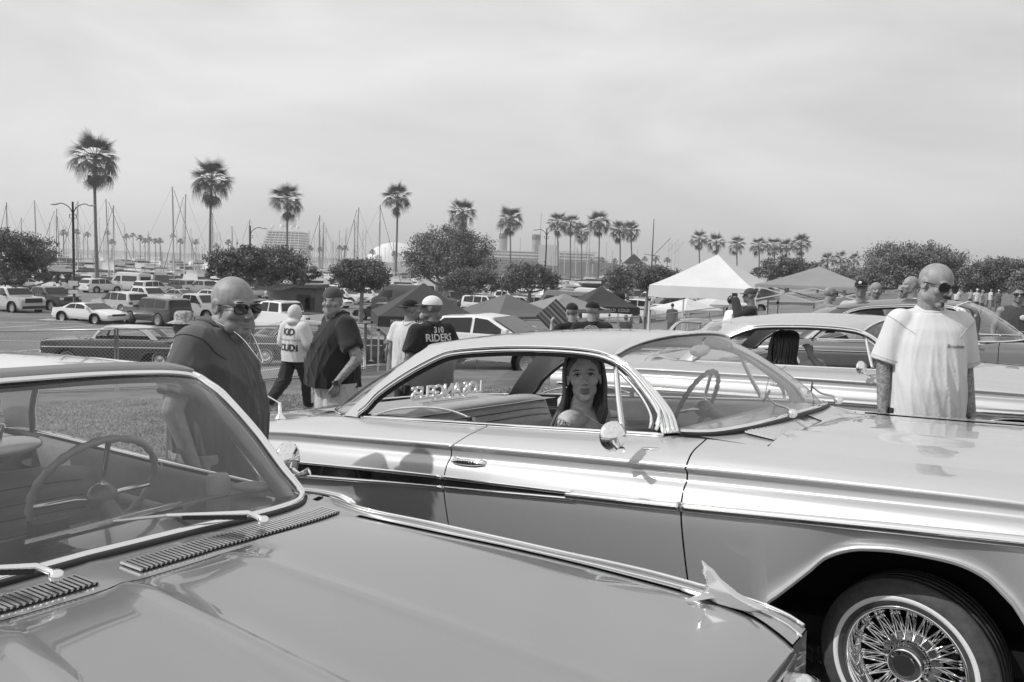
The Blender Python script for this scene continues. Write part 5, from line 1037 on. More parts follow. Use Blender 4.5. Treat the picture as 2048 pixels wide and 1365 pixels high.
FARP = [(1878, 581, 44, .72, .08, 'in white printed T-shirt walking away across the lawn'), (1862, 583, 47, .30, .06, 'in grey shirt left of the white T-shirt walker'), (1898, 580, 55, .05, .05, 'in dark clothes right of the white T-shirt walker'), (1846, 581, 62, .6, .3, 'in pale shirt beside the far bonnet'), (1835, 583, 66, .25, .1, 'in grey top near the sunglasses'), (1915, 580, 70, .7, .1, 'in white shirt near the striped stall'), (1955, 581, 64, .7, .1, 'in white cap and white shirt on the far lawn'), (1966, 583, 60, .35, .05, 'in grey shirt near the tank top man'), (1983, 581, 72, .6, .2, 'in pale top far on the lawn'), (1998, 583, 66, .1, .1, 'in dark top close to the tank top man'), (1942, 582, 80, .4, .1, 'in grey, farthest on the lawn'), (1752, 588, 60, .7, .1, 'in white behind the beanie')]
for i, (x, y, d, sv, pv, tx) in enumerate(FARP): simple('distant person ' + tx, x, y, d, 60 + i * 37, shirt=sv * .8, pants=pv, group='people far off on the lawn', vox=.035, build=.15, hairv=False, capv=.6 if i % 3 == 0 else None)
for i, (x, y, d, sv) in enumerate(((1202, 651, 24, .7), (1211, 653, 26, .05), (1252, 637, 30, .03), (1345, 612, 40, .1))): simple(['child in white top near the dark canopy leg', 'child in dark top near the dark canopy leg', 'person in black cap behind the open cars', 'person in dark shirt under the white canopy edge'][i], x, y, d, 80, shirt=sv, vox=.03, hairv=True)
def nth(i): return '%d%s' % (i, 'th' if 10 < i % 100 < 14 else {1: 'st', 2: 'nd', 3: 'rd'}.get(i % 10, 'th'))
# ------------------------------------------------------------------ modern vehicles in the lot: local x forward, y left
LAMPW = mat('headlight_lens', .7, .1, 0, 1); LAMPR = mat('tail_light', .08, .15, 0, 1); TRIMB = mat('black_trim', .025, .5); RIMM = mat('alloy_rim', .45, .3, .8)
def vpaint(v): return mat('lot_paint_%02d' % int(v * 100), v, .3, 0, 1, .03)
KINDS = dict(
    sedan=(4.8, 1.82, .95, [(-2.4, .62), (-2.37, .95), (-1.75, 1.02), (-1.05, 1.40), (-.2, 1.45), (.3, 1.41), (1.1, 1.0), (2.1, .82), (2.36, .72), (2.4, .5)], [[(-1.42, .99), (-.98, 1.33), (-.18, 1.38), (-.2, .99)], [(-.12, .99), (-.1, 1.38), (.26, 1.345), (.92, .99)]], (1.42, -1.38), .32),
    coupe=(5.0, 1.84, .93, [(-2.5, .62), (-2.46, .93), (-1.6, .99), (-.85, 1.30), (-.1, 1.34), (.3, 1.30), (1.15, .93), (2.2, .78), (2.46, .68), (2.5, .5)], [[(-1.2, .96), (-.75, 1.235), (-.3, 1.265), (-.32, .96)], [(-.26, .96), (-.24, 1.265), (.26, 1.24), (.98, .96)]], (1.5, -1.42), .33),
    suv=(4.75, 1.95, 1.08, [(-2.35, .7), (-2.34, 1.1), (-2.1, 1.66), (-1.9, 1.74), (-.6, 1.79), (.3, 1.72), (1.05, 1.15), (2.1, 1.04), (2.33, .9), (2.37, .6)], [[(-2.0, 1.14), (-1.85, 1.6), (-.95, 1.68), (-.97, 1.12)], [(-.9, 1.12), (-.88, 1.68), (-.1, 1.69), (-.12, 1.12)], [(-.05, 1.12), (-.03, 1.69), (.26, 1.65), (.85, 1.12)]], (1.45, -1.4), .37),
    boxsuv=(4.75, 1.95, 1.10, [(-2.35, .7), (-2.34, 1.2), (-2.22, 1.72), (-2.0, 1.80), (-.6, 1.83), (.45, 1.78), (.95, 1.22), (2.2, 1.14), (2.33, 1.0), (2.37, .6)], [[(-2.05, 1.16), (-1.98, 1.66), (-1.0, 1.72), (-1.0, 1.14)], [(-.93, 1.14), (-.93, 1.72), (-.1, 1.72), (-.12, 1.14)], [(-.05, 1.14), (-.03, 1.72), (.4, 1.69), (.78, 1.14)]], (1.45, -1.4), .39),
    pickup=(5.8, 2.03, 1.25, [(-2.9, .75), (-2.89, 1.25), (-1.0, 1.27), (-.96, 1.28), (-.80, 1.86), (-.6, 1.93), (.5, 1.93), (.8, 1.86), (1.35, 1.32), (2.65, 1.24), (2.86, 1.1), (2.9, .7)], [[(-.72, 1.30), (-.66, 1.80), (.05, 1.84), (.05, 1.30)], [(.12, 1.30), (.12, 1.84), (.55, 1.82), (1.12, 1.30)]], (1.85, -1.75), .41),
    van=(5.7, 2.05, 1.25, [(-2.85, .5), (-2.84, 2.3), (-2.75, 2.5), (1.1, 2.55), (1.45, 2.45), (2.15, 1.5), (2.72, 1.2), (2.85, .9), (2.87, .5)], [[(-2.4, 1.4), (-2.35, 2.1), (.3, 2.1), (.3, 1.4)], [(.55, 1.35), (.55, 2.05), (1.3, 2.05), (1.85, 1.4)]], (1.9, -1.75), .36),
    cargo=(5.9, 2.05, 1.3, [(-2.95, .5), (-2.94, 2.4), (-2.85, 2.62), (1.1, 2.66), (1.45, 2.55), (2.2, 1.55), (2.78, 1.25), (2.9, .95), (2.92, .5)], [[(.6, 1.4), (.6, 2.1), (1.35, 2.1), (1.9, 1.45)]], (1.95, -1.8), .36))
def vehicle(label, kind, px, depth, head, v, group=None, tilt=True, glass=None, scale=1.0, at_xy=None):
    L, W, belt, prof, wins, axles, wr = KINDS[kind]; g = gnd(px, depth) if at_xy is None else Vector((*at_xy, gz(*at_xy)))
    T = thing({'sedan': 'sedan', 'coupe': 'coupe', 'suv': 'suv', 'boxsuv': 'suv', 'pickup': 'pickup_truck', 'van': 'van', 'cargo': 'cargo_van'}[kind], label, {'boxsuv': 'suv', 'pickup': 'pickup truck', 'cargo': 'van'}.get(kind, kind), group, g, R(head)); T.scale = (scale,) * 3
    pm = vpaint(v); pr = np.array(prof); xs = np.unique(np.r_[np.linspace(-L / 2, L / 2, 34), pr[:, 0]]); top = np.interp(xs, pr[:, 0], pr[:, 1]); z0 = .30
    e = np.clip((L / 2 - np.abs(xs)) / .45, 0, 1); hw = W / 2 * (.86 + .14 * np.sqrt(1 - (1 - e) ** 2)); bl = np.minimum(belt, top - .04); rw = hw - np.clip(top - belt, 0, 9) * (.24 if kind not in ('van', 'cargo') else .10)
    rows = [(hw * .93, np.full_like(xs, z0)), (hw * .985, np.full_like(xs, z0 + .14)), (hw, np.minimum(.62, bl - .08)), (hw * .985, bl), (np.where(top > belt + .1, rw + .01, hw * .95), np.maximum(bl + .012, top - .10)), (np.where(top > belt + .1, rw * .93, hw * .86), top - .03), (np.where(top > belt + .1, rw * .6, hw * .5), top - .004), (hw * 0, top)]
    H = np.stack([np.stack([xs, a, b], 1) for a, b in rows], 1); G = np.concatenate([H, (H * np.array([1, -1, 1]))[:, -2::-1]], 1); mb = MB().grid(G); n = G.shape[1]
    for i in (0, len(xs) - 1): b0 = mb.n; mb.add(G[i], [tuple(range(n))])
    me = mb.mesh('body'); recalc(me); body = link('body', me, pm, T, False); 
    def ys(x, z): h = np.interp(x, xs, hw); r = np.interp(x, xs, rw); t = np.interp(x, xs, top); f = np.clip((z - belt) / max(.05, t - .1 - belt), 0, 1); return h * .985 * (1 - f) + (r + .01) * f
    gm = glass or DGLASS
    for w in wins:
        for sd in (1, -1): MB().add([(x, sd * (ys(x, z) + .008), z) for x, z in w], [tuple(range(len(w)))]).build('side_window', gm, T)
    def pane(nm, i, lo=.06, hi=.06):
        (x1, z1), (x2, z2) = prof[i], prof[i + 1]; d = np.array([x2 - x1, z2 - z1]); nn = np.array([-d[1], d[0]]) / np.linalg.norm(d); nn = nn if nn[1] > 0 else -nn; a = np.array([x1, z1]) + d * lo + nn * .015; b = np.array([x2, z2]) - d * hi + nn * .015
        q = sorted((a, b), key=lambda r: r[1]); lo_, hi_ = q; wl = ys(lo_[0], belt) * .90; wh = ys(hi_[0], hi_[1]) * .90; MB().grid([[(lo_[0], -wl, lo_[1]), (lo_[0], wl, lo_[1])], [(hi_[0], -wh, hi_[1]), (hi_[0], wh, hi_[1])]]).build(nm, gm, T)
    fi = max(i for i in range(len(prof) - 1) if prof[i][1] - prof[i + 1][1] > .25 and prof[i][1] > belt); pane('windscreen', fi)
    if kind in ('sedan', 'coupe', 'suv', 'boxsuv', 'pickup'): ri = min(i for i in range(len(prof) - 1) if prof[i + 1][1] - prof[i][1] > .25 and prof[i + 1][1] > belt + .2); pane('rear_window', ri, .1, .1)
    if kind in ('van', 'cargo'): MB().box((-L / 2 - .004, 0, 1.75), (.02, 1.5, .6)).build('rear_window', gm, T)
    if kind == 'pickup':
        MB().box((-1.95, 0, 1.27), (1.75, 1.62, .012)).build('bed', TRIMB, T); MB().box((-L / 2 - .01, 0, 1.02), (.03, 1.6, .42)).build('tailgate', pm, T); MB().box((L / 2, 0, .98), (.04, 1.3, .34)).build('grille', TRIMB, T)
    else: MB().box((L / 2 - .0, 0, .62), (.05, W * .55, .14)).build('grille', TRIMB, T)
    for sd in (1, -1):
        zf = np.interp(L / 2 - .1, xs, top) - .12; MB().box((L / 2 - .07, sd * W * .37, zf), (.16, .36, .13)).build('headlight', LAMPW, T); zr = min(belt, .98) - .05; MB().box((-L / 2 + .05, sd * W * .41, zr), (.16, .22, .30 if kind in ('pickup', 'van', 'cargo') else .16)).build('tail_light', LAMPR, T)
        MB().box((np.interp(.9, [0, 1], [0, 1]) * L * .19, sd * (W / 2 + .08), belt + .1), (.14, .2, .14)).build('door_mirror', pm if kind != 'pickup' else TRIMB, T)
        for ax in axles:
            MB().lathe([(.001, 0), (wr * 1.22, 0), (wr * 1.22, -.15)], 18, 'y', (ax, sd * (W / 2 + .004), wr + .02)).build('wheel_arch', UNDER, T)
            Wl = MB().lathe([(wr * .62, .06), (wr * .9, .07), (wr, .03), (wr, -.16)], 20, 'y', (0, 0, 0)).build('wheel', TYRE, T, True); Wl.location = (ax, sd * (W / 2 - .02), wr); Wl.rotation_euler = (0, 0, 0 if sd > 0 else math.pi)
            MB().lathe([(.001, .05), (wr * .15, .055), (wr * .2, .035), (wr * .56, .045), (wr * .65, .06)], 10, 'y').build('rim', RIMM, Wl)
    MB().box((L / 2 - .02, 0, .47), (.12, W * .86, .2)).build('front_bumper', TRIMB if kind in ('boxsuv', 'pickup') else pm, T); MB().box((-L / 2 + .02, 0, .5), (.14, W * .88, .2)).build('rear_bumper', TRIMB if kind in ('boxsuv',) else (CHROME2 if kind == 'pickup' else pm), T); MB().box((-L / 2 - .06, 0, .72 if kind != 'pickup' else .56), (.02, .5, .13)).build('licence_plate', INKW, T)
    return T
V = [('silver pickup with black grille at the left edge of the lot', 'pickup', 22, 62, -28, .5), ('dark pickup with bright grille beside the silver pickup', 'pickup', 96, 66, -26, .06), ('white two-door coupe parked by the lamp post', 'coupe', 180, 52, -22, .75), ('pale crossover with black rear glass, tail towards us', 'suv', 240, 63, 152, .5), ('white pickup facing right behind the pale crossover', 'pickup', 292, 72, -25, .6),
     ('dark boxy SUV with tail towards us', 'boxsuv', 314, 52, 150, .055), ('silver pickup facing right beside the dark boxy SUV', 'pickup', 400, 57, -28, .42), ('white pickup with black wheel arches behind the hooded walker', 'pickup', 562, 48, 153, .78), ('black sedan right of the small round tree', 'sedan', 770, 62, 155, .025), ('dark cargo van behind the black sedan', 'cargo', 806, 76, 160, .06),
     ('white SUV facing right beside the dark cargo van', 'suv', 862, 78, -30, .75), ('dark pickup with shining headlights in tree shade', 'pickup', 908, 86, -60, .05), ('white sports coupe between two tree trunks', 'coupe', 942, 64, 158, .7), ('white boxy SUV behind the white sports coupe', 'boxsuv', 975, 76, -28, .72), ('grey window van with white roof behind the striped lid', 'van', 1128, 74, 158, .16),
     ('white pickup right of the dark printed canopy', 'pickup', 1240, 67, 158, .75), ('white SUV behind the white pickup at the dark canopy', 'suv', 1262, 78, 160, .7), ('white sedan left of the white canopy', 'sedan', 1318, 68, 158, .7), ('dark SUV left of the white canopy leg', 'suv', 1345, 76, 158, .08), ('white SUV seen past the white canopy', 'suv', 1480, 66, 20, .7),
     ('white sedan right behind the black capped man', 'sedan', 660, 82, -25, .7), ('white SUV at the far row left of the cargo van', 'suv', 692, 92, -25, .68), ('grey sedan in the far row by the big tree', 'sedan', 1020, 84, -28, .3), ('white sedan in the far row by the big tree', 'sedan', 1050, 88, -28, .72), ('pale SUV in the far row under the round tree', 'suv', 1075, 80, 155, .5), ('white van in the far row', 'van', 1180, 96, 158, .7),
     ('grey sedan left of the silver pickup in the far row', 'sedan', 365, 82, -25, .3), ('white sedan behind the silver pickup', 'sedan', 430, 84, -25, .7), ('dark sedan under the spreading tree', 'sedan', 480, 74, 155, .05), ('white SUV far behind the spreading tree', 'suv', 610, 90, 155, .66), ('white SUV far behind the black sedan', 'suv', 745, 96, -25, .7), ('silver sedan right of the sports coupe', 'sedan', 1005, 72, -28, .45)]
for a in V: vehicle(*a, group='vehicles in the parking lot')
vehicle('white sedan parked on the slope behind the silver car roof', 'sedan', 985, 24, -22, .72, glass=DGLASS, scale=1.13)
fr = random.Random(4)
for i in range(27):
    vehicle('parked car in the farthest row, %s from the left' % nth(i + 1), fr.choice(['sedan', 'suv', 'suv', 'pickup', 'sedan', 'boxsuv', 'van']), 8 + i * 50 + fr.uniform(-9, 9), 100 + fr.uniform(-4, 7), fr.choice([-25, 155, 65, -115]), fr.choice([.7, .68, .5, .3, .06, .72, .12, .6]), 'vehicles in the parking lot')
# ------------------------------------------------------------------ further classic cars, plain versions of the show car body
def classic_far(label, px, depth, head, pv, roofv=None, pitch=0, open_top=False, scale=1.0):
    g = gnd(px, depth); sp = dict(SA if not open_top else SA, paint=vpaint(pv), lite=True, no_interior=True, extra=[fins], wheels=[(0, .30, 0, 0), (-3.02, .30, 0, 0)], roof_mat=vpaint(roofv if roofv is not None else pv), pillar_mat=CHROME2)
    return Classic('classic_car', label, (-head, pitch, 0, g.x, g.y, g.z), sp, group='classic cars beyond the show cars')
def fins(s):
    s.moulding('side_moulding', 0, -4.2, .78, .035, .012, rows=lambda u: np.c_[u, np.full(len(u), .978), np.full(len(u), .72)], n=20)
    MB().tube([(.70, -.92, .5), (.90, -.7, .5), (.95, 0, .5), (.90, .7, .5), (.70, .92, .5)], .07, 10).build('front_bumper', CHROME, s.T, True); MB().box((.83, 0, .70), (.04, 1.1, .16)).build('grille', CHROME2, s.T)
    for sd in (1, -1):
        MB().lathe([(.001, .03), (.06, .02), (.10, .0), (.105, -.06)], 18, 'x', (.84, sd * .78, .76)).build('headlamp', CHROME, s.T, True)
        me = MB().add([(-4.4, sd * .86, .85), (-4.45, sd * .88, 1.10), (-3.2, sd * .86, .95), (-4.4, sd * .93, .82), (-4.45, sd * .90, 1.10), (-3.2, sd * .92, .92)], [(0, 1, 2), (5, 4, 3), (1, 4, 5, 2), (0, 3, 4, 1)]).mesh('tail_fin'); link('tail_fin', me, s.p['paint'], s.T)
classic_far('dark fifties hardtop with pale roof and chrome nose behind the fence', 150, 28.5, 190, .05, .5)
classic_far('black classic car behind the hooded walker', 610, 29, 172, .03)
classic_far('black classic car with bright wheels right of the black-shirted man', 720, 27.5, 10, .03)
classic_far('pale classic car with open hood beyond the silver roof', 1290, 24, 165, .55, .5)
classic_far('dark low classic car left of the white canopy', 1330, 19, 170, .12, .1)
classic_far('pale classic car below the white canopy', 1440, 17.5, 168, .5, .45)
classic_far('dark classic car at the right edge of the lawn', 2050, 13.5, -28, .1, .08)
# raised lid covered with a striped blanket
def striped_lid():
    a, b, c = at(1072, 632, 12.8), at(1112, 598, 12.8), at(1142, 662, 12.8); T = thing('striped_lid', 'raised car lid draped with a dark striped blanket beside the thumb-lifting man', 'lid', None, a)
    a_, e1, e2 = Vector((0, 0, 0)), b - a, (at(1128, 690, 12.5) - a); n = e1.cross(e2).normalized() * .03
    for k in range(13):
        q0, q1 = k / 13, (k + 1) / 13; v = [e1 * q0, e1 * q1, e1 * q1 + e2, e1 * q0 + e2]; v2 = [x + n for x in v]; MB().add([tuple(x) for x in v + v2], [(0, 1, 2, 3), (7, 6, 5, 4), (0, 4, 5, 1), (1, 5, 6, 2), (2, 6, 7, 3), (3, 7, 4, 0)]).build('blanket_stripe', cloth('stripe_%d' % (k % 4), (.03, .09, .05, .14)[k % 4]), T)
striped_lid()
# ------------------------------------------------------------------ canopies
def canopy(label, px, eave_y, apex_y, depth, size, yaw, v, text=None, valance=.28, back=0, legs=True, truss=False):
    c = at(px, eave_y, depth); g = gz(c.x, c.y); T = thing('canopy_tent', label, 'canopy', 'pop-up canopies', (c.x, c.y, g), R(yaw)); ez = c.z - g; az = at(px, apex_y, depth).z - g; h = size / 2
    m = mat('canopy_fabric_%02d' % int(v * 100), v, .75, noise=.05, scale=2, bump=.3, bscale=3, spec=.2); cor = [(-h, -h), (h, -h), (h, h), (-h, h)]
    for i in range(4):
        (x1, y1), (x2, y2) = cor[i], cor[(i + 1) % 4]; G = []
        for a in np.linspace(0, 1, 9):
            row = []
            for t in np.linspace(0, 1, 9):
                x, y = (x1 + (x2 - x1) * t) * (1 - a), (y1 + (y2 - y1) * t) * (1 - a); z = ez + (az - ez) * (a ** 1.12) - .05 * math.sin(math.pi * t) * math.sin(math.pi * min(1, a * 1.2)) * (1 - a); row.append((x, y, z))
            G.append(row)
        p = MB().grid(G).build('roof_panel', m, T, True)
        Vn = [[(x1 + (x2 - x1) * t, y1 + (y2 - y1) * t, ez + .0) for t in np.linspace(0, 1, 12)], [((x1 + (x2 - x1) * t) * 1.012, (y1 + (y2 - y1) * t) * 1.012, ez - valance - .02 * math.sin(t * 9 + i)) for t in np.linspace(0, 1, 12)]]; vo = MB().grid(Vn).build('valance', m, T, True)
        if text and i in text:
            tx, sz = text[i]; me = text_mesh(tx, sz, .002); o = link('valance_print', me, INKW, vo); mid = Vector(((x1 + x2) / 2 * 1.03, (y1 + y2) / 2 * 1.03, ez - valance * .5)); o.matrix_local = frame(mid, ((x1 + x2), (y1 + y2), 0))
    lm = mat('canopy_leg', .6, .4, .3)
    for (x, y) in cor:
        if legs: L = MB().box((x * .985, y * .985, ez / 2), (.045, .045, ez)).build('leg', lm, T); MB().box((x * .985, y * .985, .01), (.13, .13, .02)).build('foot', lm, L); MB().box((x * .985, y * .985, ez - valance - .1), (.07, .07, .07)).build('slider', PLASTIC, L)
    if truss:
        for i in range(4):
            (x1, y1), (x2, y2) = cor[i], cor[(i + 1) % 4]
            for k in range(2):
                for s_ in (0, 1):
                    a, b = k / 2, (k + 1) / 2; za, zb = (ez - .05, ez - .42) if s_ else (ez - .42, ez - .05); MB().bar((x1 + (x2 - x1) * a, y1 + (y2 - y1) * a, za), (x1 + (x2 - x1) * b, y1 + (y2 - y1) * b, zb), .03, .03).build('truss_bar', lm, T)
    MB().tube([(0, 0, ez - .2), (0, 0, az)], .03, 8).build('centre_pole', lm, T)
    return T
canopy('dark printed canopy behind the two talking men', 846, 628, 566, 25, 3.0, 14, .06, {0: ('MIDNIGHT HAULERS  310 633 1175', .15), 1: ('teamsuperhypocc', .2)}, .30)
canopy('plain grey canopy left of the striped lid', 1012, 628, 588, 29, 3.0, 38, .13, None, .16)
canopy('lighter grey canopy partly behind the plain grey one', 1128, 615, 588, 37, 3.1, 25, .22, None, .16)
canopy('dark printed canopy with white lettering right of the capped pair', 1200, 611, 573, 38, 2.9, 12, .05, {0: ('COLD  COLD  COLD', .2)}, .30)
canopy('large white canopy behind the pale silver car', 1432, 574, 509, 24.5, 3.1, -31, .56, None, .34)
canopy('grey canopy with open white truss beside the white canopy', 1636, 572, 533, 22.5, 3.0, -24, .24, None, .06, truss=True)
canopy('small pale canopy low behind the white canopy leg', 1374, 618, 597, 46, 3.0, 30, .55, None, .14)
canopy('second small pale canopy below the white canopy', 1446, 608, 590, 48, 3.0, 10, .5, None, .14)
canopy('small grey canopy below the grey truss canopy', 1545, 602, 582, 44, 3.1, 20, .25, None, .14)
# ------------------------------------------------------------------ chain-link fence panels
GALV = mat('galvanised_steel', .42, .45, .7)
def fence():
    pts = [(-21, 15.2), (-18, 15.9), (-15, 16.6), (-12, 17.3), (-9.0, 18.1), (-6.4, 19.6), (-5.3, 21.9), (-4.5, 24.4), (-1.6, 26.3), (1.6, 28.2), (5, 30.2), (8.6, 32.6)]; hgt = 1.42
    for i in range(len(pts) - 1):
        a, b = pts[i], pts[i + 1]; za, zb = gz(*a), gz(*b); T = thing('fence_panel', 'chain-link fence panel, %s from the left along the parking lot edge' % nth(i + 1), 'fence', 'chain-link fence panels', (a[0], a[1], za)); d = Vector((b[0] - a[0], b[1] - a[1], zb - za)); L = math.hypot(d.x, d.y); ux, uy, sl = d.x / L, d.y / L, d.z / L
        def Pn(s_, z): return (ux * s_, uy * s_, sl * s_ + z)
        for s_ in (.03, L - .03): MB().tube([Pn(s_, 0), Pn(s_, hgt)], .022, 8).build('post', GALV, T, True)
        for z in (.06, hgt - .01): MB().tube([Pn(.03, z), Pn(L - .03, z)], .018, 8).build('rail', GALV, T, True)
        mb = MB(); st = .085; h0, h1 = .08, hgt - .03; H = h1 - h0; s0 = -H
        while s0 < L:
            for sg in (1, -1):
                lo, hi = max(0, s0), min(L, s0 + H)
                if hi - lo > .02:
                    z1, z2 = (h0 + (lo - s0), h0 + (hi - s0)) if sg > 0 else (h1 - (lo - s0), h1 - (hi - s0)); mb.bar(Pn(lo, z1), Pn(hi, z2), .0045, .0045)
            s0 += st
        mb.build('wire_mesh', GALV, T, kind='stuff')
fence()
# ------------------------------------------------------------------ lamp posts
LAMPM = mat('lamp_post_paint', .035, .5)
def lamp(label, px, base_y, top_y, depth, arms, sign=False):
    g = gnd(px, depth); tz = at(px, top_y, depth).z - g.z; T = thing('street_lamp', label, 'street lamp', 'twin-arm street lamps', g); MB().tube([(0, 0, 0), (0, 0, tz)], [.09, .06], 12).build('post', LAMPM, T, True); MB().lathe([(.26, 0), (.26, .12), (.2, .2), (.17, .75), (.12, .85), (.1, 1.0)], 16).build('base', LAMPM, T, True)
    for sg in arms:
        P = spline([(0, 0, tz - .75), (sg * .25, 0, tz - .35), (sg * .7, 0, tz - .12), (sg * 1.05, 0, tz - .18)], 12); A = MB().tube(P, .03, 8).build('arm', LAMPM, T, True); MB().ell((sg * 1.2, 0, tz - .2), (.26, .11, .06), 14, 8).build('lamp_head', mat('lamp_head', .4, .5), A, True); MB().tube(spline([(0, 0, tz - 1.1), (sg * .22, 0, tz - 1.0), (sg * .2, 0, tz - .8), (sg * .1, 0, tz - .85)], 10), .02, 6).build('scroll', LAMPM, A, True)
    if sign:
        for z, h in ((2.55, .32), (2.0, .24)): MB().box((.0, -.11, z), (.62, .02, h)).build('sign_plate', mat('sign_plate', .55, .5), T)
    MB().box((.5, 0, .07), (5.2, 1.4, .14)).build('kerb_island', CONC, T); return T
lamp('twin-arm street lamp with sign plates at the left of the lot', 148, 632, 404, 52, (-1, 1), True); lamp('street lamp left of the cruise ship, arm to the right', 500, 610, 452, 70, (1,)); lamp('twin-arm street lamp among the right hand palms', 1090, 600, 457, 84, (-1, 1))
# ------------------------------------------------------------------ palms
BARK = mat('palm_bark', .16, .9, noise=.25, scale=3, bump=.5, bscale=14, stretch=(1, 1, 4)); FROND = mat('palm_frond', .10, .55, noise=.35, scale=2, spec=.4); FROND2 = mat('dry_frond', .12, .8, noise=.3, scale=2); FARGREEN = mat('far_palm', .10, .8)
def frond_mesh(seed, droop):
    r = random.Random(seed); mb = MB(); mb.tube([(0, 0, 0), (.6, 0, .08), (1.15, 0, .02)], [.03, .022, .016], 4, cap=False)
    for k in range(19):
        a = -1.25 + 2.5 * k / 18; L = (.95 + .25 * math.cos(a)) * r.uniform(.85, 1.1); d = np.array([math.cos(a), math.sin(a), 0]); n = np.array([-math.sin(a), math.cos(a), 0]); o = np.array([1.15, 0, .02]); rows = []
        for t, w in ((0, .016), (.35, .034), (.7, .022), (1, .003)):
            c = o + d * L * t * (1 - .15 * droop * t) + np.array([0, 0, -droop * L * .62 * t * t * (1 + .3 * abs(a)) + r.uniform(-.03, .03) * t]); rows.append([tuple(c - n * w), tuple(c + n * w)])
        mb.grid(rows)
    me = mb.mesh('frond'); return me
FM = [frond_mesh(i, d) for i, d in enumerate((.12, .6, 1.25, 1.75))]
for f in FM: f.materials.append(FROND)
DM = frond_mesh(9, 1.2); DM.materials.append(FROND2)
def palm(label, px, top_y, depth, w=1.0, lean=0.0, n=44, group='tall fan palms along the marina', base=None, skirt=8, seed=1, spread=1.0):
    r = random.Random(seed * 17 + int(px)); g = gnd(px, depth); top = at(px + lean, top_y, depth); h = top.z - g.z - 1.1 * w; T = thing('fan_palm', label, 'palm tree', group, g); dx = at(px + lean, top_y, depth).x - g.x
    c = np.array([dx, 0, h]); P = [(dx * t * t + .12 * math.sin(t * 3 + seed), 0, h * t) for t in np.linspace(0, 1, 9)]; P[-1] = tuple(c); MB().tube(P, np.interp(np.linspace(0, 1, 9), [0, .06, .5, 1], [.42, .27, .20, .19]) * min(1, w), 10).build('trunk', BARK, T, True)
    for k in range(n):
        az = k * 2.399 + r.uniform(-.2, .2); el = math.asin(np.clip(1 - 1.38 * (k + .5) / n + r.uniform(-.06, .06), -.62, .98)); o = bpy.data.objects.new('frond', FM[min(3, max(0, int((.95 - math.sin(el)) * 2.6)))]); COL.objects.link(o); o.parent = T; s_ = w * r.uniform(.82, 1.1) * spread; o.scale = (s_, s_, s_); o.location = tuple(c + np.array([0, 0, r.uniform(-.35, .1) * w])); o.rotation_euler = Euler((r.uniform(-.3, .3), -el, az), 'XYZ')
    for k in range(skirt):
        o = bpy.data.objects.new('dry_frond', DM); COL.objects.link(o); o.parent = T; s_ = w * r.uniform(.6, .95); o.scale = (s_, s_, s_); o.location = tuple(c + np.array([0, 0, -.7 * w])); o.rotation_euler = Euler((r.uniform(-.6, .6), R(r.uniform(30, 78)), r.uniform(0, 6.28)), 'XYZ')
    return T
PL = [('tallest fan palm at the left, drooping crown', 193, 287, 111, 1.55, -3, 52, 14), ('second fan palm from the left, dense skirt', 421, 336, 134, 1.55, 3, 52, 14), ('fan palm in front of the cruise ship', 575, 381, 160, 1.5, -1, 46, 8), ('fan palm right of the white dome', 792, 379, 158, 1.3, 2, 46, 5), ('fan palm rising behind the big round tree', 925, 408, 190, 1.6, 0, 44, 10), ('fan palm left of the ship funnels', 1019, 423, 215, 1.65, 2, 46, 10),
      ('leftmost palm of the cluster right of the funnels', 1115, 432, 235, 1.5, 1, 40, 6), ('second palm of the cluster right of the funnels', 1140, 436, 255, 1.6, 2, 40, 6), ('third palm of the cluster right of the funnels', 1163, 452, 270, 1.5, 0, 36, 6), ('tallest palm of the cluster right of the funnels', 1197, 430, 235, 1.7, 1, 46, 6), ('left palm of the pair by the hut roof', 1239, 449, 240, 1.4, 0, 40, 6), ('right palm of the pair by the hut roof', 1262, 450, 235, 1.4, 0, 40, 6),
      ('palm left of the white canopy peak', 1398, 466, 250, 1.35, 1, 34, 4), ('palm above the white canopy peak', 1434, 474, 255, 1.4, 0, 34, 4), ('small palm right of the white canopy peak', 1474, 480, 262, 1.3, 0, 34, 4), ('leftmost palm of the right hand cluster', 1518, 480, 258, 1.4, 0, 34, 4), ('second palm of the right hand cluster', 1548, 481, 262, 1.4, 0, 34, 4), ('third palm of the right hand cluster', 1573, 484, 262, 1.3, 0, 34, 4), ('rightmost palm of the right hand cluster', 1602, 475, 250, 1.5, 1, 38, 4),
      ('left palm above the grey canopy', 1656, 510, 250, 1.15, 0, 30, 4), ('middle palm above the grey canopy', 1682, 510, 255, 1.2, 0, 30, 4), ('right palm above the grey canopy', 1708, 513, 250, 1.1, 0, 30, 4)]
for i, (lb, x, y, d, w, ln, n, sk) in enumerate(PL): palm(lb, x, y, d, w * 1.15, ln, int(n * .78), seed=i + 2, skirt=sk)
def far_palm_mesh(seed):
    r = random.Random(seed); mb = MB()
    for k in range(26):
        az = k * 2.4; el = math.asin(1 - 1.5 * (k + .5) / 26); d = np.array([math.cos(az) * math.cos(el), math.sin(az) * math.cos(el), math.sin(el)]); n = np.cross(d, [0, 0, 1]); n /= np.linalg.norm(n) + 1e-6; mb.grid([[tuple(d * 0), tuple(d * .01)], [tuple(d * .9 - n * .35), tuple(d * .9 + n * .35)], [tuple(d * 1.5 - n * .2 + np.array([0, 0, -.45])), tuple(d * 1.5 + n * .2 + np.array([0, 0, -.45]))]])
    return mb.mesh('crown')
FPM = [far_palm_mesh(i) for i in range(3)]
for f in FPM: f.materials.append(FARGREEN)
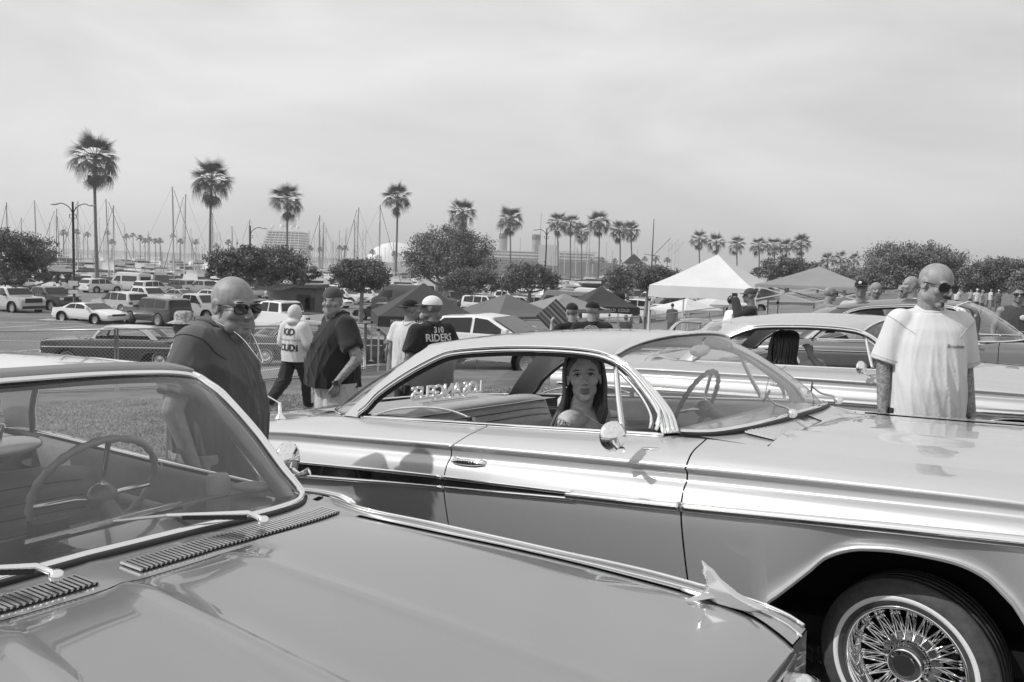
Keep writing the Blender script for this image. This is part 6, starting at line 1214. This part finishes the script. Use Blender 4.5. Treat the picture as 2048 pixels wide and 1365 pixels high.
for i, (x, y) in enumerate([(127, 461), (153, 459), (175, 465), (215, 462), (224, 479), (253, 469), (266, 467), (280, 471), (290, 478), (299, 475), (311, 478), (320, 477), (346, 468), (361, 478), (392, 480), (433, 488), (457, 480), (465, 494), (490, 505), (620, 492), (640, 495), (680, 492), (690, 492), (745, 500), (780, 503), (790, 503), (1230, 518), (1290, 514), (1312, 514), (1205, 516), (1183, 520), (1335, 516)]):
    d = 520 + (i * 53) % 160; tp = at(x, y, d); T = thing('fan_palm', 'small distant fan palm on the far shore behind the masts', 'palm tree', 'distant palms across the harbour', (tp.x, d, -4)); MB().tube([(0, 0, 0), (0, 0, tp.z + 4 - 1)], [.35, .25], 6).build('trunk', BARK, T); o = bpy.data.objects.new('crown', FPM[i % 3]); COL.objects.link(o); o.parent = T; o.scale = (2.1,) * 3; o.location = (0, 0, tp.z + 4 - 1.5); o.rotation_euler = (0, 0, i)
# ------------------------------------------------------------------ broadleaf trees
TBARK = mat('tree_bark', .20, .9, noise=.3, scale=4, bump=.5, bscale=10); LEAF = mat('tree_leaf', .125, .5, noise=.45, scale=1.3, spec=.45); LEAF2 = mat('tree_leaf_pale', .17, .55, noise=.5, scale=1.0, spec=.4)
def tree(label, base_px, base_depth, clumps, trunk_top, n, leaf, m, group, limbs=5, seed=0, tr=.22, split=None):
    """clumps: (px, py, rx_px, ry_px) outlines in the photo, given real size and depth at the tree"""
    n = int(n * 1.7); leaf *= .74; r = np.random.default_rng(seed); g = gnd(base_px, base_depth); T = thing('broadleaf_tree', label, 'tree', group, g); sc = base_depth / FPX; cl = []
    for (px, py, rx, ry) in clumps:
        c = at(px, py, base_depth) - g; cl.append((np.array([c.x, r.uniform(-.35, .35) * rx * sc, c.z]), rx * sc, ry * sc))
    tt = at(*trunk_top, base_depth) - g; mb = MB(); mb.tube(spline([(0, 0, -.1), (tt.x * .4, .02, tt.z * .5), (tt.x, 0, tt.z)], 8), np.linspace(tr, tr * .62, 8), 9)
    for k, (c, a, b) in enumerate(cl[:max(limbs, 3)]):
        e = c + np.array([0, 0, -b * .2]); m_ = (np.array(tt) + e) / 2 + np.array([0, 0, -.12 * abs(e[0] - tt.x)]); mb.tube(spline([tuple(tt), tuple(m_), tuple(e)], 7), np.linspace(tr * .5, tr * .12, 7), 6)
        for q in range(3): e2 = e + r.normal(size=3) * np.array([a, a, b]) * .5; mb.tube([tuple(m_ * .4 + e * .6), tuple(e2)], [tr * .2, tr * .05], 5)
    mb.build('trunk', TBARK, T, True)
    tot = sum(a * b for c, a, b in cl); V = []
    for c, a, b in cl:
        k = int(n * a * b / tot); sub = r.normal(size=(max(6, int(k / 80)), 3)); sub /= np.linalg.norm(sub, axis=1)[:, None]; sub *= r.uniform(.35, 1.0, len(sub))[:, None] ** .5; sub = c + sub * np.array([a, a, b]) * .92
        w = sub[r.integers(0, len(sub), k)] + r.normal(size=(k, 3)) * np.array([.21, .21, .17]) * min(a, b) * 1.1; V.append(w)
    C = np.vstack(V); k = len(C); d1 = r.normal(size=(k, 3)); d1 /= np.linalg.norm(d1, axis=1)[:, None]; d2 = np.cross(d1, r.normal(size=(k, 3))); d2 /= np.linalg.norm(d2, axis=1)[:, None]; s1 = leaf * r.uniform(.6, 1.3, k)[:, None]; s2 = s1 * .55
    Q = np.stack([C - d1 * s1, C - d2 * s2, C + d1 * s1, C + d2 * s2], 1).reshape(-1, 3); me = bpy.data.meshes.new('crown'); me.vertices.add(4 * k); me.vertices.foreach_set('co', Q.ravel()); me.loops.add(4 * k); me.loops.foreach_set('vertex_index', np.arange(4 * k)); me.polygons.add(k); me.polygons.foreach_set('loop_start', np.arange(0, 4 * k, 4)); me.update(); link('crown', me, m, T); return T
TG = 'trees around the lot'
tree('tree at the left edge with low spreading branches', -30, 54, [(20, 488, 55, 30), (60, 500, 48, 28), (85, 520, 25, 20), (10, 530, 45, 25), (70, 548, 45, 14), (115, 556, 42, 12), (20, 560, 40, 12)], (-10, 560), 11000, .11, LEAF, TG, 7, 1)
tree('spreading tree with leaning trunk behind the hooded walker', 556, 50, [(450, 520, 38, 20), (500, 515, 45, 22), (550, 522, 48, 28), (585, 530, 32, 28), (480, 548, 45, 20), (530, 555, 35, 18), (430, 545, 20, 12), (620, 550, 22, 12), (600, 560, 25, 12)], (538, 578), 14000, .10, LEAF, TG, 9, 2, .26)
tree('small round tree right of the black-shirted man', 722, 56, [(700, 545, 38, 24), (740, 548, 40, 26), (722, 530, 42, 16), (680, 560, 24, 16), (762, 562, 22, 16), (720, 572, 30, 12)], (724, 585), 9000, .10, LEAF, TG, 5, 3, .2)
tree('big domed tree in the centre of the lot', 893, 88, [(895, 480, 62, 28), (850, 505, 46, 32), (940, 500, 52, 34), (895, 515, 60, 32), (835, 530, 32, 28), (965, 530, 32, 28), (900, 550, 50, 18)], (890, 575), 17000, .15, LEAF2, TG, 7, 4, .42)
tree('round tree with slim trunk in front of the domed tree', 940, 78, [(935, 560, 42, 24), (965, 555, 34, 22), (905, 566, 24, 16), (985, 568, 20, 14), (940, 578, 40, 10)], (939, 585), 8000, .12, LEAF, TG, 4, 5, .2)
tree('round tree right of the domed tree', 1058, 76, [(1040, 555, 38, 26), (1075, 555, 36, 24), (1020, 568, 22, 18), (1100, 565, 22, 18), (1058, 540, 40, 12)], (1060, 585), 8500, .12, LEAF, TG, 4, 6, .25)
tree('low tree left of the white canopy', 1258, 74, [(1245, 555, 36, 26), (1275, 552, 28, 24), (1225, 568, 18, 14)], (1256, 582), 6500, .12, LEAF2, TG, 3, 7, .2)
tree('dark low tree touching the white canopy', 1294, 64, [(1310, 555, 38, 22), (1340, 560, 32, 20), (1285, 565, 22, 16)], (1296, 585), 7000, .11, LEAF, TG, 3, 8, .2)
tree('dark tree between the white and grey canopies', 1575, 105, [(1560, 535, 40, 20), (1600, 535, 42, 18), (1530, 548, 28, 14), (1640, 548, 20, 12)], (1575, 560), 6500, .19, LEAF, TG, 4, 9, .35)
tree('broad feathery tree behind the white T-shirt man', 1830, 88, [(1790, 520, 52, 32), (1850, 512, 55, 28), (1900, 530, 42, 30), (1760, 545, 42, 30), (1840, 550, 60, 30), (1740, 560, 30, 26), (1920, 560, 22, 22)], (1800, 575), 17000, .16, LEAF2, TG, 7, 10, .4)
tree('dark spreading tree at the right edge', 1985, 84, [(1985, 540, 42, 22), (2020, 535, 38, 18), (1950, 556, 36, 24), (2010, 562, 45, 22), (2050, 555, 30, 24), (1965, 578, 32, 14)], (1985, 580), 13000, .15, LEAF, TG, 6, 11, .4)
tree('dim bush line behind the small palms on the right', 1690, 150, [(1660, 552, 30, 14), (1700, 548, 34, 16), (1735, 550, 26, 16), (1640, 560, 30, 10)], (1690, 562), 5000, .26, LEAF2, TG, 3, 12, .3)
tree('pale bush at the far right', 2046, 70, [(2040, 575, 20, 12), (2060, 560, 26, 22)], (2050, 582), 2500, .14, LEAF2, TG, 2, 13, .2)
# ------------------------------------------------------------------ boats
HULLW = mat('white_gelcoat', .66, .3, 0, .5); HULLD = mat('dark_hull', .13, .3, 0, .5); MASTM = mat('mast_alloy', .30, .45, .4); SAILC = mat('sail_cover', .08, .8); CABG = mat('boat_window', .03, .1)
def hull_mesh(L, W, H):
    xs = np.linspace(-1, 1, 13); G = []
    for x in xs:
        w = W / 2 * (1 - max(0, x) ** 2.2) * (.85 + .15 * min(1, (x + 1) * 3)); sh = H * (1 + .22 * max(0, x) ** 2); G.append([(x * L / 2, -w, sh), (x * L / 2 * .97, -w * .92, H * .3), (x * L / 2 * .9, -w * .4, -.3), (x * L / 2 * .9, w * .4, -.3), (x * L / 2 * .97, w * .92, H * .3), (x * L / 2, w, sh), (x * L / 2, 0, sh + .05), (x * L / 2, -w, sh)])
    mb = MB().grid(G); b0 = mb.n; mb.add(G[0], [tuple(range(7))]); return mb.mesh('hull')
def sailboat(label, px, top_y, depth, rake=0, L=10, dark=False, mw=.13, group='sailboats in the marina', stay=True, rz=None, furled=True):
    tp = at(px, top_y, depth); T = thing('sailboat', label, 'sailboat', group, (tp.x, depth, -3.7), R(rz if rz is not None else random.uniform(60, 120))); h = tp.z + 3.7
    if 'h%d' % L not in HM: HM['h%d' % L] = hull_mesh(L, L * .3, 1.25)
    me = HM['h%d' % L].copy() if dark else HM['h%d' % L]; 
    if not me.materials: me.materials.append(HULLD if dark else HULLW)
    o = bpy.data.objects.new('hull', me); COL.objects.link(o); o.parent = T; MB().box((-.2, 0, 1.5), (L * .42, L * .17, .55)).build('cabin', HULLW, T); MB().box((-.2, 0, 1.55), (L * .36, L * .172, .2)).build('cabin_window', CABG, T)
    x0 = L * .1; MB().tube([(x0, 0, 1.2), (x0 - rake, 0, h)], [mw / 2, mw / 2 * .7], 8).build('mast', MASTM, T, True)
    b = MB().tube([(x0, 0, 2.5), (x0 - L * .42, 0, 2.4)], .09, 6).build('boom', MASTM, T, True); MB().tube([(x0 - .2, 0, 2.65), (x0 - L * .4, 0, 2.52)], .17, 6).build('sail_cover', SAILC, T, True)
    if stay:
        MB().tube([(L * .48, 0, 1.6), (x0 + .05, 0, h * .97)], (.035 if depth < 145 else .02), 5).build('furled_jib', SAILC if furled else MASTM, T, True); MB().tube([(-L * .48, 0, 1.3), (x0 - rake, 0, h)], .018, 4).build('backstay', MASTM, T)
        for sd in (1, -1): MB().tube([(x0, sd * L * .14, 1.3), (x0, sd * .5, h * .55), (x0, 0, h * .92)], .016, 4).build('shroud', MASTM, T)
        MB().tube([(x0, -.6, h * .55), (x0, .6, h * .55)], .03, 5).build('spreader', MASTM, T)
    return T
HM = {}
for i, (x, y, d) in enumerate([(22, 405, 128), (57, 400, 150), (122, 418, 140), (135, 419, 160), (166, 403, 135), (200, 398, 122), (239, 411, 130), (331, 373, 121), (380, 389, 126), (414, 425, 150), (508, 440, 150), (633, 462, 180), (650, 431, 140), (700, 440, 150), (725, 415, 135), (748, 409, 130), (656, 446, 170), (106, 433, 170), (52, 436, 175), (455, 452, 180)]):
    sailboat('sailboat with tall bare mast, %s from the left among the tallest masts' % ['1st', '3rd', '5th', '6th', '7th', '8th', '9th', '10th', '11th', '12th', '14th', '15th', '16th', '18th', '19th', '20th', '17th', '4th', '2nd', '13th'][i], x, y, d, .15 * (i % 3), 11 if i % 2 else 10, i % 5 == 0, .17, rz=(20 if i % 2 else 160) + (i * 13) % 30)
rr = random.Random(11)
for i in range(90):
    x = rr.choice([rr.uniform(-10, 540), rr.uniform(600, 800), rr.uniform(1000, 1300), rr.uniform(80, 700)]); y0 = 500 + x * .034; sailboat('sailboat with slim mast in the crowded marina rows', x, y0 - rr.uniform(18, 72), rr.uniform(170, 340), 0, 10, i % 7 == 0, .13, rz=rr.uniform(0, 180), stay=i % 5 == 0)
def motor_boat(label, px, depth, L, rz, v=.7, fly=True, cover=False):
    p = at(px, 540, depth); T = thing('motor_boat', label, 'motor boat', 'motor boats in the marina', (p.x, depth, -3.7), R(rz)); m = vpaint(v); me = hull_mesh(L, L * .34, L * .17); me.materials.append(m); o = bpy.data.objects.new('hull', me); COL.objects.link(o); o.parent = T
    v_ = [(-L * .35, -1.4), (L * .18, -1.2), (L * .18, 1.2), (-L * .35, 1.4)]; hh = L * .17; k_ = L / 11; a = [(x, y * k_, hh) for x, y in v_]; b = [(x * .88 - .1, y * k_ * .85, hh + 1.5 * k_) for x, y in v_]; MB().add(a + b, [(4, 5, 6, 7), (0, 1, 5, 4), (1, 2, 6, 5), (2, 3, 7, 6), (3, 0, 4, 7)]).build('cabin', SAILC if cover else m, T)
    if not cover: MB().box((-L * .08, 0, hh + .85 * k_), (L * .47, 2.62 * k_, .42 * k_)).build('cabin_window', CABG, T)
    if fly: MB().box((-L * .12, 0, hh + 1.8 * k_), (L * .3, 2.0 * k_, .7 * k_)).build('flybridge', m, T); MB().box((-L * .14, 0, hh + 2.9 * k_), (L * .3, 2.2 * k_, .1)).build('bimini_top', SAILC if cover else m, T); MB().tube([(-L * .2, 0, hh + 1.5 * k_), (-L * .2, 0, hh + 4.5)], .04, 5).build('antenna', MASTM, T)
    return T
for i in range(140):
    x = [rr.uniform(60, 420), rr.uniform(-20, 330), rr.uniform(380, 820), rr.uniform(980, 1320)][i % 4]; d = 118 + (i * 37) % 42 if i < 100 else rr.uniform(165, 330); motor_boat('white motor boat in the crowded marina rows' if i % 5 else 'motor boat under a dark cover in the marina rows', x, d, rr.choice([6, 7, 8, 9]) if i < 100 else 11, rr.choice([0, 180, 90, 25, 155, 60, 120]), rr.choice([.7, .62, .66]), i % 2 == 0, i % 5 == 0)
# ------------------------------------------------------------------ big ships, dome, sheds
def cruise_ship():
    d = 900; c = at(572, 516, d); T = thing('cruise_ship', 'white cruise ship seen stern-on behind the third palm', 'ship', None, (c.x, d, -3.7)); W = 44; z0 = c.z + 4.5
    MB().box((0, 0, 6), (W, 60, 12)).build('hull', HULLW, T)
    for k in range(9):
        w = W * (1 - .018 * k); z = 13.5 + k * 2.75; dk = MB().box((k * .25, 0, z), (w, 50 - k * 2, 1.3)).build('deck', HULLW, T); MB().box((k * .25, .8, z - 1.35), (w * .96, 48 - k * 2, 1.5)).build('deck_windows', CABG, dk)
        for q in range(9): MB().box((k * .25 - w / 2 + w * (q + .5) / 9, -25 + k, z - 1.3), (.7, .5, 1.6)).build('balcony_post', HULLW, dk)
    for x, s_ in ((-15, 2.2), (-5, 2.6), (6, 2.2), (13, 2.0)): MB().ell((x, 0, 41), (s_, s_, s_ * 1.2), 14, 10).build('radome', HULLW, T, True)
    MB().box((1, 5, 46), (16, 8, 9)).build('funnel', HULLW, T); MB().tube([(0, 0, 38), (0, 0, 62)], .5, 6).build('radar_mast', MASTM, T)
cruise_ship()
def liner():
    d = 800; c = at(1040, 524, d); T = thing('ocean_liner', 'old ocean liner with dark capped funnels behind the palms', 'ship', None, (c.x, d, -3.7)); s_ = d / FPX
    MB().box((20, 0, 6), (150, 30, 13)).build('hull', HULLD, T)
    for k, (w, z) in enumerate(((130, 14), (118, 17), (104, 20))): dk = MB().box((22, 0, z), (w, 26 - k * 3, 2.4)).build('deck', HULLW, T); MB().box((22, -.3, z - .2), (w * .97, 26 - k * 3, .9)).build('deck_windows', CABG, dk)
    for px in (1006, 1072):
        x = at(px, 500, d).x - c.x; f = MB().lathe([(4.2, 20), (4.2, 33), (4.1, 33.2)], 24, 'z', (x, 0, 0)).build('funnel', mat('funnel_paint', .24, .5), T, True); MB().lathe([(4.3, 33), (4.3, 38), (3.4, 38.2), (.01, 38)], 24, 'z', (x, 0, 0)).build('funnel_cap', mat('funnel_black', .02, .5), f, True)
    for px, h in ((1080, 60), (1000, 48), (1110, 42)): x = at(px, 500, d).x - c.x; MB().tube([(x, 2, 18), (x, 2, h)], [.6, .3], 6).build('mast', MASTM, T)
    x = at(1092, 505, d).x - c.x; MB().box((x + 2, -16, 18), (20, .6, 20)).build('white_screen', HULLW, T); x2 = at(1150, 505, d).x - c.x; MB().box((x2, -16, 22), (46, 1, 1.2)).build('gangway_beam', HULLW, T)
    for q in range(9): MB().box((x2 - 22 + q * 5.5, -16, 12), (.8, .8, 22)).build('gangway_post', HULLW, T)
liner()
c = at(790, 526, 640); T = thing('domed_hall', 'great white dome behind the fourth palm', 'dome', None, (c.x, 640, -4)); mb = MB(); mb.ell((0, 0, 2), (24, 24, 20), 36, 20); mb.build('dome', mat('dome_white', .7, .6), T, True); MB().box((0, -22, 3), (30, 8, 6)).build('entrance_block', HULLW, T)
def shed(label, px0, px1, yt, depth, d_, v, roof=.08, cat='shed', name='shed', overhang=.5):
    a, b = gnd(px0, depth), gnd(px1, depth); w = b.x - a.x; h = at(px0, yt, depth).z - a.z; T = thing(name, label, cat, None, ((a.x + b.x) / 2, depth + d_ / 2, min(a.z, b.z) - .3)); MB().box((0, 0, h / 2), (w, d_, h)).build('walls', mat('shed_wall_%d' % int(v * 100), v, .8, noise=.1, scale=1), T); MB().box((0, 0, h + .12), (w + overhang, d_ + overhang, .24)).build('roof', mat('shed_roof_%d' % int(roof * 100), roof, .8), T); MB().box((w * .22, -d_ / 2 - .02, 1.2), (1.0, .06, 2.1)).build('door', TRIMB, T); MB().box((w * .36, -d_ / 2 - .02, 1.6), (.7, .06, .9)).build('window', CABG, T)
shed('long brown shed behind the white pickup', 545, 632, 566, 60, 3, .10, .09); shed('low hut with flat overhanging roof right of the palms', 1212, 1252, 556, 96, 5, .12, .14, 'hut', 'hut', 1.4); shed('long dark block left of the flat-roofed hut', 1168, 1214, 566, 100, 4, .1, .1)
c = at(1267, 528, 150); T = thing('hut_roof_pavilion', 'small pavilion with dark pyramid roof between palm pairs', 'pavilion', None, (c.x, 150, -3.2)); z = c.z + 3.2; MB().add([(-1.9, -1.9, z), (1.9, -1.9, z), (1.9, 1.9, z), (-1.9, 1.9, z), (0, 0, z + 1.9)], [(0, 1, 4), (1, 2, 4), (2, 3, 4), (3, 0, 4), (3, 2, 1, 0)]).build('pyramid_roof', mat('dark_shingles', .04, .9), T); MB().box((0, 0, z / 2), (3.0, 3.0, z - .05)).build('walls', HULLW, T)
c = gnd(1302, 120); tz = at(1303, 438, 120).z - c.z; T = thing('signal_mast', 'tall signal mast with yardarm left of the white canopy', 'flagpole', None, c); MB().tube([(0, 0, 0), (0, 0, tz)], [.14, .05], 8).build('pole', LAMPM, T, True); MB().tube([(-1.2, 0, tz * .58), (1.2, 0, tz * .56)], .04, 6).build('yardarm', LAMPM, T); MB().tube([(0, 0, tz * .55), (2.6, 0, tz * .78)], .04, 6).build('gaff', LAMPM, T)
for i, (x, yt, w) in enumerate(((1338, 482, 14), (1352, 486, 12), (1150, 478, 0), (437, 465, 0))):
    d = 1100; c = at(x, 540, d); t = at(x, yt, d); T = thing('harbour_crane' if w else 'harbour_tower', ['pale harbour crane, taller of the two beyond the pavilion', 'pale harbour crane, shorter of the two beyond the pavilion', 'thin harbour tower behind the palm cluster', 'pale lattice tower left of the cruise ship'][i], 'crane' if w else 'tower', None, (c.x, d, -4)); h = t.z + 4
    for s_ in (-1, 1): MB().tube([(s_ * 3, 0, 0), (s_ * 2, 0, h)], .6, 5).build('leg', HULLW, T)
    for k in range(6): MB().bar((-3, 0, h * k / 6), (3, 0, h * (k + 1) / 6), .5).build('brace', HULLW, T)
    if w: MB().bar((-4, 0, h * .7), (w * .8, 0, h * 1.05), .9).build('jib', HULLW, T)

# each boat and distant palm gets its own place in its row
def name_rows(group, text):
    rows = {}
    for o in bpy.data.objects:
        if o.get('group') == group and ('crowded marina rows' in o['label'] or 'marina rows' in o['label'] or 'far shore' in o['label']):
            d = o.location.y; k = (o['label'], 'near' if d < 136 else 'second' if d < 165 else 'third' if d < 230 else 'far'); rows.setdefault(k, []).append(o)
    for (lb, rw), os_ in rows.items():
        os_.sort(key=lambda o: o.location.x / o.location.y)
        for i, o in enumerate(os_): o['label'] = text(lb, rw, nth(i + 1))
name_rows('motor boats in the marina', lambda lb, rw, n: ('dark-covered motor boat' if 'dark cover' in lb else 'white motor boat') + ', %s from the left in the %s marina row' % (n, rw))
name_rows('sailboats in the marina', lambda lb, rw, n: 'slim-masted sailboat, %s from the left in the %s marina row' % (n, rw))
name_rows('distant palms across the harbour', lambda lb, rw, n: 'small distant fan palm, %s from the left on the far shore' % n)
# ------------------------------------------------------------------ sea air
hz = bpy.data.materials.new('sea_haze'); hz.use_nodes = True; n = hz.node_tree; n.nodes.clear(); o_ = n.nodes.new('ShaderNodeOutputMaterial'); pv = n.nodes.new('ShaderNodeVolumePrincipled'); pv.inputs['Color'].default_value = col(.95); pv.inputs['Density'].default_value = .00055; pv.inputs['Anisotropy'].default_value = .3; n.links.new(pv.outputs[0], o_.inputs['Volume'])
MB().box((0, 1280, 40), (7400, 3400, 100)).build('haze', hz, label='thin pale haze over the harbour', cat='haze', kind='stuff')
